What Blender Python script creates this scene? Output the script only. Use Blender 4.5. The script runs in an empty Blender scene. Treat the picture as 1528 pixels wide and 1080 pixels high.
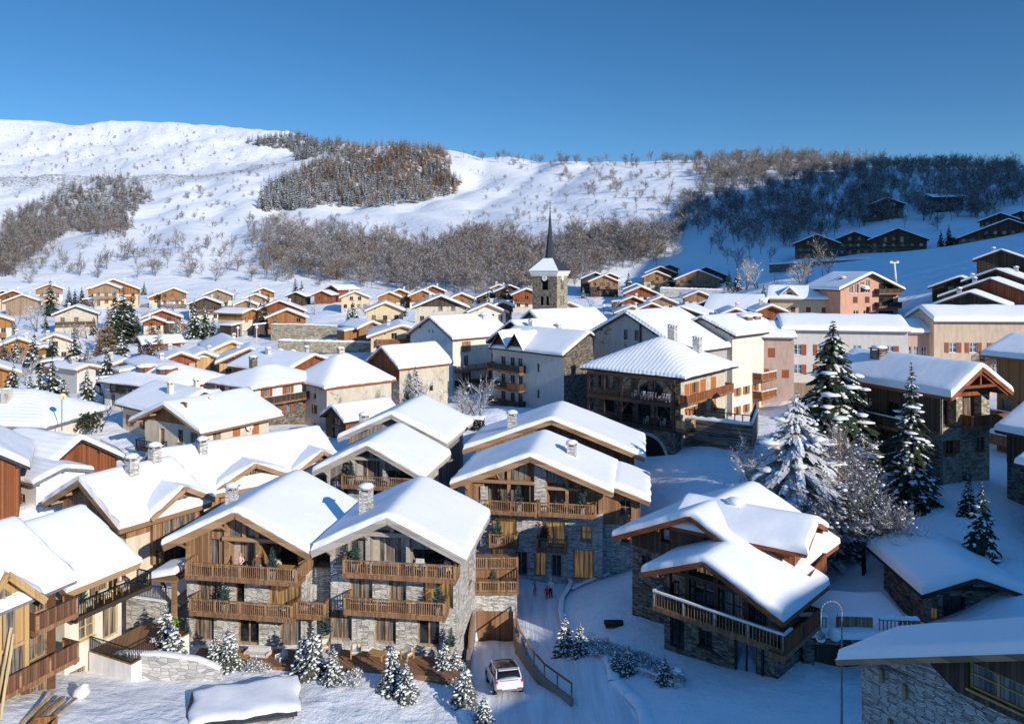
import bpy, math, random
import numpy as np
from mathutils import Vector, Matrix

R = math.radians
sc = bpy.context.scene
COL = sc.collection
FPX, HZ, CX = 1133.0, 400.0, 764.0      # photograph: focal length in px, horizon row, centre column
random.seed(7)
rng = np.random.default_rng(11)
SUN_EL, SUN_AZ = R(22.0), (0.66, -0.7513)


def P(px, py, d):
    """a point of the photograph at a given distance -> a place in the valley (camera stands at the origin)"""
    return ((px - CX) / FPX * d, d, (HZ - py) / FPX * d)


def lerp(a, b, t):
    return a + (b - a) * t


def smooth(a, b, x):
    t = np.clip((x - a) / (b - a), 0, 1)
    return t * t * (3 - 2 * t)


# ------------------------------------------------------------------ objects
def tag(o, label=None, cat=None, group=None, kind=None):
    if label: o['label'] = label
    if cat: o['category'] = cat
    if group: o['group'] = group
    if kind: o['kind'] = kind
    return o


def thing(name, label, cat, loc=(0, 0, 0), rz=0.0, group=None):
    o = bpy.data.objects.new(name, None)
    COL.objects.link(o)
    o.empty_display_size = .5
    o.location = loc
    o.rotation_euler = (0, 0, rz)
    return tag(o, label, cat, group)


class MB:
    """collects faces; build() links them as one mesh object"""
    def __init__(self):
        self.v, self.f, self.m, self.s = [], [], [], []

    def quad(self, *pts, m=0, s=False):
        n = len(self.v)
        self.v.extend([tuple(p) for p in pts])
        self.f.append(tuple(range(n, n + len(pts))))
        self.m.append(m); self.s.append(s)

    def box(self, x0, x1, y0, y1, z0, z1, m=0):
        if x0 > x1: x0, x1 = x1, x0
        if y0 > y1: y0, y1 = y1, y0
        if z0 > z1: z0, z1 = z1, z0
        n = len(self.v)
        self.v += [(x0, y0, z0), (x1, y0, z0), (x1, y1, z0), (x0, y1, z0), (x0, y0, z1), (x1, y0, z1), (x1, y1, z1), (x0, y1, z1)]
        for q in ((0, 3, 2, 1), (4, 5, 6, 7), (0, 1, 5, 4), (1, 2, 6, 5), (2, 3, 7, 6), (3, 0, 4, 7)):
            self.f.append(tuple(n + i for i in q)); self.m.append(m); self.s.append(False)
        return self

    def bar(self, p, q, w, h, m=0, up=(0, 0, 1)):
        """a beam of section w x h from p to q"""
        p, q = Vector(p), Vector(q)
        d = (q - p).normalized()
        u = Vector(up)
        if abs(d.dot(u)) > .98: u = Vector((0, 1, 0))
        sx = d.cross(u).normalized() * (w / 2)
        sz = sx.cross(d).normalized() * (h / 2)
        n = len(self.v)
        for e in (p, q):
            self.v += [tuple(e - sx - sz), tuple(e + sx - sz), tuple(e + sx + sz), tuple(e - sx + sz)]
        for a in ((0, 1, 2, 3), (7, 6, 5, 4), (0, 4, 5, 1), (1, 5, 6, 2), (2, 6, 7, 3), (3, 7, 4, 0)):
            self.f.append(tuple(n + i for i in a)); self.m.append(m); self.s.append(False)

    def tube(self, p, q, r0, r1, n=6, m=0, cap=True, s=True):
        p, q = Vector(p), Vector(q)
        d = (q - p).normalized()
        u = Vector((0, 0, 1)) if abs(d.z) < .95 else Vector((1, 0, 0))
        a = d.cross(u).normalized(); b = a.cross(d)
        k = len(self.v)
        for e, r in ((p, r0), (q, r1)):
            for i in range(n):
                t = 2 * math.pi * i / n
                self.v.append(tuple(e + a * (r * math.cos(t)) + b * (r * math.sin(t))))
        for i in range(n):
            j = (i + 1) % n
            self.f.append((k + i, k + j, k + n + j, k + n + i)); self.m.append(m); self.s.append(s)
        if cap:
            self.f.append(tuple(k + i for i in range(n))[::-1]); self.m.append(m); self.s.append(False)
            self.f.append(tuple(k + n + i for i in range(n))); self.m.append(m); self.s.append(False)

    def lathe(self, prof, n=12, c=(0, 0, 0), m=0, s=True):
        """profile of (r, z) turned about a vertical axis"""
        k = len(self.v)
        for r, z in prof:
            for i in range(n):
                t = 2 * math.pi * i / n
                self.v.append((c[0] + r * math.cos(t), c[1] + r * math.sin(t), c[2] + z))
        for a in range(len(prof) - 1):
            for i in range(n):
                j = (i + 1) % n
                self.f.append((k + a * n + i, k + a * n + j, k + (a + 1) * n + j, k + (a + 1) * n + i)); self.m.append(m); self.s.append(s)
        self.f.append(tuple(k + (len(prof) - 1) * n + i for i in range(n))); self.m.append(m); self.s.append(s)

    def blob(self, c, r, m=0, jit=.15, n=6):
        """a lumpy pad of snow or leaves; r is a radius or three"""
        rx, ry, rz_ = r if isinstance(r, (tuple, list)) else (r, r, r)
        k = len(self.v)
        rings = [(-.75, .6), (-.1, 1.0), (.55, .75)]
        self.v.append((c[0], c[1], c[2] - rz_))
        for zz, rr in rings:
            for i in range(n):
                t = 2 * math.pi * i / n
                q = rr * (1 + random.uniform(-jit, jit))
                self.v.append((c[0] + rx * q * math.cos(t), c[1] + ry * q * math.sin(t), c[2] + rz_ * zz))
        self.v.append((c[0], c[1], c[2] + rz_))
        for i in range(n):
            j = (i + 1) % n
            self.f.append((k, k + 1 + j, k + 1 + i)); self.m.append(m); self.s.append(True)
            for a in range(2):
                b = k + 1 + a * n
                self.f.append((b + i, b + j, b + n + j, b + n + i)); self.m.append(m); self.s.append(True)
            b = k + 1 + 2 * n
            self.f.append((b + i, b + j, k + 1 + 3 * n)); self.m.append(m); self.s.append(True)

    def grid(self, nx, ny, pts, m=0, s=True):
        k = len(self.v)
        self.v += [tuple(p) for p in pts]
        for j in range(ny - 1):
            for i in range(nx - 1):
                a = k + j * nx + i
                self.f.append((a, a + 1, a + nx + 1, a + nx)); self.m.append(m); self.s.append(s)

    def mesh(self, name, mats):
        me = bpy.data.meshes.new(name)
        me.from_pydata(self.v, [], self.f)
        for mm in (mats if isinstance(mats, (list, tuple)) else [mats]):
            me.materials.append(M[mm])
        me.polygons.foreach_set('material_index', self.m)
        me.polygons.foreach_set('use_smooth', self.s)
        me.update()
        return me

    def build(self, name, mats, parent=None, label=None):
        if not self.f: return None
        o = bpy.data.objects.new(name, self.mesh(name, mats))
        COL.objects.link(o)
        if parent is not None: o.parent = parent
        if label: o['label'] = label
        return o


def copy_tree(o, parent=None):
    c = o.copy(); COL.objects.link(c)
    if parent is not None: c.parent = parent
    for ch in o.children: copy_tree(ch, c)
    return c


# ------------------------------------------------------------------ materials
M = {}


def nodes(name):
    m = bpy.data.materials.new(name); m.use_nodes = True
    nt = m.node_tree
    b = nt.nodes['Principled BSDF']
    M[name] = m
    return m, nt, b, (lambda t, **k: mk(nt, t, **k)), nt.links.new


def mk(nt, t, **k):
    n = nt.nodes.new(t)
    for a, v in k.items():
        if a.startswith('i_'):
            key = a[2:]
            key = int(key) if key.isdigit() else key.replace('_', ' ')
            n.inputs[key].default_value = v
        else:
            setattr(n, a, v)
    return n


def ramp(nt, fac, stops):
    r = nt.nodes.new('ShaderNodeValToRGB')
    el = r.color_ramp.elements
    while len(el) < len(stops): el.new(.5)
    for e, (p, c) in zip(el, stops):
        e.position = p; e.color = (*c, 1)
    nt.links.new(fac, r.inputs[0])
    return r.outputs[0]


def plain(name, col, rough=.7, var=.25, scale=3.0, metal=0.0, bump=.15, spec=.3):
    m, nt, b, N, L = nodes(name)
    tc = N('ShaderNodeTexCoord')
    nz = N('ShaderNodeTexNoise', i_Scale=scale, i_Detail=5.0, i_Roughness=.65)
    L(tc.outputs['Object'], nz.inputs['Vector'])
    c0 = tuple(max(0, c * (1 - var)) for c in col); c1 = tuple(min(1, c * (1 + var)) for c in col)
    L(ramp(nt, nz.outputs['Fac'], [(.3, c0), (.7, c1)]), b.inputs['Base Color'])
    b.inputs['Roughness'].default_value = rough
    b.inputs['Metallic'].default_value = metal
    b.inputs['Specular IOR Level'].default_value = spec
    if bump:
        bp = N('ShaderNodeBump', i_Strength=bump, i_Distance=.05)
        L(nz.outputs['Fac'], bp.inputs['Height']); L(bp.outputs[0], b.inputs['Normal'])
    return m


def snowmat(name, col=(.90, .905, .92), s1=.5, s2=6.0, d1=.25, d2=.03, ripple=False):
    m, nt, b, N, L = nodes(name)
    tc = N('ShaderNodeTexCoord')
    out = tc.outputs['Object']
    a = N('ShaderNodeTexNoise', i_Scale=s1, i_Detail=4.0)
    c = N('ShaderNodeTexNoise', i_Scale=s2, i_Detail=6.0, i_Roughness=.7)
    L(out, a.inputs['Vector']); L(out, c.inputs['Vector'])
    b1 = N('ShaderNodeBump', i_Strength=.5, i_Distance=d1); L(a.outputs['Fac'], b1.inputs['Height'])
    b2 = N('ShaderNodeBump', i_Strength=.6, i_Distance=d2); L(c.outputs['Fac'], b2.inputs['Height'])
    L(b1.outputs[0], b2.inputs['Normal']); L(b2.outputs[0], b.inputs['Normal'])
    if ripple:        # snow creeping down in ridges along the battens
        w = N('ShaderNodeTexWave', wave_type='BANDS', bands_direction='X', i_Scale=.55, i_Distortion=2.2, i_Detail=2.0); L(out, w.inputs['Vector'])
        b0 = N('ShaderNodeBump', i_Strength=.22, i_Distance=.14); L(w.outputs['Fac'], b0.inputs['Height']); L(b0.outputs[0], b1.inputs['Normal'])
    L(ramp(nt, c.outputs['Fac'], [(.25, tuple(x * .95 for x in col)), (.6, col)]), b.inputs['Base Color'])
    b.inputs['Roughness'].default_value = .55
    b.inputs['Specular IOR Level'].default_value = .25
    return m


def uz(nt, N, L):
    """wall coordinates: run along the wall (x + y) and height"""
    tc = N('ShaderNodeTexCoord'); sp = N('ShaderNodeSeparateXYZ'); L(tc.outputs['Object'], sp.inputs[0])
    ad = N('ShaderNodeMath', operation='ADD'); L(sp.outputs[0], ad.inputs[0]); L(sp.outputs[1], ad.inputs[1])
    return tc, ad.outputs[0], sp.outputs[2]


def wood(name, dark, mid, light, plank=.17, horiz=False, groove=.75):
    m, nt, b, N, L = nodes(name)
    tc, u, z = uz(nt, N, L)
    if horiz: u, z = z, u
    k = N('ShaderNodeMath', operation='DIVIDE', i_1=plank); L(u, k.inputs[0])
    fl = N('ShaderNodeMath', operation='FLOOR'); L(k.outputs[0], fl.inputs[0])
    fr = N('ShaderNodeMath', operation='FRACT'); L(k.outputs[0], fr.inputs[0])
    wn = N('ShaderNodeTexWhiteNoise', noise_dimensions='1D'); L(fl.outputs[0], wn.inputs['W'])
    cb = N('ShaderNodeCombineXYZ')
    us = N('ShaderNodeMath', operation='MULTIPLY', i_1=14.0); L(u, us.inputs[0])
    L(us.outputs[0], cb.inputs[0]); L(z, cb.inputs[1]); L(wn.outputs['Value'], cb.inputs[2])
    nz = N('ShaderNodeTexNoise', i_Scale=1.3, i_Detail=6.0, i_Roughness=.7); L(cb.outputs[0], nz.inputs['Vector'])
    mx = N('ShaderNodeMath', operation='MULTIPLY_ADD', i_1=.45); L(wn.outputs['Value'], mx.inputs[0])
    ns = N('ShaderNodeMath', operation='MULTIPLY', i_1=.62); L(nz.outputs['Fac'], ns.inputs[0]); L(ns.outputs[0], mx.inputs[2])
    col = ramp(nt, mx.outputs[0], [(.15, dark), (.5, mid), (.85, light)])
    gr = N('ShaderNodeMath', operation='LESS_THAN', i_1=.09); L(fr.outputs[0], gr.inputs[0])
    gm = N('ShaderNodeMath', operation='MULTIPLY', i_1=groove); L(gr.outputs[0], gm.inputs[0])
    mix = N('ShaderNodeMix', data_type='RGBA'); L(gm.outputs[0], mix.inputs[0]); L(col, mix.inputs[6])
    mix.inputs[7].default_value = (*[c * .25 for c in dark], 1)
    L(mix.outputs[2], b.inputs['Base Color'])
    b.inputs['Roughness'].default_value = .72; b.inputs['Specular IOR Level'].default_value = .25
    bp = N('ShaderNodeBump', i_Strength=.5, i_Distance=.02); L(nz.outputs['Fac'], bp.inputs['Height']); L(bp.outputs[0], b.inputs['Normal'])
    return m


def stone(name, cols, mortar, sx=.55, sz=.2, edge=.06, bump=.05):
    m, nt, b, N, L = nodes(name)
    tc, u, z = uz(nt, N, L)
    nz0 = N('ShaderNodeTexNoise', i_Scale=.9, i_Detail=2.0); L(tc.outputs['Object'], nz0.inputs['Vector'])
    z2 = N('ShaderNodeMath', operation='MULTIPLY_ADD', i_1=.25); L(nz0.outputs['Fac'], z2.inputs[0]); L(z, z2.inputs[2])
    a = N('ShaderNodeMath', operation='DIVIDE', i_1=sx); L(u, a.inputs[0])
    c = N('ShaderNodeMath', operation='DIVIDE', i_1=sz); L(z2.outputs[0], c.inputs[0])
    cb = N('ShaderNodeCombineXYZ'); L(a.outputs[0], cb.inputs[0]); L(c.outputs[0], cb.inputs[1])
    vo = N('ShaderNodeTexVoronoi', voronoi_dimensions='2D', i_Scale=1.0, i_Randomness=.8); L(cb.outputs[0], vo.inputs['Vector'])
    ve = N('ShaderNodeTexVoronoi', voronoi_dimensions='2D', feature='DISTANCE_TO_EDGE', i_Scale=1.0, i_Randomness=.8); L(cb.outputs[0], ve.inputs['Vector'])
    wn = N('ShaderNodeSeparateColor'); L(vo.outputs['Color'], wn.inputs[0])
    nz = N('ShaderNodeTexNoise', i_Scale=9.0, i_Detail=5.0); L(tc.outputs['Object'], nz.inputs['Vector'])
    mx = N('ShaderNodeMath', operation='MULTIPLY_ADD', i_1=.7); L(wn.outputs[0], mx.inputs[0])
    n2 = N('ShaderNodeMath', operation='MULTIPLY', i_1=.3); L(nz.outputs['Fac'], n2.inputs[0]); L(n2.outputs[0], mx.inputs[2])
    col = ramp(nt, mx.outputs[0], [(.12 + .76 * i / (len(cols) - 1), q) for i, q in enumerate(cols)])
    gr = N('ShaderNodeMapRange', i_1=edge * .3, i_2=edge, i_3=1.0, i_4=0.0); L(ve.outputs['Distance'], gr.inputs[0])
    mix = N('ShaderNodeMix', data_type='RGBA'); L(gr.outputs[0], mix.inputs[0]); L(col, mix.inputs[6])
    mix.inputs[7].default_value = (*mortar, 1)
    L(mix.outputs[2], b.inputs['Base Color'])
    b.inputs['Roughness'].default_value = .85; b.inputs['Specular IOR Level'].default_value = .2
    hh = N('ShaderNodeMath', operation='SUBTRACT'); L(wn.outputs[1], hh.inputs[0]); L(gr.outputs[0], hh.inputs[1])
    bp = N('ShaderNodeBump', i_Strength=.8, i_Distance=bump); L(hh.outputs[0], bp.inputs['Height']); L(bp.outputs[0], b.inputs['Normal'])
    return m


def render_wall(name, col, stain=.75, patch=None):
    """rough-cast render with streaks and, on old walls, bare patches of stone"""
    m, nt, b, N, L = nodes(name)
    tc = N('ShaderNodeTexCoord')
    mp = N('ShaderNodeMapping'); mp.inputs['Scale'].default_value = (1, 1, .25); L(tc.outputs['Object'], mp.inputs[0])
    nz = N('ShaderNodeTexNoise', i_Scale=1.6, i_Detail=6.0, i_Roughness=.7); L(mp.outputs[0], nz.inputs['Vector'])
    base = ramp(nt, nz.outputs['Fac'], [(.28, tuple(c * stain for c in col)), (.55, col), (.8, tuple(min(.9, c * 1.06) for c in col))])
    if patch:
        n2 = N('ShaderNodeTexNoise', i_Scale=.35, i_Detail=7.0, i_Roughness=.75); L(tc.outputs['Object'], n2.inputs['Vector'])
        mr = N('ShaderNodeMapRange', i_1=.56, i_2=.62); L(n2.outputs['Fac'], mr.inputs[0])
        mix = N('ShaderNodeMix', data_type='RGBA'); L(mr.outputs[0], mix.inputs[0]); L(base, mix.inputs[6])
        n3 = N('ShaderNodeTexVoronoi', i_Scale=3.0); L(tc.outputs['Object'], n3.inputs['Vector'])
        L(ramp(nt, n3.outputs['Distance'], [(.2, tuple(p * 1.2 for p in patch)), (.8, tuple(p * .6 for p in patch))]), mix.inputs[7])
        base = mix.outputs[2]
    L(base, b.inputs['Base Color'])
    b.inputs['Roughness'].default_value = .9; b.inputs['Specular IOR Level'].default_value = .15
    fine = N('ShaderNodeTexNoise', i_Scale=30.0, i_Detail=3.0); L(tc.outputs['Object'], fine.inputs['Vector'])
    bp = N('ShaderNodeBump', i_Strength=.3, i_Distance=.02); L(fine.outputs['Fac'], bp.inputs['Height']); L(bp.outputs[0], b.inputs['Normal'])
    return m


def bark(name, col, snow=.5, thr=.35):
    """branches and twigs with snow lying on what faces up"""
    m, nt, b, N, L = nodes(name)
    ge = N('ShaderNodeNewGeometry'); sp = N('ShaderNodeSeparateXYZ'); L(ge.outputs['Normal'], sp.inputs[0])
    tc = N('ShaderNodeTexCoord')
    nz = N('ShaderNodeTexNoise', i_Scale=1.5, i_Detail=4.0); L(tc.outputs['Object'], nz.inputs['Vector'])
    ad = N('ShaderNodeMath', operation='MULTIPLY_ADD', i_1=.9); L(nz.outputs['Fac'], ad.inputs[0]); L(sp.outputs[2], ad.inputs[2])
    mr = N('ShaderNodeMapRange', i_1=thr + .45, i_2=thr + .6, i_3=0.0, i_4=snow); L(ad.outputs[0], mr.inputs[0])
    mix = N('ShaderNodeMix', data_type='RGBA'); L(mr.outputs[0], mix.inputs[0])
    oi = N('ShaderNodeObjectInfo')
    mul = N('ShaderNodeMath', operation='ADD'); L(oi.outputs['Random'], mul.inputs[0]); L(nz.outputs['Fac'], mul.inputs[1])
    L(ramp(nt, mul.outputs[0], [(.3, tuple(c * .75 for c in col)), (.95, tuple(c * 1.35 for c in col))]), mix.inputs[6])
    mix.inputs[7].default_value = (.84, .87, .92, 1)
    L(mix.outputs[2], b.inputs['Base Color']); b.inputs['Roughness'].default_value = .85
    b.inputs['Specular IOR Level'].default_value = .1
    return m


def glass(name, col=(.02, .025, .03), rough=.06, spec=.6, emit=None):
    m, nt, b, N, L = nodes(name)
    tc = N('ShaderNodeTexCoord')
    nz = N('ShaderNodeTexNoise', i_Scale=1.1, i_Detail=2.0); L(tc.outputs['Object'], nz.inputs['Vector'])
    if emit or 'curtain' in name:
        mp = N('ShaderNodeMapping'); mp.inputs['Scale'].default_value = (7, 7, .35); L(tc.outputs['Object'], mp.inputs[0]); L(mp.outputs[0], nz.inputs['Vector'])
    co = ramp(nt, nz.outputs['Fac'], [(.38, tuple(c * .35 for c in col)), (.62, tuple(min(1, c * 1.7) for c in col))])
    L(co, b.inputs['Base Color'])
    if emit: L(co, b.inputs['Emission Color'])
    b.inputs['Roughness'].default_value = rough; b.inputs['Specular IOR Level'].default_value = spec
    if emit:
        b.inputs['Emission Strength'].default_value = .3
    return m


snowmat('snow')
snowmat('roof_snow', s1=.35, s2=3.0, d1=.18, d2=.02)
snowmat('rippled_snow', s1=.35, s2=3.0, d1=.18, d2=.02, ripple=True)
snowmat('clump_snow', s1=2.0, s2=9.0, d1=.05, d2=.02)
wood('honey', (.13, .066, .033), (.30, .17, .09), (.46, .29, .165))
wood('honey_beam', (.17, .09, .045), (.33, .195, .105), (.46, .295, .17), plank=.6, horiz=True, groove=.25)
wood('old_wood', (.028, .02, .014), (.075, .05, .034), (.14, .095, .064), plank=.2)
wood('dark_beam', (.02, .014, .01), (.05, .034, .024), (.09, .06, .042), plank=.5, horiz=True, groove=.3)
wood('red_wood', (.12, .035, .015), (.24, .078, .03), (.34, .125, .05))
wood('red_beam', (.16, .045, .018), (.27, .085, .032), (.36, .125, .05), plank=.5, horiz=True, groove=.2)
wood('orange_wood', (.19, .075, .026), (.33, .145, .05), (.43, .22, .085))
wood('grey_wood', (.13, .115, .105), (.26, .235, .215), (.42, .39, .365), plank=.18)
wood('grey_beam', (.22, .19, .165), (.40, .36, .32), (.55, .51, .46), plank=.7, horiz=True, groove=.2)
wood('yellow_wood', (.36, .21, .08), (.50, .32, .14), (.62, .43, .21), plank=.3, groove=.3)
wood('deck', (.14, .07, .038), (.26, .135, .07), (.35, .2, .11), plank=.14)
wood('tan_board', (.2, .135, .085), (.29, .2, .13), (.36, .26, .17), plank=.25, groove=.5)
wood('lumber', (.38, .25, .12), (.55, .40, .2), (.68, .53, .3), plank=.2)
stone('grey_stone', [(.25, .24, .23), (.48, .46, .43), (.61, .58, .54), (.74, .71, .66)], (.20, .19, .18), sx=.46, sz=.125)
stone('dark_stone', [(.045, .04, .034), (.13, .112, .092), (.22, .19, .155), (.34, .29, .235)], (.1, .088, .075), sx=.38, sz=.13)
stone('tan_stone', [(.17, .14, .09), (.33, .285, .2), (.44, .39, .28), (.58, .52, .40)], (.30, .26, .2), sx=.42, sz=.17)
stone('rubble', [(.20, .185, .165), (.42, .39, .35), (.52, .49, .45), (.56, .53, .49)], (.16, .145, .13), sx=.42, sz=.1, edge=.07)
stone('pale_stone', [(.33, .32, .3), (.48, .46, .43), (.58, .56, .52), (.68, .66, .62)], (.5, .48, .45), sx=.6, sz=.22)
render_wall('cream', (.70, .60, .46))
render_wall('pale_cream', (.76, .69, .58))
render_wall('yellow', (.66, .53, .35))
render_wall('white', (.78, .76, .73))
render_wall('grey', (.42, .40, .38), patch=(.2, .18, .16))
render_wall('oldgrey', (.56, .52, .46), patch=(.3, .26, .21))
render_wall('pink', (.66, .36, .25))
render_wall('mauve', (.50, .36, .30))
render_wall('beige', (.60, .46, .34))
render_wall('greyish', (.62, .58, .54), stain=.85)
render_wall('stonewash', (.58, .52, .42), patch=(.35, .31, .25))
render_wall('concrete', (.30, .25, .21), stain=.85)
plain('metal', (.03, .03, .032), rough=.45, var=.1, metal=.6, bump=0)
plain('zinc', (.24, .25, .27), rough=.5, var=.25, metal=.3, scale=4)
plain('slate', (.04, .043, .05), rough=.5, var=.4, scale=5)
plain('white_paint', (.72, .7, .67), rough=.6, var=.05, bump=0)
plain('shutter_red', (.30, .085, .035), rough=.7, var=.2)
plain('shutter_brown', (.13, .06, .03), rough=.7, var=.25)
plain('shutter_orange', (.42, .15, .05), rough=.7, var=.2)
plain('black', (.008, .008, .009), rough=.8, var=.1, bump=0)
plain('curtain', (.46, .40, .34), rough=.9, var=.25, scale=5)
plain('pot', (.42, .37, .31), rough=.8, var=.2)
plain('cushion', (.62, .59, .55), rough=.9, var=.1)
plain('chair_wood', (.44, .27, .09), rough=.7, var=.2)
plain('skin', (.55, .34, .25), rough=.6, var=.05, bump=0)
plain('blue_needle', (.055, .105, .10), rough=.8, var=.5, scale=8)
plain('needle', (.028, .045, .022), rough=.85, var=.5, scale=2)
plain('needle_grey', (.10, .115, .09), rough=.85, var=.5, scale=4)
plain('larch', (.20, .11, .05), rough=.85, var=.5, scale=2)
plain('hedge_leaf', (.035, .04, .02), rough=.9, var=.5, scale=3)
plain('trunk_bark', (.07, .05, .036), rough=.9, var=.4)
bark('twig', (.07, .056, .045), snow=.75, thr=.25)
bark('twig_brown', (.135, .09, .055), snow=.6, thr=.25)
bark('twig_white', (.055, .042, .033), snow=.8, thr=.3)
bark('spruce_far', (.026, .036, .026), snow=.5, thr=.12)
bark('larch_far', (.31, .175, .065), snow=.2, thr=.3)
bark('frost_larch', (.12, .085, .06), snow=.75, thr=.22)
wood('brown_wood', (.08, .036, .02), (.165, .08, .045), (.25, .135, .08))
bark('frosted', (.26, .23, .20), snow=.85, thr=.15)
glass('pane'); glass('pane_curtain', (.16, .14, .12), rough=.1)
glass('pane_lit', (.22, .135, .055), rough=.12, emit=(.8, .45, .13))
glass('pane_sky', (.12, .17, .23), rough=.05, spec=.8)  # reflection of blue sky put into the pane colour
# ------------------------------------------------------------------ building kit
class House:
    """local frame: front gable wall in the plane y = 0 facing -y, ridge along +y; root at the front wall's foot"""
    def __init__(s, name, label, cat, ax, ay, d, pyb, W, L, t=.38, rz=0.0, ovf=.9, ovs=.8, xr=0.0, hip=False, group=None,
                 rise=None):
        s.W, s.L, s.t, s.ovf, s.ovs, s.xr, s.hip = W, L, t, ovf, ovs, xr, hip
        s.old = group and 'old houses' in group or 'cottage' in name
        a = R(rz)
        apex = P(ax, ay, d)
        base = P(ax, pyb, d)
        # the apex seen is the roof's front edge, ovf before the wall, xr off the middle
        lx, ly = xr, -ovf
        if hip: lx, ly = 0, hip_in(W, L)
        ox = apex[0] - (lx * math.cos(a) - ly * math.sin(a))
        oy = apex[1] - (lx * math.sin(a) + ly * math.cos(a))
        s.z0 = base[2]
        s.H = apex[2] - s.z0                     # ridge height (top of the roof boards)
        s.root = thing(name, label, cat, (ox, oy, s.z0), a, group)
        s.a = a
        s.win_open = {'f': [], 'b': [], 'l': [], 'r': []}
        TERR.append((ox - math.sin(a) * L / 2, oy + math.cos(a) * L / 2, s.z0))
        FOOT.append((ox, oy, a, W, L))

    def world(s, x, y, z):
        c, n = math.cos(s.a), math.sin(s.a)
        l = s.root.location
        return (l.x + x * c - y * n, l.y + x * n + y * c, l.z + z)

    def zr(s, x, y, soft=0.0):
        """roof top surface"""
        if s.hip:
            e = min(x + s.W / 2, s.W / 2 - x, y, s.L - y)
            cap = min(s.W, s.L) / 2
            if soft:
                es = [x + s.W / 2, s.W / 2 - x, y, s.L - y]
                k = .35
                e = -k * math.log(sum(math.exp(-q / k) for q in es))
            return s.H - s.t * (cap - min(e, cap))
        return s.H - s.t * (math.sqrt((x - s.xr) ** 2 + soft * soft) - soft)

    def eave(s, side):
        return s.H - s.t * abs((s.W / 2 if side == 'r' else -s.W / 2) - s.xr) if not s.hip else s.H - s.t * min(s.W, s.L) / 2

    # --- faces
    def pt(s, face, u, n, z):
        if face == 'f': return (u, -n, z)
        if face == 'b': return (u, s.L + n, z)
        if face == 'r': return (s.W / 2 + n, u, z)
        return (-s.W / 2 - n, u, z)

    def fbox(s, mb, face, u0, u1, n0, n1, z0, z1, m=0):
        p, q = s.pt(face, u0, n0, z0), s.pt(face, u1, n1, z1)
        mb.box(p[0], q[0], p[1], q[1], z0, z1, m)

    def walls(s, lower, upper=None, zb=None, under=2.5, th=.3, gap=.14, faces='frlb', zbs=None, lname='wall', uname='timber_cladding'):
        """walls cut through for the openings; above zb another material, on its own part"""
        lo, up = MB(), MB()
        for face in faces:
            zb_ = (zbs or {}).get(face, zb if zb is not None else 1e3)
            u0, u1 = ((-s.W / 2, s.W / 2) if face in 'fb' else (0, s.L))
            if face == 'l' or face == 'r': pass
            ops = s.win_open[face]
            top = s.H + 1
            us = {u0, u1}; zs = {-under, top}
            if face in 'fb' and not s.hip: us.add(s.xr)
            if zb_ < top: zs.add(zb_)
            for (a, c, e, f, dep) in ops:
                us |= {a, c}; zs |= {e, f}
            us = sorted(q for q in us if u0 <= q <= u1); zs = sorted(zs)

            def lim(u):
                if face in 'fb':
                    return (s.zr(u, 0) if not s.hip else s.eave('r')) - gap
                return s.eave(face) - gap
            for i in range(len(us) - 1):
                a, c = us[i], us[i + 1]
                if c - a < 1e-4: continue
                la, lc = lim(a + 1e-5), lim(c - 1e-5)
                for j in range(len(zs) - 1):
                    e, f = zs[j], zs[j + 1]
                    um, zm = (a + c) / 2, (e + f) / 2
                    if any(o[0] < um < o[1] and o[2] < zm < o[3] for o in ops): continue
                    poly = clip_top([(a, e), (c, e), (c, f), (a, f)], a, la, c, lc)
                    if len(poly) < 3: continue
                    mb = up if zm > zb_ else lo
                    pr = .03 if (zm > zb_ and upper) else 0.0
                    mb.quad(*[s.pt(face, u, pr, z) for u, z in poly])
            if zb_ < top and upper:
                q = [s.pt(face, u0, 0, zb_), s.pt(face, u1, 0, zb_), s.pt(face, u1, .03, zb_), s.pt(face, u0, .03, zb_)]
                up.quad(*q)
            for (a, c, e, f, dep) in ops:
                mb = up if (e + f) / 2 > zb_ else lo
                pr = .03 if mb is up and upper else 0
                for (p0, p1) in (((a, e), (a, f)), ((c, f), (c, e)), ((a, f), (c, f)), ((c, e), (a, e))):
                    mb.quad(s.pt(face, p0[0], pr, p0[1]), s.pt(face, p1[0], pr, p1[1]), s.pt(face, p1[0], -dep, p1[1]), s.pt(face, p0[0], -dep, p0[1]))
        if s.hip is False and 'b' in faces: pass
        lo.build(lname, lower, s.root)
        if up.f: up.build(uname, upper or lower, s.root)

    def window(s, face, u, z, w, h, style='w', frame='honey_beam', pane='pane', dep=.2, sh='shutter_red', fine=False, name=None, shopen=True):
        """u, z: middle of the sill line; styles: w window, s window with shutters, d glazed door, x closed shutters, k bare dark opening"""
        a, c, e, f = u - w / 2, u + w / 2, z, z + h
        s.win_open[face].append((a, c, e, f, dep))
        name = name or ('door' if style == 'd' else 'window')
        mb = MB(); pn = MB(); sb = []
        if style == 'x':
            s.fbox(mb, face, a, u - .01, -dep * .4, -dep * .4 + .05, e, f, 0)
            s.fbox(mb, face, u + .01, c, -dep * .4, -dep * .4 + .05, e, f, 0)
            return mb.build('window', sh, s.root)
        fw = min(.1, w * .09) if fine else max(.07, w * .07)
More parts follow.
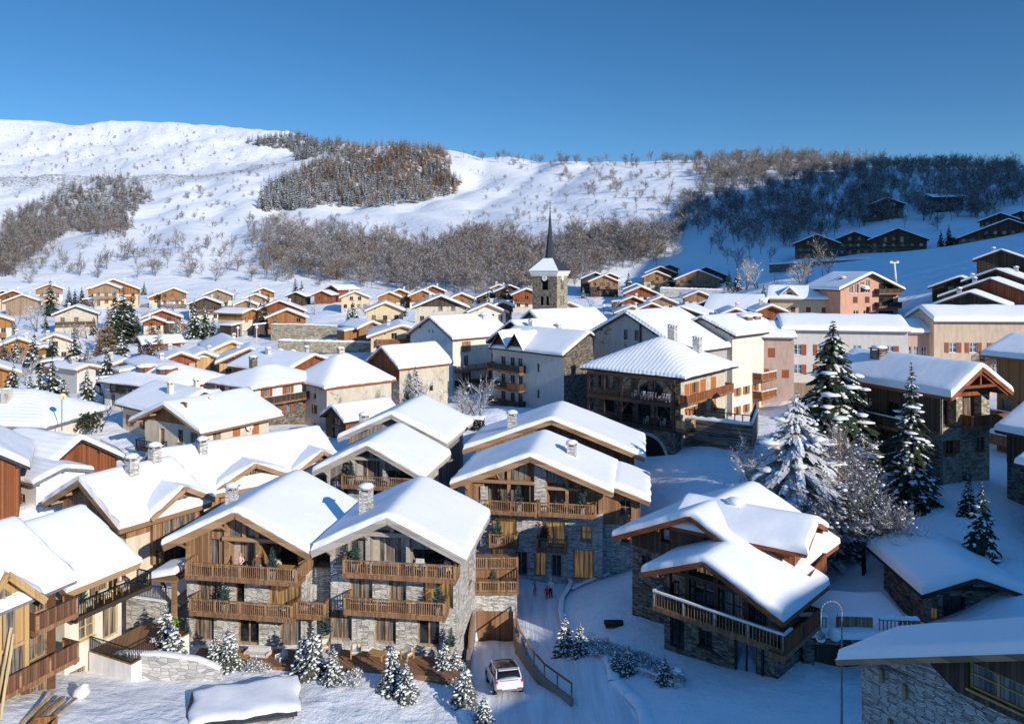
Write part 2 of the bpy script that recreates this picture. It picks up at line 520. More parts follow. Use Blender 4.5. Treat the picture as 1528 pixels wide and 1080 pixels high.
        if style != 'k':
            s.fbox(mb, face, a, a + fw, -dep, -dep + .09, e, f)
            s.fbox(mb, face, c - fw, c, -dep, -dep + .09, e, f)
            s.fbox(mb, face, a + fw, c - fw, -dep, -dep + .09, f - fw, f)
            s.fbox(mb, face, a + fw, c - fw, -dep, -dep + .09, e, e + fw)
            if w > .8: s.fbox(mb, face, u - fw * .5, u + fw * .5, -dep, -dep + .085, e + fw, f - fw)
            if fine and h > 1.0 and style in 'ws': s.fbox(mb, face, a + fw, c - fw, -dep, -dep + .08, e + h * .55 - .03, e + h * .55 + .03)
        if style != 'k' and style != 'd':
            s.fbox(mb, face, a - .08, c + .08, 0.0, .1, e - .1, e - .003, 0)
        if fine or style in 's':
            pass
        pm = [pane]
        q = [s.pt(face, a, -dep + .02, e), s.pt(face, c, -dep + .02, e), s.pt(face, c, -dep + .02, f), s.pt(face, a, -dep + .02, f)]
        if fine:
            pn.quad(*q)
            o = mb.build(name, frame, s.root) if mb.f else None
            if o is None: o = pn.build('window', pane, s.root)
            else: pn.build('pane', pane, o)
            if style == 's':
                for k in (-1, 1):
                    b = MB(); x0 = a if k < 0 else c
                    s.fbox(b, face, x0 + k * .02, x0 + k * (.02 + w * .5), .02, .07, e, f)
                    b.build('shutter', sh, o)
            return o
        mats = [frame, pane, sh]
        mb.quad(*q, m=1)
        if style == 's':
            for k in (-1, 1):
                x0 = a if k < 0 else c
                s.fbox(mb, face, x0 + k * .02, x0 + k * (.02 + w * .5), .02, .07, e, f, 2)
        return mb.build(name, mats, s.root)

    def balcony(s, face, u0, u1, z, dep=1.2, mat='honey', beam='honey_beam', rail_h=1.0, fine=False, metal=False, snow=False, closed=False, step=.16,
                floor='deck', sides=(1, 1), n0=.0):
        fl, rl, po = MB(), MB(), MB()
        s.fbox(fl, face, u0, u1, n0, dep, z - .16, z)
        nb = max(2, int((u1 - u0) / 2.2) + 1)
        for i in range(nb):
            u = lerp(u0 + .12, u1 - .12, i / (nb - 1))
            s.fbox(fl, face, u - .1, u + .1, n0, dep - .12, z - .36, z - .16)
        s.fbox(fl, face, u0, u1, dep, dep + .05, z - .2, z + .1)
        b = fl.build('balcony', floor if not metal else 'dark_beam', s.root)
        th = .04 if metal else .07
        segs = [(('n', dep - .03), u0, u1)]
        if sides[0]: segs.append((('u', u0 + .03), n0, dep))
        if sides[1]: segs.append((('u', u1 - .03), n0, dep))

        def bx(mb, k, a, c, z0, z1, w, m=0):
            if k[0] == 'n': s.fbox(mb, face, a, c, k[1] - w / 2, k[1] + w / 2, z0, z1, m)
            else: s.fbox(mb, face, k[1] - w / 2, k[1] + w / 2, a, c, z0, z1, m)
        for k, a, c in segs:
            ln = c - a
            npst = max(2, int(ln / 1.9) + 1)
            for i in range(npst):
                x = lerp(a + th, c - th, i / (npst - 1))
                bx(rl, k, x - th * .8, x + th * .8, z, z + rail_h, th * 1.6, 1)
            bx(rl, k, a, c, z + rail_h - .03, z + rail_h + .05, th * 2)
            bx(rl, k, a, c, z + .1, z + .17, th)
            if closed:
                n = max(1, int(ln / .21))
                for i in range(n):
                    x0 = lerp(a, c, i / n); x1 = lerp(a, c, (i + 1) / n) - .02
                    bx(rl, k, x0, x1, z + .12, z + rail_h - .04, .03)
            else:
                if not metal and not fine:
                    n = max(2, int(ln / .3))
                else:
                    n = max(2, int(ln / step))
                wdt = .03 if metal else (.055 if fine else .1)
                for i in range(1, n):
                    x = lerp(a, c, i / n)
                    bx(rl, k, x - wdt / 2, x + wdt / 2, z + .17, z + rail_h - .03, .035)
        rl.build('railing', [mat, beam] if not metal else ['metal', 'metal'], b)
        if snow:
            sn = MB()
            for k, a, c in segs: bx(sn, k, a, c, z + rail_h + .05, z + rail_h + .16, th * 2.4)
            sn.build('snow_cap', 'clump_snow', b)
        return b

    def roof(s, mat='honey_beam', snow=.45, th=.16, fascia=.26, ng=16, nl=14, purlins=True, soft=.34, wob=.12, scallop=False, noz=1.0, cap=True, smat='roof_snow', cross=()):
        """boards, barge boards and purlin ends, then a thick rounded blanket of snow on top"""
        W, L, ovf, ovs, xr = s.W, s.L, s.ovf, s.ovs, s.xr
        x0, x1, y0, y1 = -W / 2 - ovs, W / 2 + ovs, -ovf, L + ovf
        mb = MB()
        if s.hip:
            n = 13
            g = []
            zz = []
            for j in range(n):
                for i in range(n):
                    x = lerp(x0, x1, i / (n - 1)); y = lerp(y0, y1, j / (n - 1))
                    zz.append((x, y, s.zr(x, y)))
            mb.grid(n, n, [(x, y, z - .02) for x, y, z in zz], s=False)
            mb.grid(n, n, [(x, y, z - th) for x, y, z in zz], s=False)
            ze = s.zr(x0, y0) - .02
            for e in ((x0, x1, y0 - .03, y0 + .03), (x0, x1, y1 - .03, y1 + .03)):
                mb.box(*e, s.zr((x0 + x1) / 2, y0) - fascia, s.zr((x0 + x1) / 2, y0) + .02)
            for e in ((x0 - .03, x0 + .03, y0, y1), (x1 - .03, x1 + .03, y0, y1)):
                zq = s.zr(x0, (y0 + y1) / 2)
                mb.box(*e, zq - fascia, zq + .02)
        else:
            for (xa, xb) in ((x0, xr), (xr, x1)):
                za, zb = s.zr(xa, 0), s.zr(xb, 0)
                mb.quad((xa, y0, za - .01), (xb, y0, zb - .01), (xb, y1, zb - .01), (xa, y1, za - .01))
                mb.quad((xa, y0, za - th), (xa, y1, za - th), (xb, y1, zb - th), (xb, y0, zb - th))
                for y in (y0, y1):                        # barge boards, two deep
                    k = -1 if y == y0 else 1
                    mb.bar((xa, y + k * .03, za - fascia / 2 + .03), (xb, y + k * .03, zb - fascia / 2 + .03), .06, fascia)
                    if fascia > .3: mb.bar((xa, y + k * .08, za - .03), (xb, y + k * .08, zb - .03), .05, fascia * .42)
            for xe in (x0, x1):
                ze = s.zr(xe, 0)
                mb.box(xe - .04, xe + .04, y0, y1, ze - fascia * .85, ze + .01)
            if purlins:
                for q in ((-.98, -.5, 0, .5, .98) if W > 7 else (-.95, 0, .95)):
                    x = xr + q * (W / 2 + (xr if q < 0 else -xr)) if q else xr
                    z = s.zr(x, 0) - th - .02
                    mb.box(x - .1, x + .1, y0 + .12, .25, z - .3, z)
                    if not s.hip: mb.box(x - .1, x + .1, L - .25, y1 - .12, z - .3, z)
        s.roof_o = mb.build('roof', mat, s.root)
        if snow:
            xs = edge_samples(x0 - .06, x1 + .06, snow * .6, ng, [xr] if not s.hip else [])
            ys = edge_samples(y0 - .08, y1 + .08, snow * .6, nl, [])
            rr = random.random() * 50
            top, bot = [], []
            for y in ys:
                for x in xs:
                    cx_, cy_ = min(max(x, x0), x1), min(max(y, y0), y1)
                    e = min((x - xs[0]), (xs[-1] - x), (y - ys[0]), (ys[-1] - y))
                    p = math.sqrt(max(0, 1 - (1 - min(e / (snow * .6), 1)) ** 2))
                    nz = (math.sin(x * .9 + rr) * math.sin(y * .7 + rr * 2) + .6 * math.sin(x * 2.1 + y * 1.7 + rr)) * wob * .5
                    edgew = math.sin(y * 2.3 + rr) * .05 + math.sin(x * 2.9 + rr) * .05 + math.sin(x * 7.1 + y * 6.3 + rr) * .04
                    z = s.zr(x, y, soft)
                    top.append((x + (edgew if p < .8 else 0), y + (edgew if p < .8 else 0), z + .01 + p * (snow * (1 + nz))))
                    bot.append((x, y, s.zr(x, y, soft * .3) + .004))
            sn = MB()
            nx, ny = len(xs), len(ys)
            sn.grid(nx, ny, top)
            k0, k1 = 0, len(sn.v)
            sn.v += bot
            rim = [j for j in range(nx)] + [nx - 1 + nx * j for j in range(1, ny)] + [nx * ny - 1 - j for j in range(1, nx)] + [nx * (ny - 1 - j) for j in range(1, ny - 1)]
            for i in range(len(rim)):
                a, c = rim[i], rim[(i + 1) % len(rim)]
                sn.f.append((c, a, k1 + a, k1 + c)); sn.m.append(0); sn.s.append(True)
            s.snow_o = sn.build('roof_snow', 'rippled_snow' if s.old else smat, s.root)
        return s.roof_o

    def ztop(s, x, y, snow):
        return s.zr(x, y, .3) + snow

    def chimney(s, x, y, w=.7, h=1.3, mat='grey_stone', cap=True, snow=.25, slab=True, l=None):
        l = l or w
        z = s.zr(x, y)
        mb = MB()
        mb.box(x - w / 2, x + w / 2, y - l / 2, y + l / 2, z - .5, z + h)
        if slab:
            for sx in (-1, 1):
                for sy in (-1, 1):
                    mb.box(x + sx * (w / 2 - .08) - .07, x + sx * (w / 2 - .08) + .07, y + sy * (l / 2 - .08) - .07, y + sy * (l / 2 - .08) + .07, z + h, z + h + .22)
            mb.box(x - w / 2 - .12, x + w / 2 + .12, y - l / 2 - .12, y + l / 2 + .12, z + h + .22, z + h + .3)
            h = h + .3
        c = mb.build('chimney', mat, s.roof_o)
        if snow:
            n = MB(); n.blob((x, y, z + h + snow * .35), (w * .72, l * .72, snow), n=8, jit=.06)
            n.build('snow_cap', 'clump_snow', c)
        return c


def hip_in(W, L):
    return min(W, L) / 2


def clip_top(poly, a, la, c, lc):
    """keep what lies under the line through (a, la) and (c, lc)"""
    def f(p): return (la + (lc - la) * (p[0] - a) / (c - a)) - p[1]
    out = []
    for i in range(len(poly)):
        p, q = poly[i], poly[(i + 1) % len(poly)]
        fp, fq = f(p), f(q)
        if fp >= 0: out.append(p)
        if (fp >= 0) != (fq >= 0):
            t = fp / (fp - fq)
            out.append((p[0] + (q[0] - p[0]) * t, p[1] + (q[1] - p[1]) * t))
    return out


def edge_samples(a, b, r, n, extra):
    r = min(r, (b - a) * .2)
    e = [a + r * q for q in (0, .04, .14, .32, .6, 1)] + [b - r * q for q in (0, .04, .14, .32, .6, 1)]
    e += [lerp(a + r, b - r, i / n) for i in range(1, n)]
    for q in extra: e += [q, q - .25, q + .25]
    e = sorted(e)
    out = [e[0]]
    for q in e[1:]:
        if q - out[-1] > .012: out.append(q)
    out[-1] = b
    return out


TERR, FOOT = [], []
WRND = random.Random(3)


def auto_windows(h, face, floors, cols, style='w', w=1.0, hh=1.2, zf=1.0, dz=2.7, frame='honey_beam', panes=('pane', 'pane', 'pane_curtain', 'pane_sky'), sh='shutter_red', u0=None, u1=None, skip=0.0, jit=.15, ceil=None, door=0.0):
    if face in 'fb': a, b = -h.W / 2, h.W / 2
    else: a, b = 0, h.L
    if u0 is not None: a = u0
    if u1 is not None: b = u1
    for k in range(floors):
        z = zf + k * dz
        for i in range(cols):
            if WRND.random() < skip: continue
            u = a + (b - a) * (i + .5) / cols + WRND.uniform(-jit, jit)
            top = z + hh + .25
            lim = (min(h.zr(u - w / 2, 0), h.zr(u + w / 2, 0)) if face in 'fb' else h.eave(face)) - .2 if not h.hip else h.eave('r') - .2
            if top > lim or (ceil and top > ceil): continue
            st = style
            if st == 'm': st = WRND.choice('wsx')
            dr = WRND.random() < door
            h.window(face, u, z - (.9 if dr else 0), w, hh + (.8 if dr else 0), 'd' if dr else st, frame, WRND.choice(panes), sh=sh)
# ------------------------------------------------------------------ land
CTRL = [  # (px, py, distance): places read off the photograph, foreground to crest
    (620, 1060, 47.5), (560, 1010, 51), (700, 1010, 52), (300, 1060, 46), (150, 1050, 46), (230, 1015, 51), (480, 985, 54), (330, 985, 54),
    (600, 985, 53.5), (690, 975, 56), (780, 1060, 48), (830, 1000, 52), (850, 960, 57), (800, 890, 66), (800, 862, 71), (730, 870, 68),
    (900, 1060, 46), (1000, 1060, 44), (1250, 1070, 42), (1120, 1055, 43.5), (905, 950, 55), (960, 1000, 49.5), (900, 900, 60), (940, 860, 65),
    (1190, 1020, 46), (1230, 1005, 47.5), (1275, 1017, 48), (1275, 1045, 46), (1060, 745, 75), (1010, 745, 77), (1100, 690, 85), (1050, 663, 92), (980, 668, 96), (1130, 800, 70), (1230, 890, 60), (1280, 880, 58), (1300, 800, 64),
    (1400, 790, 60), (1460, 740, 66), (1380, 740, 68), (1500, 850, 52), (1420, 950, 47), (1200, 640, 100), (1130, 640, 100), (1180, 700, 84),
    (740, 610, 112), (640, 640, 105), (480, 645, 108), (300, 690, 90), (120, 720, 76), (60, 740, 68), (170, 670, 92), (150, 630, 102),
    (620, 640, 95), (1000, 790, 74), (870, 870, 69), (380, 660, 102), (430, 640, 112),
    # hillside
    (100, 370, 480), (150, 405, 385), (60, 300, 800), (0, 340, 620), (0, 400, 400), (100, 250, 1150), (0, 230, 1250), (200, 330, 650), (250, 380, 440),
    (330, 330, 650), (330, 260, 950), (400, 310, 690), (550, 300, 720), (690, 280, 790), (480, 240, 930), (620, 235, 880),
    (300, 214, 1290), (150, 216, 1320), (0, 214, 1320), (400, 226, 1180), (200, 242, 1130), (0, 270, 1000),
    (600, 345, 520), (500, 400, 390), (700, 400, 375), (400, 400, 400), (800, 345, 480), (880, 370, 400), (760, 300, 660), (900, 300, 560),
    (-90, 176, 1500), (-40, 176, 1500), (20, 180, 1500), (0, 178, 1500), (40, 180, 1500), (60, 179, 1500), (80, 184, 1495), (165, 182, 1475), (240, 183, 1460), (320, 189, 1440), (400, 197, 1415), (100, 190, 1490), (130, 186, 1480), (200, 181, 1470), (280, 186, 1450), (360, 192, 1430), (440, 202, 1400),
    (530, 214, 1250), (620, 224, 1080), (700, 234, 960), (760, 240, 920), (850, 242, 850), (950, 243, 780), (1050, 243, 720),
    (1130, 240, 660), (1200, 240, 620), (1300, 248, 590), (1400, 252, 560), (1528, 252, 520), (1700, 250, 500),
    (1100, 330, 430), (1000, 370, 375), (980, 300, 520), (1200, 330, 385), (1200, 285, 480), (1330, 325, 350), (1430, 305, 372), (1280, 378, 300), (1195, 386, 290), (1340, 378, 295), (1110, 385, 320),
    (1470, 358, 268), (1528, 345, 265), (1400, 400, 215), (1330, 440, 185), (1280, 440, 195), (1250, 410, 235), (1528, 400, 180), (1440, 430, 165), (1150, 420, 235),
    (1700, 345, 260), (1700, 420, 150), (1700, 600, 90), (1700, 900, 50),
    (-200, 380, 420), (-200, 500, 190), (-200, 620, 100), (-200, 800, 62), (-200, 280, 900), (-250, 180, 1500), (-150, 1050, 42),
]
TERR_XYZ = [P(*c) for c in CTRL]


def far_side():
    e = []
    for px, py, d in CTRL:
        if d > 480 and py < 256 and py != 235 and (d >= 1395 or px >= 530):
            x, y, z = P(px, py, d)
            k = (d + 260) / d
            e.append((x * k, y * k, z - (6 if d > 1200 else 22)))
            k = (d + 900) / d
            e.append((x * k, y * k, z - 90))
    e += [(0, -70, -27), (-80, -60, -27), (80, -60, -27), (0, 15, -26.5), (-25, 20, -26), (25, 20, -25.5)]
    return e


QU = [(-300, -20), (-50, -13), (30, -12.5), (36, -11), (45, -11), (65, -9), (78, -5.5), (100, -6), (150, -6), (172, 8), (195, 25), (208, 36), (235, 52), (262, 82), (300, 95), (350, 130), (401, 157), (608, 177), (699, 142), (800, 125), (1200, 110)]
SCU = [(-300, 50), (160, 50), (250, 190), (430, 340), (1200, 340)]


def interp(x, tab):
    return np.interp(x, [t[0] for t in tab], [t[1] for t in tab])


class Land:
    def fit(s):
        pts = np.array(TERR_XYZ + far_side() + TERR, dtype=float)
        s.c = pts[:, :2]
        n = len(pts)
        A = np.sqrt(((s.c[:, None] - s.c[None]) ** 2).sum(-1) + 4.0)
        A[np.arange(n), np.arange(n)] = 2.0 - .25
        B = np.zeros((n + 3, n + 3)); B[:n, :n] = A
        B[:n, n] = 1; B[:n, n + 1:] = s.c; B[n, :n] = 1; B[n + 1:, :n] = s.c.T
        s.w = np.linalg.solve(B, np.concatenate([pts[:, 2], [0, 0, 0]]))

    def z(s, x, y):
        x = np.asarray(x, float).ravel(); y = np.asarray(y, float).ravel()
        out = np.empty_like(x)
        n = len(s.c)
        for i in range(0, len(x), 20000):
            q = np.stack([x[i:i + 20000], y[i:i + 20000]], 1)
            r = np.sqrt(((q[:, None] - s.c[None]) ** 2).sum(-1) + 4.0)
            out[i:i + 20000] = r @ s.w[:n] + s.w[n] + q @ s.w[n + 1:]
        # gentle swells, larger far away
        far = smooth(350, 900, y)
        out += far * smooth(1500, 1150, y) * (4.0 * np.sin(x * .013 + y * .007) * np.sin(y * .011) + 2.2 * np.sin(x * .04 + 1.3 * np.sin(y * .02)) * np.sin(y * .033 + 1))
        out += smooth(330, 480, y) * smooth(1250, 900, y) * smooth(160, 60, x) * (3.2 * np.abs(np.sin(x * .052 + 1.6 * np.sin(y * .013))) + 1.5 * np.sin(x * .11 + y * .05))
        # crags on the high shoulder
        hi = smooth(850, 1150, y) * smooth(-120, -380, x) * (.12 + .88 * smooth(1500, 1400, y))
        out += hi * (5.5 * np.sin(x * .045 + 2 * np.sin(y * .023)) * np.sin(y * .031 + x * .012) + 4.0 * np.abs(np.sin(x * .09 + y * .043 + 2 * np.sin(y * .05 + x * .02))) + 1.0 * np.sin(x * .21 + y * .13))
        # unseen ridge added off to the right, shaped to throw the long shade
        ss = .66 * x - .7513 * y; uu = .7513 * x + .66 * y
        H = interp(uu, QU) + .404 * interp(uu, SCU) + (2.0 * np.sin(uu * .16) + 1.2 * np.sin(uu * .37 + 1)) * np.where(uu < 180, .3, 1.6)
        scu = interp(uu, SCU)
        s0 = 16 + .12 * np.clip(uu - 150, 0, 400)
        f = smooth(0, 1, np.clip((ss - s0) / (scu - s0), 0, 1)) * smooth(-120, -60, uu) * smooth(1150, 850, uu)
        return out * (1 - f) + np.maximum(H, out) * f

    def hit(s, px, py, d0=60, d1=2200, n=150):
        """where the sight line through a picture point meets the ground"""
        px = np.asarray(px, float); py = np.asarray(py, float)
        ds = np.geomspace(d0, d1, n)
        X = (px[:, None] - CX) / FPX * ds; Y = np.broadcast_to(ds, X.shape); Z = (HZ - py[:, None]) / FPX * ds
        G = s.z(X, Y).reshape(X.shape)
        below = Z < G
        k = np.argmax(below, 1)
        ok = below.any(1) & (k > 0)
        k = np.maximum(k, 1)
        r = np.arange(len(px))
        a = (Z - G)[r, k - 1]; b = (G - Z)[r, k]
        t = a / (a + b + 1e-9)
        d = ds[k - 1] * (1 - t) + ds[k] * t
        x = (px - CX) / FPX * d
        return x, d, s.z(x, d), ok


LAND = Land()
CUTS = []        # (polygon, depth): the ground is dug out under the sunken drive


def in_poly(x, y, poly):
    c = np.zeros(len(x), bool)
    j = len(poly) - 1
    for i in range(len(poly)):
        xi, yi = poly[i]; xj, yj = poly[j]
        c ^= ((yi > y) != (yj > y)) & (x < (xj - xi) * (y - yi) / (yj - yi + 1e-12) + xi)
        j = i
    return c


def snow_ground_mat():
    m, nt, b, N, L = nodes('ground_snow')
    tc = N('ShaderNodeTexCoord')
    out = tc.outputs['Object']
    big = N('ShaderNodeTexNoise', i_Scale=.03, i_Detail=6.0, i_Roughness=.6); L(out, big.inputs['Vector'])
    mid = N('ShaderNodeTexNoise', i_Scale=.45, i_Detail=6.0, i_Roughness=.65); L(out, mid.inputs['Vector'])
    fine = N('ShaderNodeTexNoise', i_Scale=3.5, i_Detail=6.0, i_Roughness=.7); L(out, fine.inputs['Vector'])
    b1 = N('ShaderNodeBump', i_Strength=.6, i_Distance=5.0); L(big.outputs['Fac'], b1.inputs['Height'])
    b2 = N('ShaderNodeBump', i_Strength=.7, i_Distance=.45); L(mid.outputs['Fac'], b2.inputs['Height']); L(b1.outputs[0], b2.inputs['Normal'])
    b3 = N('ShaderNodeBump', i_Strength=.8, i_Distance=.09); L(fine.outputs['Fac'], b3.inputs['Height']); L(b2.outputs[0], b3.inputs['Normal'])
    L(b3.outputs[0], b.inputs['Normal'])
    # rock and scrub showing through on the high ground
    at = N('ShaderNodeAttribute', attribute_name='scrub')
    rk = N('ShaderNodeTexNoise', i_Scale=.3, i_Detail=9.0, i_Roughness=.75); L(out, rk.inputs['Vector'])
    ad = N('ShaderNodeMath', operation='MULTIPLY_ADD', i_1=.34); L(at.outputs['Fac'], ad.inputs[0]); L(rk.outputs['Fac'], ad.inputs[2])
    mr = N('ShaderNodeMapRange', i_1=.9, i_2=.98); L(ad.outputs[0], mr.inputs[0])
    mix = N('ShaderNodeMix', data_type='RGBA'); L(mr.outputs[0], mix.inputs[0])
    L(ramp(nt, mid.outputs['Fac'], [(.3, (.85, .86, .88)), (.6, (.90, .905, .92))]), mix.inputs[6])
    mix.inputs[7].default_value = (.20, .17, .145, 1)
    L(mix.outputs[2], b.inputs['Base Color'])
    b.inputs['Roughness'].default_value = .6; b.inputs['Specular IOR Level'].default_value = .2


def build_land():
    snow_ground_mat()
    ys = list(np.arange(-90, 110, 1.15))
    y = ys[-1]; st = 1.15
    while y < 2700:
        st *= 1.022; y += st; ys.append(y)
    ys = np.array(ys)
    ts = np.concatenate([np.linspace(-1.25, -.82, 24)[:-1], np.linspace(-.82, .82, 250), np.linspace(.82, 2.6, 60)[1:]])
    w_ = (62 + .74 * np.maximum(ys, 0))[:, None]; at_ = np.abs(ts)[None, :]
    X = np.sign(ts)[None, :] * np.where(at_ <= .82, at_ * w_, .82 * w_ + (at_ - .82) * np.maximum(w_, 430))
    Y = np.broadcast_to(ys[:, None], X.shape)
    x, y = X.ravel(), Y.ravel()
    z = LAND.z(x, y)
    z += .05 * np.sin(x * 1.3 + np.sin(y * .9)) * np.sin(y * 1.1) * (y < 160)
    for poly, dz in CUTS:
        z[in_poly(x, y, poly)] -= dz
    ny, nx = X.shape
    me = bpy.data.meshes.new('ground')
    idx = np.arange(nx * ny).reshape(ny, nx)
    f = np.stack([idx[:-1, :-1], idx[:-1, 1:], idx[1:, 1:], idx[1:, :-1]], -1).reshape(-1, 4)
    me.vertices.add(len(x)); me.vertices.foreach_set('co', np.stack([x, y, z], 1).ravel())
    me.loops.add(f.size); me.loops.foreach_set('vertex_index', f.ravel())
    me.polygons.add(len(f)); me.polygons.foreach_set('loop_start', np.arange(0, f.size, 4)); me.polygons.foreach_set('loop_total', np.full(len(f), 4))
    me.polygons.foreach_set('use_smooth', np.ones(len(f), bool))
    me.update(calc_edges=True); me.validate()
    a = me.attributes.new('scrub', 'FLOAT', 'POINT')
    px = CX + x / np.maximum(y, 1) * FPX
    a.data.foreach_set('value', (smooth(600, 1000, y) * smooth(-90, -330, x) + .3 * smooth(300, 500, y) * (y < 1000)).astype(float))
    me.materials.append(M['ground_snow'])
    o = bpy.data.objects.new('ground', me); COL.objects.link(o)
    tag(o, 'snow covered valley floor and mountainside', kind='structure')
    o['category'] = 'ground'


# ------------------------------------------------------------------ light, sky, camera
def daylight():
    w = bpy.data.worlds.new('World'); sc.world = w; w.use_nodes = True
    nt = w.node_tree; bg = nt.nodes['Background']
    sk = nt.nodes.new('ShaderNodeTexSky'); sk.sky_type = 'NISHITA'
    sk.sun_disc = False; sk.sun_elevation = SUN_EL; sk.sun_rotation = math.atan2(SUN_AZ[0], SUN_AZ[1])
    sk.altitude = SKY['alt']; sk.air_density = SKY['air']; sk.dust_density = SKY['dust']; sk.ozone_density = SKY['oz']
    hs = nt.nodes.new('ShaderNodeHueSaturation'); hs.inputs['Saturation'].default_value = SKY['sat']; hs.inputs['Hue'].default_value = .497
    tc = nt.nodes.new('ShaderNodeTexCoord'); sp = nt.nodes.new('ShaderNodeSeparateXYZ'); nt.links.new(tc.outputs['Generated'], sp.inputs[0])
    mr = nt.nodes.new('ShaderNodeMapRange'); mr.inputs[1].default_value = .4; mr.inputs[2].default_value = .95; mr.inputs[3].default_value = .6; mr.inputs[4].default_value = 1.7
    nt.links.new(sp.outputs[2], mr.inputs[0]); nt.links.new(mr.outputs[0], hs.inputs['Value'])
    nt.links.new(sk.outputs[0], hs.inputs['Color']); nt.links.new(hs.outputs[0], bg.inputs[0]); bg.inputs[1].default_value = SKY['str']
    l = bpy.data.lights.new('sun', 'SUN'); l.energy = SKY['sun']; l.angle = R(.5); l.color = (1, .93, .82)
    o = bpy.data.objects.new('sun', l); COL.objects.link(o)
    d = Vector((SUN_AZ[0] * math.cos(SUN_EL), SUN_AZ[1] * math.cos(SUN_EL), math.sin(SUN_EL)))
    o.rotation_euler = d.to_track_quat('Z', 'Y').to_euler()
    o.location = (60, -40, 60)
    c = bpy.data.cameras.new('camera'); co = bpy.data.objects.new('camera', c); COL.objects.link(co)
    c.sensor_fit = 'HORIZONTAL'; c.angle = 2 * math.atan(764 / FPX)
    c.shift_y = -(540 - HZ) / 1528
    c.clip_start = .5; c.clip_end = 8000
    co.location = (0, 0, 0); co.rotation_euler = (R(90), 0, 0)
    sc.camera = co
    sc.view_settings.view_transform = 'Standard'; sc.view_settings.look = 'None'
    sc.view_settings.exposure = SKY['exp']; sc.view_settings.gamma = 1; sc.view_settings.use_curve_mapping = False
    sc.cycles.max_bounces = 6; sc.cycles.diffuse_bounces = 3; sc.cycles.glossy_bounces = 2; sc.cycles.transparent_max_bounces = 4
    sc.cycles.caustics_reflective = False; sc.cycles.caustics_refractive = False


SKY = dict(alt=2500, air=1.0, dust=.1, oz=4.0, str=.15, sun=3.9, exp=.32, sat=1.18)


# ------------------------------------------------------------------ trees
def conifer_mesh(name, seed, h, r, layers, per, blades=3, snow=.5, mats=('needle', 'clump_snow'), droop=.35, bare=.08, power=.85, clump=0.0, stub=.05, wf=.17):
    """whorls of drooping jagged sprays, snow lying on them"""
    g = random.Random(seed)
    mb = MB()
    for k in range(layers):
        q = k / (layers - 1)
        z = h * (bare + (1 - bare - .03) * q)
        rr = r * ((1 - q) ** power + stub)
        n = max(4, int(per * (1 - .45 * q)))
        a0 = g.uniform(0, 6.28)
        for i in range(n):
            a = a0 + 6.283 * i / n + g.uniform(-.25, .25)
            l = rr * g.uniform(.65, 1.12)
            dr = droop * l * g.uniform(.6, 1.3)
            ca, sa = math.cos(a), math.sin(a)
            zz = z + g.uniform(-.03, .03) * h

            def at(t, side, up=0.0):
                zz_ = zz - dr * t * t + .10 * l * t + up
                return (ca * l * t - sa * side, sa * l * t + ca * side, zz_)
            w = l * wf + .3 * wf * r
            for b in range(blades):
                t0 = .12 + .75 * b / blades; t1 = min(1.0, t0 + .95 / blades + .1)
                ww = w * (1 - .55 * t0) * g.uniform(.7, 1.2)
                tip = ww * g.uniform(.7, 1.3)
                for sd in (-1, 1):
                    hang = -ww * g.uniform(.2, .7)
                    mb.quad(at(t0, 0), at(t1, 0), at(t1 + .04, sd * tip, hang), at((t0 + t1) / 2, sd * ww * 1.2, hang * .8), m=0)
            if g.random() < snow:
                for b in range(blades):
                    if g.random() < .25: continue
                    t0 = .2 + .7 * b / blades; t1 = min(1.02, t0 + .8 / blades)
                    ww = w * (1 - .5 * t0) * g.uniform(.5, 1.0)
                    u = .03 * r + .02
                    mb.quad(at(t0, 0, u), at((t0 + t1) / 2, ww, u * .2), at(t1, 0, u * .6), at((t0 + t1) / 2, -ww, u * .2), m=1)
                if q < .82 and g.random() < clump:
                    t = g.uniform(.6, 1.0)
                    mb.blob(at(t, 0, .08 * r), (g.uniform(.08, .2) * r, g.uniform(.08, .2) * r, g.uniform(.035, .065) * r), m=1, jit=.3)
    top = MB.tube
    mb.tube((0, 0, h * .9), (0, 0, h), .02 * r, .004, 4, 0)
    return mb.mesh(name, mats)


def trunk_mesh(name, h, r, mat='trunk_bark'):
    mb = MB(); mb.tube((0, 0, -.6), (0, 0, h), r, r * .15, 7)
    return mb.mesh(name, mat)


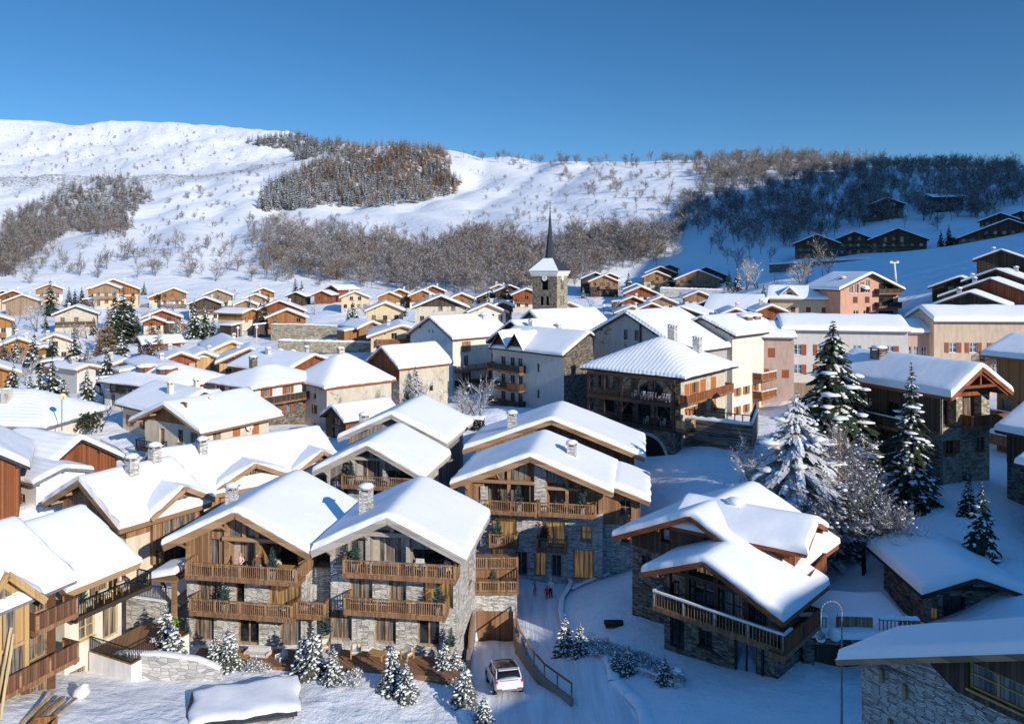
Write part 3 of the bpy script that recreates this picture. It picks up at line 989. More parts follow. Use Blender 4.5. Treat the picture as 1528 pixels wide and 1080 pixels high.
def bare_tree_mb(seed, h, spread=.45, levels=3, n0=6, n1=5, n2=4, r0=None, lean=.1, first=.22, multi=1, sides=(6, 4, 3, 3), snowpads=0.0, twig=.55, wig=.22, fr=1.0, flat=False):
    """trunk, limbs, boughs and twigs, each tapering; returns trunk and crown meshes"""
    g = random.Random(seed)
    tr, cr = MB(), MB()
    r0 = r0 or h * .018

    def grow(p, d, l, r, lev, mb):
        pts = [p]; dd = d
        if flat and lev == levels:
            e = p + (dd + Vector((g.uniform(-.3, .3), g.uniform(-.3, .3), .15))).normalized() * l; w = dd.cross(Vector((g.uniform(-1, 1), g.uniform(-1, 1), g.uniform(-.4, .4)))).normalized() * (r * 1.3)
            mb.quad(p - w, p + w, e + w * .5, e - w * .5)
            return
        ns = 3 if lev < 2 else 2
        for i in range(ns):
            dd = (dd + Vector((g.uniform(-wig, wig), g.uniform(-wig, wig), g.uniform(-wig * .3, wig * .6)))).normalized()
            pts.append(pts[-1] + dd * (l / ns))
        for i in range(ns):
            ra = lerp(r, r * .4, i / ns); rb = lerp(r, r * .4, (i + 1) / ns)
            mb.tube(pts[i], pts[i + 1], ra, rb, sides[min(lev, 3)], 0, cap=False)
        if snowpads and lev >= 1 and g.random() < snowpads:
            q = pts[1].lerp(pts[2], g.random()); s = l * g.uniform(.07, .15)
            cr.blob(q + Vector((0, 0, s * .25)), (s, s, s * .55), m=1, jit=.3)
        if lev >= levels: return
        n = (n0, n1, n2, n2)[lev]
        for i in range(n):
            t = lerp(first if lev == 0 else .2, 1.0, (i + g.random() * .7) / n) * ns
            k = min(int(t), ns - 1)
            q = pts[k].lerp(pts[k + 1], t - k)
            ax = (pts[k + 1] - pts[k]).normalized()
            a = g.uniform(0, 6.283)
            s = Vector((math.cos(a), math.sin(a), 0)); s = (s - ax * s.dot(ax)).normalized()
            sp = spread * g.uniform(.7, 1.35)
            nd = (ax * (1 - sp * .5) + s * sp + Vector((0, 0, .12))).normalized()
            grow(q, nd, l * g.uniform(.38, .62) * (1.0 if lev else lerp(1.15, .75, i / n)), max(r * (.42 if lev < 2 else .5), .004 * fr), lev + 1, cr)
    for m_ in range(multi):
        d = Vector((g.uniform(-lean, lean) * (1 + multi * .8), g.uniform(-lean, lean) * (1 + multi * .8), 1)).normalized()
        grow(Vector((g.uniform(-.1, .1) * multi, g.uniform(-.1, .1) * multi, -.3)), d, h * g.uniform(.7, .85), r0, 0, tr)
    return tr, cr


def put_tree(name, meshes, loc, label, group, sx=1.0, sz=1.0, rz=None, cat='tree', parts=True):
    o = thing(name, label, cat, loc, random.uniform(0, 6.28) if rz is None else rz, group)
    o.scale = (sx, sx, sz)
    for nm, me in meshes:
        c = bpy.data.objects.new(nm, me); COL.objects.link(c); c.parent = o
    return o


def one_tree(name, me, loc, label, group, sx=1.0, sz=1.0, cat='tree'):
    """far trees: crown and trunk too small to tell apart"""
    o = bpy.data.objects.new(name, me); COL.objects.link(o)
    o.location = loc; o.rotation_euler = (0, 0, random.uniform(0, 6.28)); o.scale = (sx, sx, sz)
    return tag(o, label, cat, group)


def mesh_arrays(me):
    v = np.empty(len(me.vertices) * 3); me.vertices.foreach_get('co', v)
    lt = np.empty(len(me.polygons), np.int64); me.polygons.foreach_get('loop_total', lt)
    li = np.empty(len(me.loops), np.int64); me.loops.foreach_get('vertex_index', li)
    mi = np.empty(len(me.polygons), np.int64); me.polygons.foreach_get('material_index', mi)
    return v.reshape(-1, 3), lt, li, mi


def merged(name, protos, spots, label, kind='stuff', cat=None, parent=None):
    """one mass of trees: spots = (x, y, z, which, scale_xy, scale_z)"""
    arrs = []
    mats = []
    for me in protos:
        v, lt, li, mi = mesh_arrays(me)
        k = []
        for q in me.materials:
            if q not in mats: mats.append(q)
            k.append(mats.index(q))
        arrs.append((v, lt, li, np.array(k)[mi]))
    V, LT, LI, MI = [], [], [], []
    off = 0
    for (x, y, z, w, sx, sz) in spots:
        v, lt, li, mi = arrs[w]
        a = random.uniform(0, 6.28); c, s = math.cos(a), math.sin(a)
        q = np.stack([(v[:, 0] * c - v[:, 1] * s) * sx + x, (v[:, 0] * s + v[:, 1] * c) * sx + y, v[:, 2] * sz + z], 1)
        V.append(q); LT.append(lt); LI.append(li + off); MI.append(mi); off += len(v)
    V, LT, LI, MI = map(np.concatenate, (V, LT, LI, MI))
    me = bpy.data.meshes.new(name)
    me.vertices.add(len(V)); me.vertices.foreach_set('co', V.ravel())
    me.loops.add(len(LI)); me.loops.foreach_set('vertex_index', LI)
    me.polygons.add(len(LT)); me.polygons.foreach_set('loop_start', np.concatenate([[0], np.cumsum(LT)[:-1]])); me.polygons.foreach_set('loop_total', LT)
    for m in mats: me.materials.append(m)
    me.polygons.foreach_set('material_index', MI)
    me.update(calc_edges=True)
    o = bpy.data.objects.new(name, me); COL.objects.link(o)
    return tag(o, label, cat, None, kind)
# ------------------------------------------------------------------ the village behind
def far_house(label, ax, ay, d, pyb, wp, rz=8, lower='cream', upper='orange_wood', name='chalet', cat='chalet', zb=None, beam=None, t=.42, L=None,
              bal=True, style='w', sh='shutter_brown', group='chalets of the village', cols=None, chim=0, ovf=.9, side='r', hip=False, floors=None,
              snow=.3, sidewin=2, xr=0, plainfront=False, balmat=None, ovs=.8, door=.25):
    W = wp * d / FPX / max(.5, math.cos(R(rz))) - 2 * ovs
    if hip: W = wp * d / FPX
    if d > 190: pyb += 5
    if abs(rz) <= 24: rz = -math.degrees(math.atan((ax - CX) / FPX)) * .85 + (rz - 8) * .6
    h = House(name, label, cat, ax, ay, d, pyb, W, L or W * 1.05, t, rz, ovf=ovf, ovs=ovs, xr=xr, hip=hip, group=group)
    ev = min(h.eave('l'), h.eave('r'))
    beam = beam or {'orange_wood': 'honey_beam', 'red_wood': 'red_beam', 'honey': 'honey_beam', 'old_wood': 'dark_beam', 'tan_board': 'honey_beam', 'yellow_wood': 'honey_beam'}.get(upper, 'honey_beam')
    if zb is None: zb = max(2.2, ev - 2.2) if upper else None
    nf = floors or max(1, int((h.H - 1.1) / 2.6))
    if not plainfront:
        c = cols or max(2, int(W / 2.6))
        for k in range(nf):
            z = 1.0 + 2.6 * k
            hw = W / 2 - .3
            if z + 1.4 > ev - .1: hw = max(.8, (h.H - .4 - z - 1.3) / t - .3)
            hw = min(hw, W / 2 - .3)
            cc = max(1, int(round(c * hw / (W / 2))))
            auto_windows(h, 'f', 1, cc, style, w=1.15, hh=1.25, zf=z, u0=-hw, u1=hw, sh=sh, skip=.12, door=door if bal else 0)
        if bal and nf >= 2:
            u = (W / 2 - .2) * WRND.uniform(.6, 1.0)
            o = WRND.uniform(-1, 1) * (W / 2 - .2 - u)
            h.balcony('f', -u + o, u + o, 1.0 + 2.6 * (nf - 1) - 1.0 if nf < 3 else 2.6 * (nf - 2), 1.1, mat=balmat or (upper or 'honey'), beam=beam, closed=True)
    if sidewin:
        auto_windows(h, side, max(1, min(nf, int((ev - .6) / 2.6))), max(1, int(h.L / 4)), style, w=1.1, hh=1.2, zf=1.0, dz=2.6, sh=sh, skip=.1)
    h.walls(lower, upper, zb)
    h.roof(mat=beam, snow=snow, fascia=.3, ng=5, nl=5)
    if not chim and WRND.random() < .55: chim = 1
    if lower in ('cream', 'pale_cream', 'yellow', 'beige', 'orange_wood', 'honey') and WRND.random() < .6:
        p = MB(); hh = WRND.uniform(.7, 1.5); w2 = h.W / 2 + .05; p.box(-w2, w2, -.05, h.L, -2.5, hh); p.build('plinth', WRND.choice(('dark_stone', 'stonewash', 'grey_stone')), h.root)
    if WRND.random() < .5 and d > 130 and name == 'chalet':
        q = WRND.choice((-1, 1)); w3 = WRND.uniform(2.2, 3.8); x0 = q * (h.W / 2 + .02); z3 = WRND.uniform(2.3, 3.0); y3 = WRND.uniform(.4, h.L * .4)
        p = MB(); p.box(x0, x0 + q * w3, y3, y3 + 4.5, -2.5, z3); a3 = p.build('annex', WRND.choice((lower, upper or lower, 'old_wood')), h.root)
        p = MB(); xs = edge_samples(min(x0, x0 + q * w3) - .3, max(x0, x0 + q * w3) + .3, .2, 3, []); ys = edge_samples(y3 - .4, y3 + 4.8, .2, 3, [])
        p.grid(len(xs), len(ys), [(x, y, z3 + .02 + .35 * math.sqrt(max(0, 1 - (1 - min(min(x - xs[0], xs[-1] - x, y - ys[0], ys[-1] - y) / .25, 1)) ** 2)) + .12 * (w3 - abs(x - x0))) for y in ys for x in xs]); p.build('roof_snow', 'roof_snow', a3)
    for k in range(chim):
        h.chimney(WRND.choice((-1, 1)) * W * .2, h.L * WRND.uniform(.3, .7), mat=WRND.choice(('pale_stone', 'oldgrey')), h=1.0)
    return h


def village_far():
    F = far_house
    # --- rows at the foot of the slope, west part
    F('dark red chalet half out of the picture beside the tan gabled house', 4, 434, 300, 458, 50, upper='red_wood')
    F('small brown chalet just behind the plain tan gable', 19, 434, 285, 456, 34, upper='red_wood', lower='beige')
    F('house with one broad plain tan boarded gable above bushes', 33, 440, 262, 466, 48, lower='tan_board', upper='tan_board', plainfront=True, zb=3)
    F('cream house half hidden by a tall snowy conifer', 74, 424, 300, 450, 38, lower='pale_cream', upper='tan_board', rz=18)
    F('large honey coloured double gabled chalet, topmost on the slope above the village', 169, 417, 285, 452, 72, lower='yellow', upper='orange_wood', cols=5, L=14)
    F('lower front wing of a double gabled honey chalet, with snowy balcony', 158, 422, 268, 452, 40, lower='yellow', upper='tan_board', rz=8)
    F('small red boarded chalet below the large double gabled one', 161, 441, 270, 462, 34, upper='red_wood', rz=-8)
    F('grey stone house with dark gable beam and small centre balcony', 113, 457, 215, 494, 62, lower='stonewash', upper='stonewash', rz=10, cols=3, beam='dark_beam', balmat='old_wood')
    F('wide orange boarded chalet with cream ground floor on the upper edge', 259, 430, 280, 453, 40, rz=14, cols=4, L=10)
    F('low orange wing joined to a wide cream and orange chalet', 240, 437, 282, 452, 36, rz=14)
    F('cream house with brown gable and dark garage opening, in the upper row', 325, 432, 285, 456, 44, lower='pale_cream', upper='tan_board', style='w')
    F('grey brown chalet with two stepped roofs and snowy balcony', 306, 444, 258, 474, 50, lower='pale_cream', upper='old_wood', rz=10)
    F('dark brown chalet with a blue gable window and long side roof', 242, 463, 222, 494, 58, lower='cream', upper='red_wood', rz=14, balmat='red_wood')
    F('small cottage with cream lower wall below the dark brown chalet', 229, 474, 214, 493, 34, lower='cream', upper='red_wood', rz=14, bal=False)
    F('little cream and orange block with a single pitched snowy roof', 377, 461, 214, 494, 20, rz=62, lower='cream', upper='orange_wood', L=9.5, bal=False, t=.3)
    F('orange topped chalet peeping over a cream wood-fronted one', 393, 430, 302, 452, 34, lower='cream')
    F('cream chalet with timber gable beside a conifer on the upper road', 381, 439, 290, 456, 32, lower='yellow', upper='tan_board')
    F('cream chalet with snowy roof lip above the parking lane', 367, 448, 262, 468, 36, lower='cream', upper='tan_board')
    F('dark boarded hut with pointed snow roof among conifers', 441, 436, 282, 452, 30, lower='old_wood', upper='old_wood', rz=-20, name='hut', cat='hut')
    F('broad brown chalet with brick chimney and open loft', 417, 449, 226, 484, 78, lower='red_wood', upper='red_wood', cols=5, chim=1, rz=10, L=12)
    F('orange boarded chalet front standing on the long stone terrace', 428, 462, 210, 496, 62, lower='orange_wood', upper='orange_wood', rz=10, L=6, cols=3)
    F('dark red chalet showing a sunlit long side, topmost of its row', 494, 426, 292, 446, 24, rz=-38, lower='red_wood', upper='red_wood', bal=False, side='r', L=9)
    F('small dark red chalet with a low gable beside snowy shrubs', 480, 434, 280, 447, 30, rz=-18, lower='red_wood', upper='red_wood', bal=False)
    F('cream gabled house with white roof edge and brown shutters', 530, 435, 258, 459, 46, lower='yellow', upper=None, bal=False, style='w', rz=12, cols=4)
    F('orange brown chalet with balcony, first of a tight cluster', 581, 436, 268, 456, 38, upper='orange_wood', rz=12)
    F('orange chalet with a tall conifer before its gable', 596, 432, 282, 458, 42, upper='orange_wood', rz=12)
    F('orange chalet with white round gable ornament in a tight cluster', 631, 433, 276, 454, 44, upper='orange_wood', rz=12)
    F('red orange chalet rising behind the one with the round ornament', 646, 427, 300, 448, 40, upper='red_wood', rz=12, lower='orange_wood')
    F('orange boarded chalet with pale ground floor beside grey stone block', 689, 438, 255, 464, 42, upper='orange_wood', rz=12)
    F('orange chalet top showing behind a slim golden larch', 745, 425, 282, 446, 28, upper='orange_wood')
    F('dark timber chalet with glazed gable near the church tower', 761, 426, 262, 454, 48, upper='old_wood', rz=14, lower='pale_cream')
    F('red balconied chalet partly hidden by the church tower', 786, 431, 250, 458, 46, upper='red_wood', rz=14)
    F('brown chalet gable low behind the golden larch', 731, 436, 265, 458, 42, upper='old_wood', rz=14)
    # --- old village houses
    F('tan house with a large brown balcony in its gable', 575, 452, 206, 492, 60, lower='yellow', upper='yellow', rz=12, cols=3, balmat='old_wood', L=12)
    F('big grey cream stone house with a black open loft under the gable', 658, 442, 200, 494, 84, lower='stonewash', upper='old_wood', rz=12, zb=7.3, cols=4, L=14, bal=False)
    F('cream house with small balconies beside the red gabled house', 728, 454, 196, 492, 62, lower='pale_cream', upper='pale_cream', rz=10, cols=4, L=10)
    F('narrow house with a bright red boarded gable and pink shutters', 750, 451, 198, 492, 36, lower='mauve', upper='red_wood', rz=10, cols=3, L=10, bal=False)
    F('cream cottage with red shutters tucked behind the church roof', 850, 452, 196, 484, 56, lower='cream', upper=None, rz=18, style='s', sh='shutter_red', bal=False, L=8)
    F('pale yellow house with two storeys of brown shutters and red balconies', 600, 486, 158, 532, 100, lower='yellow', upper='yellow', rz=14, cols=5, L=16, style='w', balmat='red_wood', t=.33)
    F('low orange shed roof joined behind the yellow shuttered house', 556, 480, 180, 508, 40, rz=35, lower='orange_wood', upper='orange_wood', bal=False, L=10)
    # --- east part, below the woods
    F('dark timber chalet with a log gable and snowy verge, lone on its terrace', 902, 411, 288, 436, 46, lower='old_wood', upper='honey', rz=14, L=9)
    F('dark roof half showing behind the lone log gabled chalet', 889, 407, 304, 432, 44, lower='old_wood', upper='old_wood', rz=14, bal=False)
    F('small red chalet at the back of the lone terrace group', 910, 408, 315, 426, 30, upper='red_wood', rz=14)
    F('topmost red chalet of the stepped hamlet under the woods', 999, 395, 335, 414, 30, upper='red_wood', rz=12, lower='red_wood')
    F('long red roofed chalet second from the top of the stepped hamlet', 986, 398, 322, 420, 46, upper='red_wood', rz=12, lower='honey')
    F('brown chalet with pale base under two red chalets of the hamlet', 980, 405, 305, 427, 42, upper='honey', rz=12, lower='beige')
    F('double gabled timber chalet with tall glazed front', 1042, 403, 290, 432, 68, upper='honey', rz=14, lower='honey', cols=5, L=8)
    F('dark chalet with long carport behind the glazed double gable', 1054, 399, 306, 430, 62, upper='old_wood', rz=14, lower='old_wood')
    F('red boarded chalet with black glazed gable in the lower hamlet', 957, 428, 262, 448, 52, upper='red_wood', rz=14, lower='cream')
    F('dark roof edge close behind the black glazed gable', 950, 424, 275, 444, 40, upper='old_wood', rz=14, lower='old_wood', bal=False)
    F('cream chalet with plain timber gable and white wall panel', 988, 443, 240, 462, 48, upper='tan_board', rz=16, lower='pale_cream')
    F('small brown chalet with dark porch, in the lower hamlet', 945, 443, 244, 460, 40, upper='red_wood', rz=14)
    F('yellow gabled chalet with row of small windows above the big grey house', 943, 457, 228, 476, 50, upper='yellow', rz=14, lower='yellow', bal=False)
    F('yellow fronted chalet with red timber gable and three brown shutters', 973, 453, 226, 476, 46, upper='red_wood', rz=14, lower='yellow', bal=False)
    F('orange timber chalet with cross-braced glazed gable', 1043, 435, 240, 456, 46, upper='honey', rz=14, lower='pale_cream')
    # --- dark roofs behind the long grey house
    F('low dark house under a very broad snow roof', 1015, 458, 168, 492, 92, lower='old_wood', upper='old_wood', rz=-12, L=13, t=.33, bal=False)
    F('black gabled roof with a white snow ball on its ridge', 1055, 449, 190, 470, 56, lower='old_wood', upper='old_wood', rz=-14, bal=False)
    F('chalet with a red timber gable jutting over a dark loggia', 1098, 461, 158, 500, 44, lower='red_wood', upper='red_wood', rz=16, beam='red_beam', bal=False, L=10)
    F('small red timber gable with carved posts, next to the peach houses', 1152, 456, 160, 490, 44, lower='red_wood', upper='red_wood', rz=22, beam='red_beam', bal=False, L=9)
    F('steep snow roofed house behind the red timber gables', 1148, 441, 178, 480, 66, lower='beige', upper='red_wood', rz=60, L=12, bal=False, t=.5)
    F('tiny brown hut alone high on the snowy mountainside', 408, 236, 1120, 238, 11, upper='red_wood', lower='red_wood', name='hut', cat='hut', bal=False)
    # --- chalets high on the shaded slope
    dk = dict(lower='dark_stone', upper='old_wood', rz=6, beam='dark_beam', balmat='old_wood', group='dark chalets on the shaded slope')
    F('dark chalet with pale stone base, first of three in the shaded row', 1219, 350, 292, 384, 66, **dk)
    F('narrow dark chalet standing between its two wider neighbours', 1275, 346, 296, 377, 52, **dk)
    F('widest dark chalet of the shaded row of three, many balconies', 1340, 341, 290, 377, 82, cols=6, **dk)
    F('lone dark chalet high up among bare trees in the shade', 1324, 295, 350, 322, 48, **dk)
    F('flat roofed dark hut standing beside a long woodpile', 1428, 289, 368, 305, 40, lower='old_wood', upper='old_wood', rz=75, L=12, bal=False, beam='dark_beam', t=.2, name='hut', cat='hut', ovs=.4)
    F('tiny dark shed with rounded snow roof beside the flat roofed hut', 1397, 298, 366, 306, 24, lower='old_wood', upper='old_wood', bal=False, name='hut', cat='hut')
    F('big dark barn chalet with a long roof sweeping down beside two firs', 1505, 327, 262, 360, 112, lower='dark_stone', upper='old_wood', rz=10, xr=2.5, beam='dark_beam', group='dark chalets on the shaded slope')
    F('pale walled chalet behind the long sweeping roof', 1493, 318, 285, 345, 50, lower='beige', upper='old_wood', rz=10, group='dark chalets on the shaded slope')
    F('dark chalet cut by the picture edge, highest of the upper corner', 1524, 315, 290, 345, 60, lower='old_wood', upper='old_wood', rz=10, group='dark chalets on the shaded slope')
    F('brown barn with plain boarded gable above the long beige houses', 1494, 373, 165, 425, 74, lower='old_wood', upper='old_wood', rz=-6, plainfront=True, group='snow roofed houses above the long beige block', L=14)
    F('stone and timber house with round snow capped chimney', 1487, 402, 150, 445, 90, lower='stonewash', upper='old_wood', rz=-14, chim=1, group='snow roofed houses above the long beige block', L=12)
    F('open sided dark house with tall timber posts on the snowfield', 1432, 413, 158, 462, 84, lower='old_wood', upper='old_wood', rz=-4, group='snow roofed houses above the long beige block', L=10)
    F('house with one broad red brown boarded gable', 1478, 416, 138, 470, 138, lower='red_wood', upper='red_wood', rz=-8, plainfront=True, group='snow roofed houses above the long beige block', beam='dark_beam', L=13)
    F('low black gable in front of the red brown one', 1447, 436, 128, 472, 104, lower='old_wood', upper='old_wood', rz=-6, chim=2, group='snow roofed houses above the long beige block', plainfront=True, beam='dark_beam')
    # --- west side, nearer
    F('cream and orange house cut by the picture edge, beside conifers', -6, 470, 205, 512, 46, lower='pale_cream', upper='orange_wood', rz=12)
    F('orange timber chalet with four tall gable windows and snowy balcony', 27, 505, 165, 552, 58, lower='cream', upper='orange_wood', rz=12, cols=4)
    F('chalet roof close behind the four tall gable windows', 31, 500, 178, 545, 40, lower='cream', upper='red_wood', rz=12, bal=False)
    F('cream house with a pink stair wall between conifers', 82, 500, 182, 540, 56, lower='cream', upper=None, rz=14, bal=False)
    F('small orange gable low behind a snowy conifer', 66, 517, 160, 545, 36, upper='orange_wood', rz=14)
    F('orange chalet corner at the picture edge above a snowed wall', -8, 545, 120, 600, 66, lower='orange_wood', upper='orange_wood', rz=14)
    F('tiny orange gable peeping between conifers and grey roofs', 92, 537, 150, 560, 22, upper='orange_wood', bal=False)
    F('grey shed roof with tall open carport under it', 133, 545, 138, 590, 20, rz=58, lower='greyish', upper=None, L=9, bal=False, t=.3, ovs=.6)
    F('grey house with long lean roof behind the carport', 190, 537, 148, 575, 46, rz=44, lower='greyish', upper=None, L=11, bal=False, t=.3)
    F('low pink walled house with a thin snowy roof', 246, 542, 136, 575, 44, rz=40, lower='mauve', upper=None, L=13, bal=False, t=.26)
    F('dark barn with plank door and cream wall, behind the larch', 205, 503, 180, 545, 30, rz=-50, lower='cream', upper='red_wood', L=8, bal=False)
    F('yellow boarded long chalet with pale glazed gable', 347, 510, 165, 548, 68, lower='yellow_wood', upper='yellow_wood', rz=24, L=20, bal=False, cols=2)
    F('small yellow chalet with carved eaves', 305, 526, 154, 560, 62, lower='yellow_wood', upper='yellow_wood', rz=24, L=10, bal=False)
    F('yellow timber chalet with wide open trussed gable', 373, 520, 150, 566, 96, lower='yellow_wood', upper='old_wood', rz=12, zb=3.2, L=10, bal=False, beam='honey_beam')
    F('low house with pinkish gable in front of yellow chalets', 270, 527, 150, 560, 46, lower='mauve', upper='red_wood', rz=30, L=12, bal=False)


def village_mid():
    W1 = 'old houses of the village centre'
    # --- white house, gable and long balconied side
    h = House('house', 'tall white house with a grey gable and two long side balconies', 'house', 640, 474, 150, 592, 13.5, 15, .52, -46, ovf=.5, ovs=.6, group=W1)
    h.window('f', 1.5, 5.0, .9, 1.5, 'k')
    for u in (-.6, .6): h.window('f', u, h.H - 3.0, .35, .6, 'k')
    for k in range(4):
        for u in (3.4, 10.5):
            h.window('r', u, .9 + 2.75 * k, 1.1, 2.0 if k else 1.5, 'd' if k in (2,) else 's', sh='shutter_orange' if k > 1 else 'shutter_brown', pane='pane_curtain')
    h.walls('white', None, faces='flb'); h.walls('pale_cream', None, faces='r', lname='side_wall')
    h.roof('red_beam', .4, fascia=.3)
    h.chimney(2.2, 12, w=1, h=1.1, mat='oldgrey')
    h.balcony('r', .5, 13.5, 5.6, 1.3, mat='honey', closed=False); h.balcony('r', .5, 14, 2.8, 1.3, mat='old_wood', beam='dark_beam', closed=True)
    h.balcony('r', .5, 14, .1, 1.3, mat='old_wood', beam='dark_beam', closed=True)
    # --- stone barn with red boarded gable
    h = House('barn', 'old stone barn with a red boarded gable and a snow roof', 'barn', 569, 519, 128, 612, 9.0, 10.5, .62, -46, ovf=.5, ovs=.5, group=W1)
    h.window('f', -.9, 6.0, 1.2, .5, 'k'); h.window('f', 1.2, 6.0, 1.2, .5, 'k')
    h.window('r', 3.2, .4, 1.1, 1.5, 'x', sh='shutter_red'); h.window('r', 6.6, 3.0, .8, 1.0, 'k')
    h.walls('stonewash', 'red_wood', 5.4, zbs={'r': 99}); h.roof('red_beam', .4, fascia=.28)
    # --- stone house with hipped roof
    h = House('house', 'square stone house with hipped snow roof and three red shuttered openings', 'house', 507, 527, 121, 640, 10.5, 11.5, .72, -47, hip=True, ovf=.6, ovs=.6, group=W1)
    for u in (-2.6, 1.6):
        for z in (5.6, 3.4, .6): h.window('f', u, z, .8, 1.3 if z < 5 else .8, 's' if z == 3.4 else 'w', sh='shutter_brown')
    h.window('r', 3.8, 3.2, 1.1, 1.4, 'x', sh='shutter_red'); h.window('r', 8.4, 2.6, 1.3, 2.2, 'x', sh='shutter_red')
    h.walls('oldgrey', None, faces='flb'); h.walls('stonewash', None, faces='r', lname='side_wall'); h.roof('red_beam', .36, fascia=.3)
    h.chimney(0, 5.4, .9, .5, 'oldgrey')
    h = House('house', 'low wide house whose snow roof rises behind the hipped stone house', 'house', 470, 530, 138, 590, 12, 15, .36, 55, ovf=.7, group=W1)
    auto_windows(h, 'f', 1, 3, 'k', zf=2.5); h.walls('cream', 'red_wood', 2.4); h.roof('red_beam', .36); h.chimney(2, 4, .7, 1.5, 'pale_stone'); h.chimney(-2, 10, .8, 1.2, 'oldgrey')
    # --- little black shed
    h = House('shed', 'small black boarded shed with red side wall and snow roof', 'shed', 495, 607, 103, 658, 5.2, 8.0, .55, -46, ovf=.6, ovs=.5)
    h.window('f', 0, .3, 1.6, 1.4, 'k'); h.window('f', .2, 2.0, 1.8, 1.0, 'w', 'honey_beam')
    h.walls('old_wood', None, faces='flb'); h.walls('red_wood', None, faces='r', lname='side_wall'); h.roof('dark_beam', .35, fascia=.22)
    # --- hipped white villas
    h = House('house', 'white villa with a hipped snow roof and two small roof dormers', 'house', 262, 543, 120, 606, 11, 15, .42, 62, hip=True, ovf=.8, ovs=.8, group=W1)
    auto_windows(h, 'f', 2, 3, 's', sh='shutter_brown', zf=.9, dz=2.8); auto_windows(h, 'l', 2, 4, 'd', zf=.3, dz=2.8, hh=1.9)
    h.walls('white'); h.roof('red_beam', .36, fascia=.25)
    h.balcony('l', 1, 12, 2.9, 1.2, metal=True)
    dormer(h, 1.9, 9.0, 'l'); dormer(h, 1.9, 4.2, 'l')
    h = House('house', 'white hipped house with a brown balcony over a dark stone base', 'house', 392, 546, 118, 622, 10, 12, .40, -36, hip=True, ovf=.8, ovs=.7, group=W1)
    auto_windows(h, 'f', 2, 3, 's', sh='shutter_brown', zf=1.2, dz=2.8); auto_windows(h, 'r', 2, 3, 's', sh='shutter_red', zf=1.2, dz=2.8)
    h.walls('dark_stone', 'white', 3.0); h.roof('red_beam', .36, fascia=.25); h.balcony('r', 0, 11, 3.1, 1.3, mat='old_wood', beam='dark_beam', closed=True)
    h.chimney(-1, 4, .9, 1.5, 'dark_stone')
    h = House('house', 'white house with a dark pointed gable over its balcony', 'house', 148, 564, 124, 612, 8.2, 12, .5, -52, ovf=1.0, ovs=.7, group=W1)
    auto_windows(h, 'f', 2, 2, 'd', zf=.4, dz=2.7, hh=1.8); auto_windows(h, 'r', 2, 3, 'w', zf=.9, dz=2.7)
    h.walls('white', 'red_wood', 5.0); h.roof('dark_beam', .36, fascia=.25); h.balcony('f', -3, 1, 2.8, 1.1, mat='white_paint', closed=True)
    h = House('annex', 'shaded grey blue annex with two windows beneath a snow roof', 'house', 232, 592, 108, 642, 7, 8, .25, -55, ovf=.4, ovs=.4)
    auto_windows(h, 'f', 2, 2, 'w', zf=.9); auto_windows(h, 'r', 1, 2, 'w'); h.walls('greyish'); h.roof('dark_beam', .4)
    # --- house with orange boarded gable
    h = House('house', 'cream house with a wide orange boarded gable and a white dish on its wall', 'house', 244, 604, 86, 678, 10.6, 9.2, .40, -30, ovf=1.3, ovs=1.1)
    h.window('f', .3, 4.75, .85, 1.1, 'w', fine=True); h.window('f', 1.7, 4.75, .85, 1.1, 'w', fine=True)
    h.window('f', -2.1, .2, .9, 2.3, 'd', 'honey_beam', 'pane_curtain', fine=True)
    h.window('f', 1.2, 1.2, .85, 1.5, 'w', 'honey_beam', fine=True); h.window('f', 3.6, 1.0, 1.3, 1.6, 'w', 'honey_beam', 'pane_sky', fine=True)
    h.window('r', 1.7, 1.1, 1.1, 1.5, 'w', fine=True, pane='pane_curtain'); h.window('r', 4.4, 1.1, 1.1, 1.5, 'x', sh='shutter_orange'); h.window('r', 7.2, 1.1, 1.1, 1.5, 'x', sh='shutter_orange')
    h.walls('cream', 'orange_wood', 3.3, zbs={'r': 2.95}); h.roof('honey_beam', .4, fascia=.3)
    h.chimney(1.5, 4, .5, .7, 'cream', slab=False)
    h.balcony('f', -5.3, -1.2, .1, 1.2, metal=True)
    dish('satellite_dish', 'round white dish fixed on the orange gabled house wall', h.world(5.55, 6.0, 2.4), .5, 'white_paint', (.8, -.55, .2))
    h = House('house', 'cream block with red shutters, closely behind the orange gabled house', 'house', 305, 585, 96, 652, 9, 11.5, .42, 52, ovf=.6, ovs=.7)
    for u in (-2.6, .6, 3.2):
        for z in (.9, 3.7): h.window('f', u, z, 1.1, 1.4, 's', sh='shutter_red')
    auto_windows(h, 'l', 2, 3, 's', sh='shutter_red'); h.walls('cream'); h.roof('dark_beam', .4); h.chimney(-2, 4, .6, 1.6, 'cream'); h.chimney(1, 3, .6, 1.3, 'cream')
    # --- left front: cream house with hip and the snow roofs by the frame
    h = House('house', 'long cream house with a tall greenish chimney and two pink framed windows', 'house', 52, 583, 97, 668, 11, 17, .52, 84, ovf=.7, ovs=.7, hip=True, group=W1)
    for y in (2.2, 6.6, 11): h.window('l', y, 2.4, 1.2, 1.5, 's', sh='shutter_orange')
    h.walls('pale_cream'); h.roof('zinc', .45, fascia=.3); h.chimney(-2.6, 7.2, 1.1, 2.0, 'oldgrey', slab=False, snow=.1, l=.8)


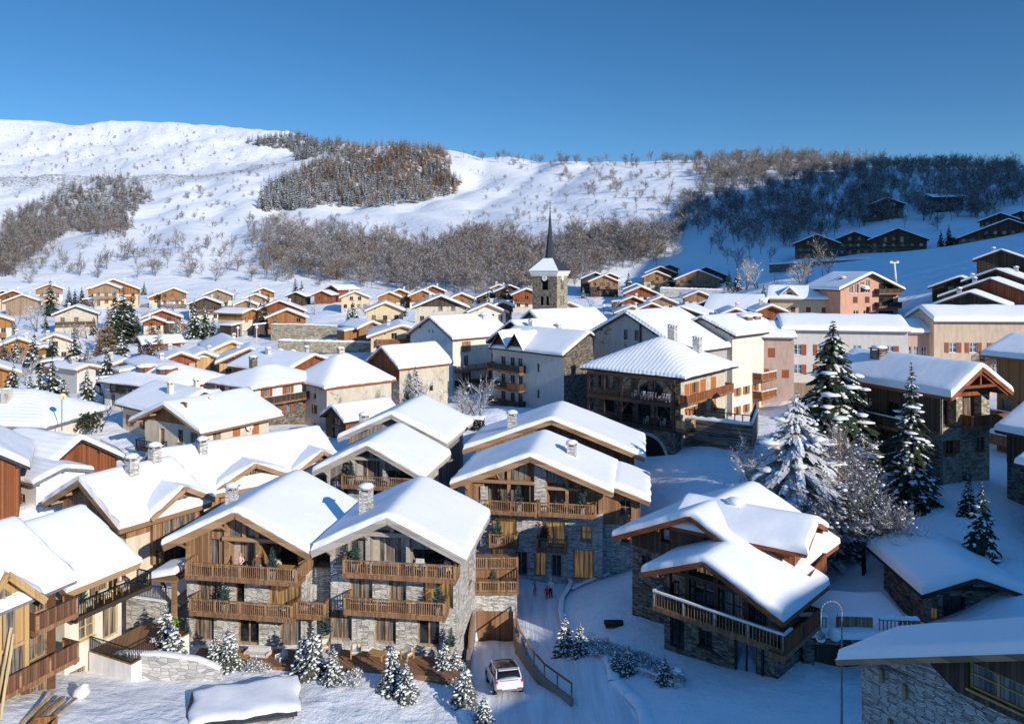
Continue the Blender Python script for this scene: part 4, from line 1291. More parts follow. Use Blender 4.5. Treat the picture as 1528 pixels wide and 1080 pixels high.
def dormer(h, x, y, side, w=2.2, hh=1.2):
    """small roofed dormer on a slope; x measured in from the eave"""
    sx = -1 if side == 'l' else 1
    xe = sx * (h.W / 2 - x)
    z = h.zr(xe, y)
    mb = MB()
    mb.box(xe - sx * 2.2, xe, y - w / 2, y + w / 2, z - .6, z + hh)
    d = mb.build('dormer', 'red_wood', h.root)
    w_ = MB(); w_.box(xe, xe + sx * .05, y - w * .38, y - .05, z + .35, z + hh - .15); w_.box(xe, xe + sx * .05, y + .05, y + w * .38, z + .35, z + hh - .15)
    w_.build('window', 'pane_curtain', d)
    r = MB(); r.blob((xe - sx * .9, y, z + hh + .2), (1.7, w * .72, .42), n=10, jit=.05); r.build('snow_cap', 'clump_snow', d)


def dish(name, label, loc, r, mat, face, mast=0.0):
    root = thing(name, label, 'satellite dish', loc)
    mb = MB()
    f = Vector(face).normalized()
    q = f.to_track_quat('Z', 'Y').to_matrix()
    n = 14
    for ring, (a, c) in enumerate((((0, 0), (.6, .10)), ((.6, .10), (1, .28)))):
        for i in range(n):
            t0, t1 = 2 * math.pi * i / n, 2 * math.pi * (i + 1) / n
            pts = [q @ Vector((r * a[0] * math.cos(t), r * a[0] * math.sin(t), r * a[1])) for t in (t0, t1)]
            pts += [q @ Vector((r * c[0] * math.cos(t), r * c[0] * math.sin(t), r * c[1])) for t in (t1, t0)]
            mb.quad(*pts, s=True)
    mb.build('reflector', mat, root)
    ar = MB(); ar.bar(q @ Vector((0, -r * .9, r * .25)), q @ Vector((0, 0, r * .9)), .04, .04); ar.bar((0, 0, 0), q @ Vector((0, 0, -.3)), .08, .08)
    if mast: ar.tube(q @ Vector((0, 0, -.15)), (q @ Vector((0, 0, -.15))) + Vector((0, 0, -mast)), .05, .06)
    ar.build('bracket', 'zinc', root)
    return root
# ------------------------------------------------------------------ church, big old houses, long blocks
def snow_strip(mb, p, q, w, h, m=0, n=10):
    """a rounded strip of lying snow along p-q"""
    p, q = Vector(p), Vector(q)
    d = (q - p); side = Vector((-d.y, d.x, 0)).normalized()
    prof = [(-.5, 0), (-.52, .35), (-.38, .8), (0, 1), (.38, .8), (.52, .35), (.5, 0)]
    pts = []
    for i in range(n + 1):
        c = p.lerp(q, i / n); k = 1 + random.uniform(-.18, .18)
        e = .35 if i in (0, n) else 1
        pts += [c + side * (w * a) + Vector((0, 0, h * b * k * e)) for a, b in prof]
    mb.grid(len(prof), n + 1, pts, m)


def church():
    d = 185.0
    x, y, z = P(831, 480, d)
    a = R(-27)
    t = thing('church_tower', 'stone bell tower with white cornice, two clock faces and a slender slate spire', 'church tower', (x - 3.3 * math.cos(a), y - 3.3 * math.sin(a), z - 3), a)
    S = 6.6; half = S / 2
    z1 = P(831, 412, d)[2] - (z - 3)
    # shaft with belfry openings, walls cut through
    class T(House):
        def __init__(s): pass
    h = T(); h.W = S; h.L = S; h.t = 0; h.xr = 0; h.hip = False; h.H = z1; h.root = t; h.ovf = h.ovs = 0
    h.win_open = {'f': [], 'b': [], 'l': [], 'r': []}
    h.zr = lambda x, y, soft=0: z1 + .14
    h.eave = lambda s: z1 + .14
    for f, c in (('f', 0), ('r', half)):
        h.win_open[f] += [(c - .95, c + .95, z1 - 3.4, z1 - .9, .8)]
        for q in (-.75, .75):
            h.win_open[f] += [(c + q - .42, c + q + .42, z1 - 7.2, z1 - 5.0, .6), (c + q - .38, c + q + .38, z1 - 10.6, z1 - 8.9, .6)]
    h.walls('dark_stone', None, faces='flb', under=2); h.walls('tan_stone', None, faces='r', under=2, lname='sun_toned_wall')  # sun and shade put into the stone: paler right face, darker others
    lv = MB()
    for f, c in (('f', 0), ('r', half)):
        for (u0, u1, e, g, dep) in h.win_open[f]:
            lv.quad(*[h.pt(f, u, -dep + .02, zz) for u, zz in ((u0, e), (u1, e), (u1, g), (u0, g))])
    lv.build('opening_back', 'black', t)  # flat black sheets set back in the tower openings
    co = MB()
    for k, (e, zz, hh) in enumerate(((.18, 0, .5), (.42, .5, .55), (.62, 1.05, .25))):
        co.box(-half - e, half + e, -e, S + e, z1 + zz, z1 + zz + hh)
    co.build('cornice', 'white', t)
    zc = z1 + 1.3; e = half + .75
    rf = MB(); apex = zc + 3.1; k = 1.25
    cs = [(-e, half - e), (e, half - e), (e, half + e), (-e, half + e)]; ci = [(-k, half - k), (k, half - k), (k, half + k), (-k, half + k)]
    for i in range(4):
        j = (i + 1) % 4
        rf.quad((*cs[i], zc), (*cs[j], zc), (*ci[j], apex), (*ci[i], apex), m=(0 if i in (0, 3) else 1))
    rf.quad(*[(*c, zc) for c in cs])
    rf.build('roof', ['roof_snow', 'slate'], t)
    sp = MB(); zt = P(822, 309, d)[2] - (z - 3)
    sp.lathe([(1.45, apex - .9), (1.2, apex + 1.2), (.62, lerp(apex, zt, .45)), (.05, zt)], 8, (0, half, 0), s=False)
    s = sp.build('spire', 'slate', t)
    cr = MB(); cr.bar((0, half, zt - .3), (0, half, zt + 2.0), .09, .09); cr.bar((-.5, half, zt + 1.4), (.5, half, zt + 1.4), .09, .09); cr.blob((0, half, zt), .22)
    cr.build('cross', 'metal', s)
    for f, c in (('f', 0), ('r', half)):
        ck = MB(); n = 20; ctr = (c, z1 - .55)
        def ringp(r, nn): return [h.pt(f, ctr[0] + r * math.cos(6.2832 * i / n), nn, ctr[1] + r * math.sin(6.2832 * i / n)) for i in range(n)]
        o, b = ringp(.68, .16), ringp(.68, .0)
        ck.quad(*o)
        for i in range(n): ck.quad(b[i], b[(i + 1) % n], o[(i + 1) % n], o[i])
        q = ck.build('clock_face', 'white_paint', t)
        hd = MB()
        h.fbox(hd, f, c - .03, c + .03, .17, .19, ctr[1], ctr[1] + .5); h.fbox(hd, f, c, c + .36, .17, .19, ctr[1] - .03, ctr[1] + .03)
        hd.build('hand', 'black', q)


    n = House('church', 'church nave under a very large smooth snow roof, next to the bell tower', 'church', 790, 465, 160, 540, 12, 17, .62, -56, ovf=.5, ovs=.6)
    n.window('f', 0, n.H - 4, .7, 1.3, 'k')
    n.walls('dark_stone', None); n.roof('slate', .5, fascia=.25, ng=8)


def old_centre():
    G = 'old houses of the village centre'
    h = House('house', 'brown boarded gable house with a capped white chimney standing before it', 'house', 762, 480, 136, 580, 12, 11, .62, -48, ovf=.9, ovs=.8, group=G)
    auto_windows(h, 'f', 1, 2, 'w', zf=h.H - 5.0, u0=-2.5, u1=2.5); auto_windows(h, 'f', 2, 3, 'w')
    h.walls('greyish', 'red_wood', h.eave('r') - .5); h.roof('dark_beam', .36, fascia=.3); h.chimney(3.4, 1.2, 1, 2.2, 'pale_cream')
    h.chimney(3.2, 8, .8, 1.0, 'pale_stone')
    # grey rendered house with two roof gables
    h = House('house', 'long grey house with two pointed snow gables over dark timber balconies', 'house', 880, 497, 117, 616, 11, 16, .5, 43, ovf=.3, ovs=.6, group=G)
    h.window('l', 5.4, 6.2, .55, 1.3, 'k'); h.window('l', 5.4, 2.2, .45, 1.3, 'k')
    for k in range(3):
        for u in (9.4, 11.2, 13.4): h.window('l', u, .5 + 2.8 * k, 1.0, 1.9, 'd', 'shutter_brown', pane='pane_curtain')
    h.walls('greyish', None, faces='l'); h.walls('dark_stone', None, faces='fbr', lname='end_wall')  # dark stone end wall, its colour also holding the neighbour's shade
    h.roof('dark_beam', .36, fascia=.22, ng=9)
    for k, mm in ((5.9, 'old_wood'), (3.1, 'old_wood'), (.3, 'old_wood')):
        h.balcony('l', 8.2, 15.8, k, 1.4, mat=mm, beam='dark_beam', closed=True)
    e = h.eave('l')
    ob = MB(); h.fbox(ob, 'l', 8.3, 11.0, 1.44, 1.47, 3.2, 4.1); ob.build('orange_panel', 'orange_wood', h.root)
    for u in (9.8, 13.6):                                  # the two gabled dormers
        mb, sn = MB(), MB(); w = 2.0; zt = e + 2.4; x0 = -h.W / 2 - 1.0; x1 = -h.W / 2 + 4.5
        mb.quad((x0 + .6, u - w + .3, e - .4), (x0 + .6, u + w - .3, e - .4), (x0 + .6, u + w - .3, e), (x0 + .6, u, zt - .2), (x0 + .6, u - w + .3, e))
        mb.build('dormer', 'old_wood', h.root)
        for sd in (-1, 1):
            pts = []
            for i in range(7):
                t = i / 6
                for q, up in ((0, .35), (.25, .42), (.5, .42), (.8, .4), (1, .1)):
                    ed = .25 if i in (0, 6) else 1
                    pts.append((lerp(x0, x1, t), u + sd * q * w, lerp(zt, e - .15, q) + up * ed))
            sn.grid(5, 7, pts)
            k = [(x0, u, zt), (x0, u + sd * w, e - .15), (x0, u + sd * w, e - .4), (x0, u, zt - .25)]
            sn.quad(*k, m=1)
            sn.quad((x0, u, zt), (x0, u + sd * w, e - .15), (x1, u + sd * w, e - .15), (x1, u, zt), m=1)
        sn.build('dormer_roof', ['roof_snow', 'dark_beam'], h.root)
    # big gable
    h = House('house', 'huge grey rendered house with two dark attic openings under its gable', 'house', 933, 467, 113, 618, 19.5, 13, .5, -46, ovf=.5, ovs=.6, group=G)
    for u in (-.3, 1.7): h.window('f', u, h.H - 4.0, .75, 1.5, 'k')
    h.window('f', -4.6, 1.0, .8, 1.2, 'w', 'zinc', 'pane_sky')
    h.walls('grey'); h.roof('dark_beam', .42, fascia=.25, ng=10)
    sp = MB(); h.fbox(sp, 'f', -h.W / 2 + .05, -h.W / 2 + .17, .02, .14, 0, h.eave('l')); sp.build('drainpipe', 'white_paint', h.root)
    sp = MB(); h.fbox(sp, 'f', 2.35, 2.6, .02, .2, h.eave('l') - .5, h.H - 1.5); sp.build('beam', 'dark_beam', h.root)
    # gallery house
    h = House('gallery_house', 'hipped house with two open timber galleries above stone arches and orange shutters', 'house', 985, 504, 101, 662, 12.6, 12.6, .50, -40, hip=True, ovf=1.3, ovs=1.3, group=G)
    zb = 4.0; e = h.eave('r')
    for k, us in enumerate(((1.6, 3.6, 6.0, 9.0), (1.6, 3.6, 6.0, 9.0))):
        for u in us: h.window('r', u, zb + .7 + 3.0 * k - (.5 if u > 5 else 0), 1.25 if u < 5 else 1.6, 1.4 if u < 5 else 2.0, 's' if u in (3.6,) else 'x', sh='shutter_orange')
    h.window('f', -4.4, zb + 3.6, 2.2, 2.0, 'w', 'dark_beam', 'pane_curtain')
    for u in (-1.5, 1, 3.2): h.window('f', u, zb + 3.3, 1.5, 2.2, 'k', pane='pane')
    for u in (-4, -1.3, 1.3, 4): h.window('f', u, zb + .2, 1.7, 2.2, 'k', pane='pane')
    h.win_open['f'] += []
    h.walls('dark_stone', None, faces='f'); h.walls('stonewash', None, faces='rlb', lname='side_wall')  # front wall coloured dark for the shade of overhang and galleries
    h.roof('dark_beam', .4, fascia=.3)
    for x in (1.2, 4.2): h.chimney(x, 7.0 + x * .4, .95, 2.0, 'pale_stone', slab=True, snow=.12)
    g = MB(); dp = 1.6
    x0, x1 = -h.W / 2, h.W / 2
    for k in range(2):
        z = zb + 3.0 * k
        g.box(x0, x1, -dp, -.02, z - .22, z)
        g.box(x0, x1, -dp - .06, -dp + .1, z - .4, z + .1)
    top = zb + 6.0
    g.box(x0, x1, -dp - .05, -dp + .15, top - .35, top - .03)
    pos = [x0 + .15, -3.7, -1.1, 1.3, 3.6, x1 - .15]
    for i, x in enumerate(pos): g.box(x - (.16 if i in (0, 2, 5) else .07), x + (.16 if i in (0, 2, 5) else .07), -dp - .04, -dp + .18, zb - .1, top - .1)
    for k in range(2):
        z = zb + 3.0 * k + 2.6
        for x, s_ in ((x0 + .2, 1), (-1.1, -1), (-1.1, 1), (x1 - .2, -1)): g.bar((x, -dp + .06, z - 1.1), (x + s_ * 1.1, -dp + .06, z), .14, .14)
    gal = g.build('gallery', 'dark_beam', h.root)
    r = MB()
    for k in range(2):
        z = zb + 3.0 * k
        r.box(x0, x1, -dp - .03, -dp + .03, z + .95, z + 1.02)
        n = 60
        for i in range(n): xx = lerp(x0 + .1, x1 - .1, i / (n - 1)); r.box(xx - .02, xx + .02, -dp - .02, -dp + .02, z, z + .95)
    r.build('railing', 'dark_beam', gal)
    h.balcony('r', -.6, 12.6, zb + 3.0, 1.2, mat='red_wood', beam='honey_beam', closed=True)
    h.balcony('r', -1.4, 9.4, zb + .1, 1.4, mat='yellow_wood', beam='honey_beam', closed=True)
    # arches in the stone base
    for u, w in ((-2.9, 1.9), (2.7, 2.5)):
        a = MB(); n = 12
        cx_, cz = u, .2
        arc = [(cx_ + w * math.cos(math.pi * i / n), cz + w * 1.05 * math.sin(math.pi * i / n)) for i in range(n + 1)]
        arc2 = [(cx_ + (w + .4) * math.cos(math.pi * i / n), cz + (w * 1.05 + .4) * math.sin(math.pi * i / n)) for i in range(n + 1)]
        a.quad(*[(x, -dp - .1, z) for x, z in arc])
        for i in range(n):
            for y0_ in (-dp - .16,):
                a.quad((arc[i][0], y0_, arc[i][1]), (arc[i + 1][0], y0_, arc[i + 1][1]), (arc2[i + 1][0], y0_, arc2[i + 1][1]), (arc2[i][0], y0_, arc2[i][1]), m=1)
                a.quad((arc[i][0], y0_, arc[i][1]), (arc[i + 1][0], y0_, arc[i + 1][1]), (arc[i + 1][0], y0_ + .08, arc[i + 1][1]), (arc[i][0], y0_ + .08, arc[i][1]), m=1)
        a.build('arch', ['black', 'pale_stone'], h.root)
    bs = MB(); bs.box(x0 - .1, x1 + .1, -dp - .08, -.02, -2.5, zb - .41); bs.build('stone_base', 'dark_stone', h.root)
    # white garden chairs on the galleries
    for i, (x, k) in enumerate(((1.6, 1), (2.3, 1), (3.0, 1), (4.2, 1), (5.0, 1), (2.0, 0), (4.4, 0), (.4, 1))):
        garden_chair(h.world(x, -.9, zb + 3 * k), h.a + random.uniform(-.6, .6), ('white plastic chair on the %s gallery behind the dark railing' % ('upper' if k else 'lower')), 'white chairs on the %s gallery' % ('upper' if k else 'lower'))
    h = House('house', 'cream house with dormers and stacked snowy balconies behind the gallery house', 'house', 1046, 474, 117, 620, 10, 14, .42, -46, ovf=.6, ovs=.9, group=G)
    for z in (.6, 3.4): auto_windows(h, 'r', 1, 5, 's', zf=z, sh='shutter_orange')
    h.walls('oldgrey', None, faces='flb'); h.walls('pale_cream', None, faces='r', lname='side_wall'); h.roof('dark_beam', .36)
    dormer(h, 2.0, 9, 'r', 1.8, 1.1); dormer(h, 2.0, 11.6, 'r', 1.8, 1.1)
    for z in (2.6, 5.4): h.balcony('r', 6, 14, z, 1.6, mat='red_wood', closed=True, snow=True)


def garden_chair(loc, rz, label, group):
    if 'gchair' not in CACHE:
        t = thing('garden_chair', label, 'chair', loc, rz, group)
        s = MB(); s.box(-.26, .26, -.25, .25, .40, .45); s.build('seat', 'white_paint', t)
        b = MB()
        for i in range(5): b.box(-.24 + i * .105, -.18 + i * .105, .22, .26, .45, .95)
        b.box(-.27, .27, .215, .265, .9, 1.0); b.build('backrest', 'white_paint', t)
        for sx in (-1, 1):
            for sy in (-1, 1):
                l = MB(); l.bar((sx * .22, sy * .2, 0), (sx * .22, sy * .2, .4), .05, .05); l.build('leg', 'white_paint', t)
            a = MB(); a.box(sx * .27 - .025, sx * .27 + .025, -.24, .24, .62, .66); a.box(sx * .27 - .025, sx * .27 + .025, -.24, -.18, .4, .62); a.build('armrest', 'white_paint', t)
        CACHE['gchair'] = t
        return t
    c = copy_tree(CACHE['gchair']); c.location = loc; c.rotation_euler = (0, 0, rz); c['label'] = label; c['group'] = group
    return c


CACHE = {}


def long_blocks():
    G = 'long rendered blocks behind the conifers'
    def block(name, label, ax, ay, d, pyb, W, L, rz, col, wins, sh='shutter_red', link=False, roofmat='zinc'):
        h = House(name, label, 'apartment house', ax, ay, d, pyb, W, L, .36, rz, ovf=.25, ovs=.6, group=G)
        for (u, z, w, hh, st) in wins: h.window('l', u, z, w, hh, st, 'white_paint', 'pane_sky', sh=sh, fine=True)
        h.walls(col); h.roof(roofmat, .55, fascia=.22, ng=8, nl=22, purlins=False, wob=.2)
        return h
    w = []
    for u, st in ((2.6, 's'), (7.4, 'w'), (12.6, 's'), (16.2, 's')):
        w += [(u, 6.0, 1.25, 1.7, st), (u, 3.0, 1.25, 1.5, 's')]
    h = block('apartment_house', 'long pale grey house with red shutters and a quilted snow roof', 1344, 474, 122, 584, 9, 18.4, 79, 'greyish', w)
    sk = MB(); h.fbox(sk, 'l', 8, h.L + .02, .03, .06, -2, 1.6); sk.build('plinth', 'tan_board', h.root)
    block('apartment_house', 'mauve pink end house with plain red shutters joined to the pale grey one', 1180, 483, 124, 586, 9, 6, 79, 'mauve', [(1.3, 3.0, 1.1, 1.3, 'x'), (3.4, 6.2, 1.1, 1.5, 'x'), (4.4, 3.0, 1.2, 1.4, 'x')])
    h = block('glazed_link', 'narrow link between two long blocks with rows of tall glass panes', 1386, 480, 126, 570, 7, 5.6, 84, 'mauve', [(u, z, .85, 1.9, 'w') for u in (.75, 1.95, 3.15, 4.35) for z in (1.7, 4.3)])
    w = [(20 - q, z, 1.25, 1.6 if z > 5 else 1.4, 's') for q in (1.9, 5.0, 8.4, 11.8, 15.6) for z in (5.6, 2.4)]
    h = block('apartment_house', 'long beige house with a white railed balcony, cut by the picture edge', 1575, 460, 124, 574, 9, 21.0, 86, 'beige', w)
    h.balcony('l', 4, 14, 4.75, 1.3, metal=True, floor='concrete'); 
    # peach apartment house with tall gable and the yellow one beside it
    h = House('apartment_house', 'peach pink house with glazed gable, white framed doors and dark corner balconies', 'apartment house', 1302, 408, 168, 482, 14.6, 12, .44, 12, ovf=1.0, ovs=1.0, group='peach houses below the snowfield')
    for u in (-4.6, -3.2, -1.8, -.4): h.window('f', u, 6.6, .95, 1.5 + (u + 5) * .3, 'w', 'white_paint', 'pane_curtain')
    for u in (-3.6, -.6): h.window('f', u, 4.4, 1.2, 1.4, 'x', sh='shutter_brown')
    for u in (-3.4, -.9): h.window('f', u, .6, 1.3, 2.2, 'd', 'white_paint', 'pane')
    for z in (.5, 3.6, 6.6): h.window('f', 4.2, z, 3.8, 2.1, 'd', 'dark_beam', 'pane')
    h.walls('pink'); h.roof('dark_beam', .4, fascia=.3)
    for z in (.4, 3.5, 6.5): h.balcony('f', 1.4, 7.2, z, 1.3, mat='old_wood', beam='dark_beam', closed=True)
    h = House('apartment_house', 'dark timbered side wing with stacked balconies beside the peach gable', 'apartment house', 1255, 415, 172, 486, 9, 9, .45, -50, ovf=1.2, ovs=1.0, group='peach houses below the snowfield')
    for z in (.6, 3.6): auto_windows(h, 'r', 1, 2, 'd', zf=z, hh=1.9)
    h.walls('old_wood', None); h.roof('dark_beam', .5); h.chimney(1, 5, .8, 1.2, 'pale_stone'); h.chimney(1, 7.5, .8, 1.2, 'pale_stone')
    for z in (.4, 3.4): h.balcony('r', 0, 9, z, 1.2, mat='old_wood', beam='dark_beam', closed=True)
    h = House('apartment_house', 'yellow peach house with a small gable window set in its snow roof', 'apartment house', 1247, 429, 176, 486, 9, 13.5, .5, 68, ovf=.7, ovs=.8, group='peach houses below the snowfield')
    for z in (.6, 3.2): auto_windows(h, 'l', 1, 4, 'x', zf=z, sh='shutter_brown')
    h.walls('yellow'); h.roof('honey_beam', .5); h.balcony('l', .5, 13, .2, 1.0, mat='old_wood', beam='dark_beam', closed=True)
    mb, sn = MB(), MB(); e = h.eave('l'); u, w, zt, x0 = 9.2, 1.9, e + 2.3, -h.W / 2 - .1
    mb.quad((x0, u - w + .2, e - 1), (x0, u + w - .2, e - 1), (x0, u + w - .2, e + .4), (x0, u, zt), (x0, u - w + .2, e + .4))
    dm = mb.build('dormer', 'yellow', h.root)
    q = MB(); q.box(x0 - .08, x0 - .02, u - .55, u + .55, e - .6, e + 1.1); q.build('window', 'pane', dm)
    for sd in (-1, 1):
        sn.quad((x0 - .6, u, zt + .35), (x0 - .6, u + sd * (w + .4), e + .45), (x0 + 4, u + sd * (w + .4), e + .45), (x0 + 4, u, zt + .35))
        sn.quad((x0 - .6, u, zt + .35), (x0 - .6, u + sd * (w + .4), e + .45), (x0 - .6, u + sd * (w + .4), e + .05), (x0 - .6, u, zt), m=0)
        sn.quad((x0 - .6, u, zt), (x0 - .6, u + sd * (w + .4), e + .05), (x0 + 4, u + sd * (w + .4), e + .05), (x0 + 4, u, zt), m=1)
    sn.build('dormer_roof', ['roof_snow', 'honey_beam'], dm)


def right_side():
    # stone house: sun on the gable, shade on the sides put into stone colour
    h = House('house', 'tall stone house with a red timber gable, glass doors and a red railed balcony', 'house', 1466, 548, 70, 728, 6.6, 11.5, .62, 22, ovf=1.7, ovs=.8)
    h.window('f', -2.2, 5.4, 2.0, 2.6, 'd', 'red_beam', 'pane', fine=True, dep=1.0); h.window('f', .9, 5.6, 2.6, 2.6, 'd', 'red_beam', 'pane_curtain', fine=True, dep=.9)
    h.window('f', -2.0, 2.9, 1.2, 1.3, 's', 'red_beam', fine=True, sh='shutter_red'); h.window('f', 2.0, 2.9, 1.3, 1.3, 'w', 'red_beam', fine=True)
    h.window('f', .2, -1.2, 1.2, 2.0, 'k')
    for u in (5.2, 8.4, 11.6): h.window('l', u, 5.2, 1.3, 1.8, 'd', 'dark_beam', fine=True)
    h.window('l', 3.2, -.6, .9, 1.2, 'w', 'white_paint', fine=True); h.window('l', 3.2, -3.2, .9, 1.6, 'w', 'white_paint', fine=True)
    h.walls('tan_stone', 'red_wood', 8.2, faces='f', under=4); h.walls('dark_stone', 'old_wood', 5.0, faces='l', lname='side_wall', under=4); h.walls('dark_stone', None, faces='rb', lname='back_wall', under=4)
    h.roof('red_beam', .42, fascia=.36, nl=20); h.balcony('f', -.6, 4.3, 5.5, 1.2, mat='red_wood', beam='honey_beam', fine=True, closed=True)
    h.balcony('l', 2.5, 14, 4.7, 1.3, mat='old_wood', beam='dark_beam', closed=True, snow=True)
    h.chimney(-1.0, 9, 1.2, 1.1, 'dark_stone'); 
    dp = MB(); dp.tube(h.pt('f', -h.W / 2 + .12, .1, -1), h.pt('f', -h.W / 2 + .12, .1, h.eave('l')), .06, .06, 6); dp.build('drainpipe', 'zinc', h.root)
    bm = MB()
    for q in (-1, 1): bm.bar((q * 3.7, -1.5, h.zr(q * 3.7, 0) - .45), (0, -1.5, h.H - .5), .16, .22)
    bm.box(-3.4, 3.4, -1.55, -1.4, h.H - 1.9, h.H - 1.65); bm.bar((0, -1.48, h.H - 1.8), (0, -1.48, h.H - .5), .16, .16); bm.build('truss', 'red_beam', h.root)
    h = House('chalet', 'orange boarded chalet at the picture edge behind the tall stone house', 'chalet', 1650, 514, 84, 690, 9, 8, .36, 24, ovf=1.2, ovs=1.0)
    for z in (2, 4.8): auto_windows(h, 'l', 1, 4, 'w', zf=z)
    h.walls('orange_wood'); h.roof('honey_beam', .5, fascia=.3)
    for z in (.9, 3.7): h.balcony('l', 0, 12, z, 1.2, mat='orange_wood', closed=True, snow=True)
    # battered stone house at the edge, two roofs
    h = House('house', 'dark stone house at the picture edge with a lower snow roof', 'house', 1750, 690, 52, 880, 6, 7, .42, 22, ovf=.6, ovs=.9)
    h.window('l', 3, 3.2, .7, .7, 'k'); h.walls('dark_stone', 'old_wood', 6.2); h.roof('dark_beam', .4, fascia=.3)
    h = House('barn', 'dark barn at the picture edge with a deep blue snow roof sloping down', 'barn', 1705, 628, 60, 800, 7, 8, .5, 22, ovf=.5, ovs=.8)
    h.walls('dark_stone', 'old_wood', 4.2); h.roof('dark_beam', .4, fascia=.3)
    # small stone hut
    h = House('stone_hut', 'small stone hut with smooth snow roof, two triangular gable windows and a dark door', 'hut', 1457, 862, 49.5, 944, 5.4, 6.5, .34, -3, ovf=1.0, ovs=.75)
    h.window('f', -.9, .02, 1.5, 1.95, 'd', 'dark_beam', 'pane', fine=True); h.window('f', 1.6, .95, .8, .85, 'w', 'dark_beam', 'pane', fine=True)
    h.window('f', -2.15, .35, .5, .75, 'w', 'honey_beam', 'pane_lit', fine=True)
    h.walls('dark_stone', 'old_wood', 2.45); h.roof('dark_beam', .55, fascia=.3)
    g = MB()
    for q in (-1, 1):
        x1_ = q * 1.75; x0_ = q * .3
        g.quad((x0_, -.06, 2.62), (x1_, -.06, 2.62), (x0_, -.06, 3.12))
    g.build('gable_window', 'pane_sky', h.root)
    tr = MB(); tr.box(-2.7, 2.7, -.14, -.035, 2.4, 2.58); tr.box(-.15, .15, -.12, -.035, 2.58, 3.3); tr.build('gable_beam', 'dark_beam', h.root)
    # big barn in the corner
    h = House('barn', 'low whitewashed stone barn with dark boarded wall and one paned window, in the corner', 'barn', 1563, 975, 28.2, 1485, 16.2, 3.6, .475, -60, ovf=.6, ovs=.9)
    h.window('f', -2.1, 9.75, 2.2, 1.1, 'w', 'chair_wood', 'pane_curtain', fine=True)
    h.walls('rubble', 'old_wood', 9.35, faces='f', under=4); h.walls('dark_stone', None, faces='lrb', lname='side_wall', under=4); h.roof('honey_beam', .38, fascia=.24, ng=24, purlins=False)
    st = MB(); P_ = [(-8.09, 9.0)] + [(u, h.zr(u, 0) - .17) for u in (-8.09, -7, -6, -5)] + [(-4.6, 9.9), (-3.4, 9.2), (-2.5, 9.0)]
    st.quad(*[(u, -.07, z) for u, z in P_])
    for i in range(len(P_)): (u, z), (v, w) = P_[i], P_[(i + 1) % len(P_)]; st.quad((u, -.07, z), (v, -.07, w), (v, 0, w), (u, 0, z))
    st.build('masonry', 'rubble', h.root)
    for (u, z) in ((-7.0, 8.7), (-5.9, 8.5), (-6.6, 6.6)):
        bl = MB(); bl.box(u - .07, u + .07, -.2, -.0, z - .5, z + .1); bl.build('peg', 'honey_beam', h.root)
    # dark chalet with two stepped roofs
    h = House('chalet', 'dark stone chalet with snow on stepped roofs and a wraparound log balcony', 'chalet', 1030, 770, 53, 955, 11.0, 8.0, .46, -43, ovf=1.0, ovs=1.0)
    h.window('f', -2.6, 6.0, .7, .9, 'w', 'dark_beam', 'pane_sky', fine=True); h.window('f', 1.0, 6.2, 1.0, 1.0, 'w', 'dark_beam', fine=True)
    h.window('f', -4.2, 3.6, .9, .9, 'w', 'dark_beam', fine=True)
    h.walls('dark_stone', 'old_wood', 5.0, under=3); h.roof('red_beam', .42, fascia=.36, scallop=True)
    h.chimney(1.5, 2.6, .8, .7, 'grey_stone', slab=False, snow=.0)
    tl = MB(); z = h.zr(1.5, 2.6) + .75
    tl.bar((.9, 2.2, z + .15), (2.1, 3.0, z + .3), .5, .05); tl.bar((1.0, 3.1, z + .1), (2.2, 2.2, z + .2), .4, .05)
    c = tl.build('chimney_slate', 'slate', h.roof_o)
    sn = MB(); sn.blob((1.5, 2.7, z + .5), (.7, .6, .3), n=8); sn.build('snow_cap', 'clump_snow', c)
    f = House('chalet', 'lower front of the dark stone chalet: glazed log gable over a snowy log balcony', 'chalet', 1050, 838, 48.5, 1002, 8.0, 4.6, .42, -43, ovf=1.3, ovs=.9, xr=-.3)
    for (u, z, w, hh, st, pn) in ((-3.2, 3.2, .8, 2.1, 'd', 'pane'), (-1.0, 3.15, 1.6, 2.0, 'd', 'pane'), (1.0, 3.15, 1.5, 1.9, 'w', 'pane_curtain'), (2.8, 3.3, 1.0, 1.4, 'w', 'pane'),
                                  (-3.0, .1, 1.1, 2.1, 'd', 'pane'), (-.9, .9, 1.0, 1.1, 'w', 'pane'), (1.9, .05, 1.5, 2.15, 'd', 'pane_sky'), (-4.0, 1.2, .8, .8, 'w', 'pane')):
        if u == -4.0: continue
        f.window('f', u, z, w, hh, st, 'dark_beam', pn, fine=True)
    for u in (-1.0, .75): f.window('f', u, 5.55, 1.4, .75, 'w', 'dark_beam', 'pane_lit' if u < 0 else 'pane', fine=True)
    f.window('r', 2.2, 3.4, 1.0, 1.5, 'w', 'honey_beam', fine=True)
    f.walls('dark_stone', 'old_wood', 5.4, under=3); f.roof('red_beam', .42, fascia=.36)
    b = f.balcony('f', -4.2, 4.9, 2.9, 1.1, mat='honey', beam='grey_beam', fine=True, snow=True, step=.22)
    b2 = f.balcony('r', -1.5, 4.0, 2.9, 1.1, mat='red_wood', beam='dark_beam', closed=True, sides=(0, 1))
    tb = MB()
    for u in (-2.1, .0, 2.1): tb.box(u - .16, u + .16, -.28, -.031, 3.0, f.zr(u, 0) - .3)
    tb.box(-3.6, 3.6, -.3, -.06, 5.2, 5.48); tb.build('log_frame', 'dark_beam', f.root)
    dp = MB(); dp.box(3.0, 3.12, -.13, -.01, -.5, 2.6); dp.build('drainpipe', 'metal', f.root)
    upd(h); upd(f); absorb(h, f)
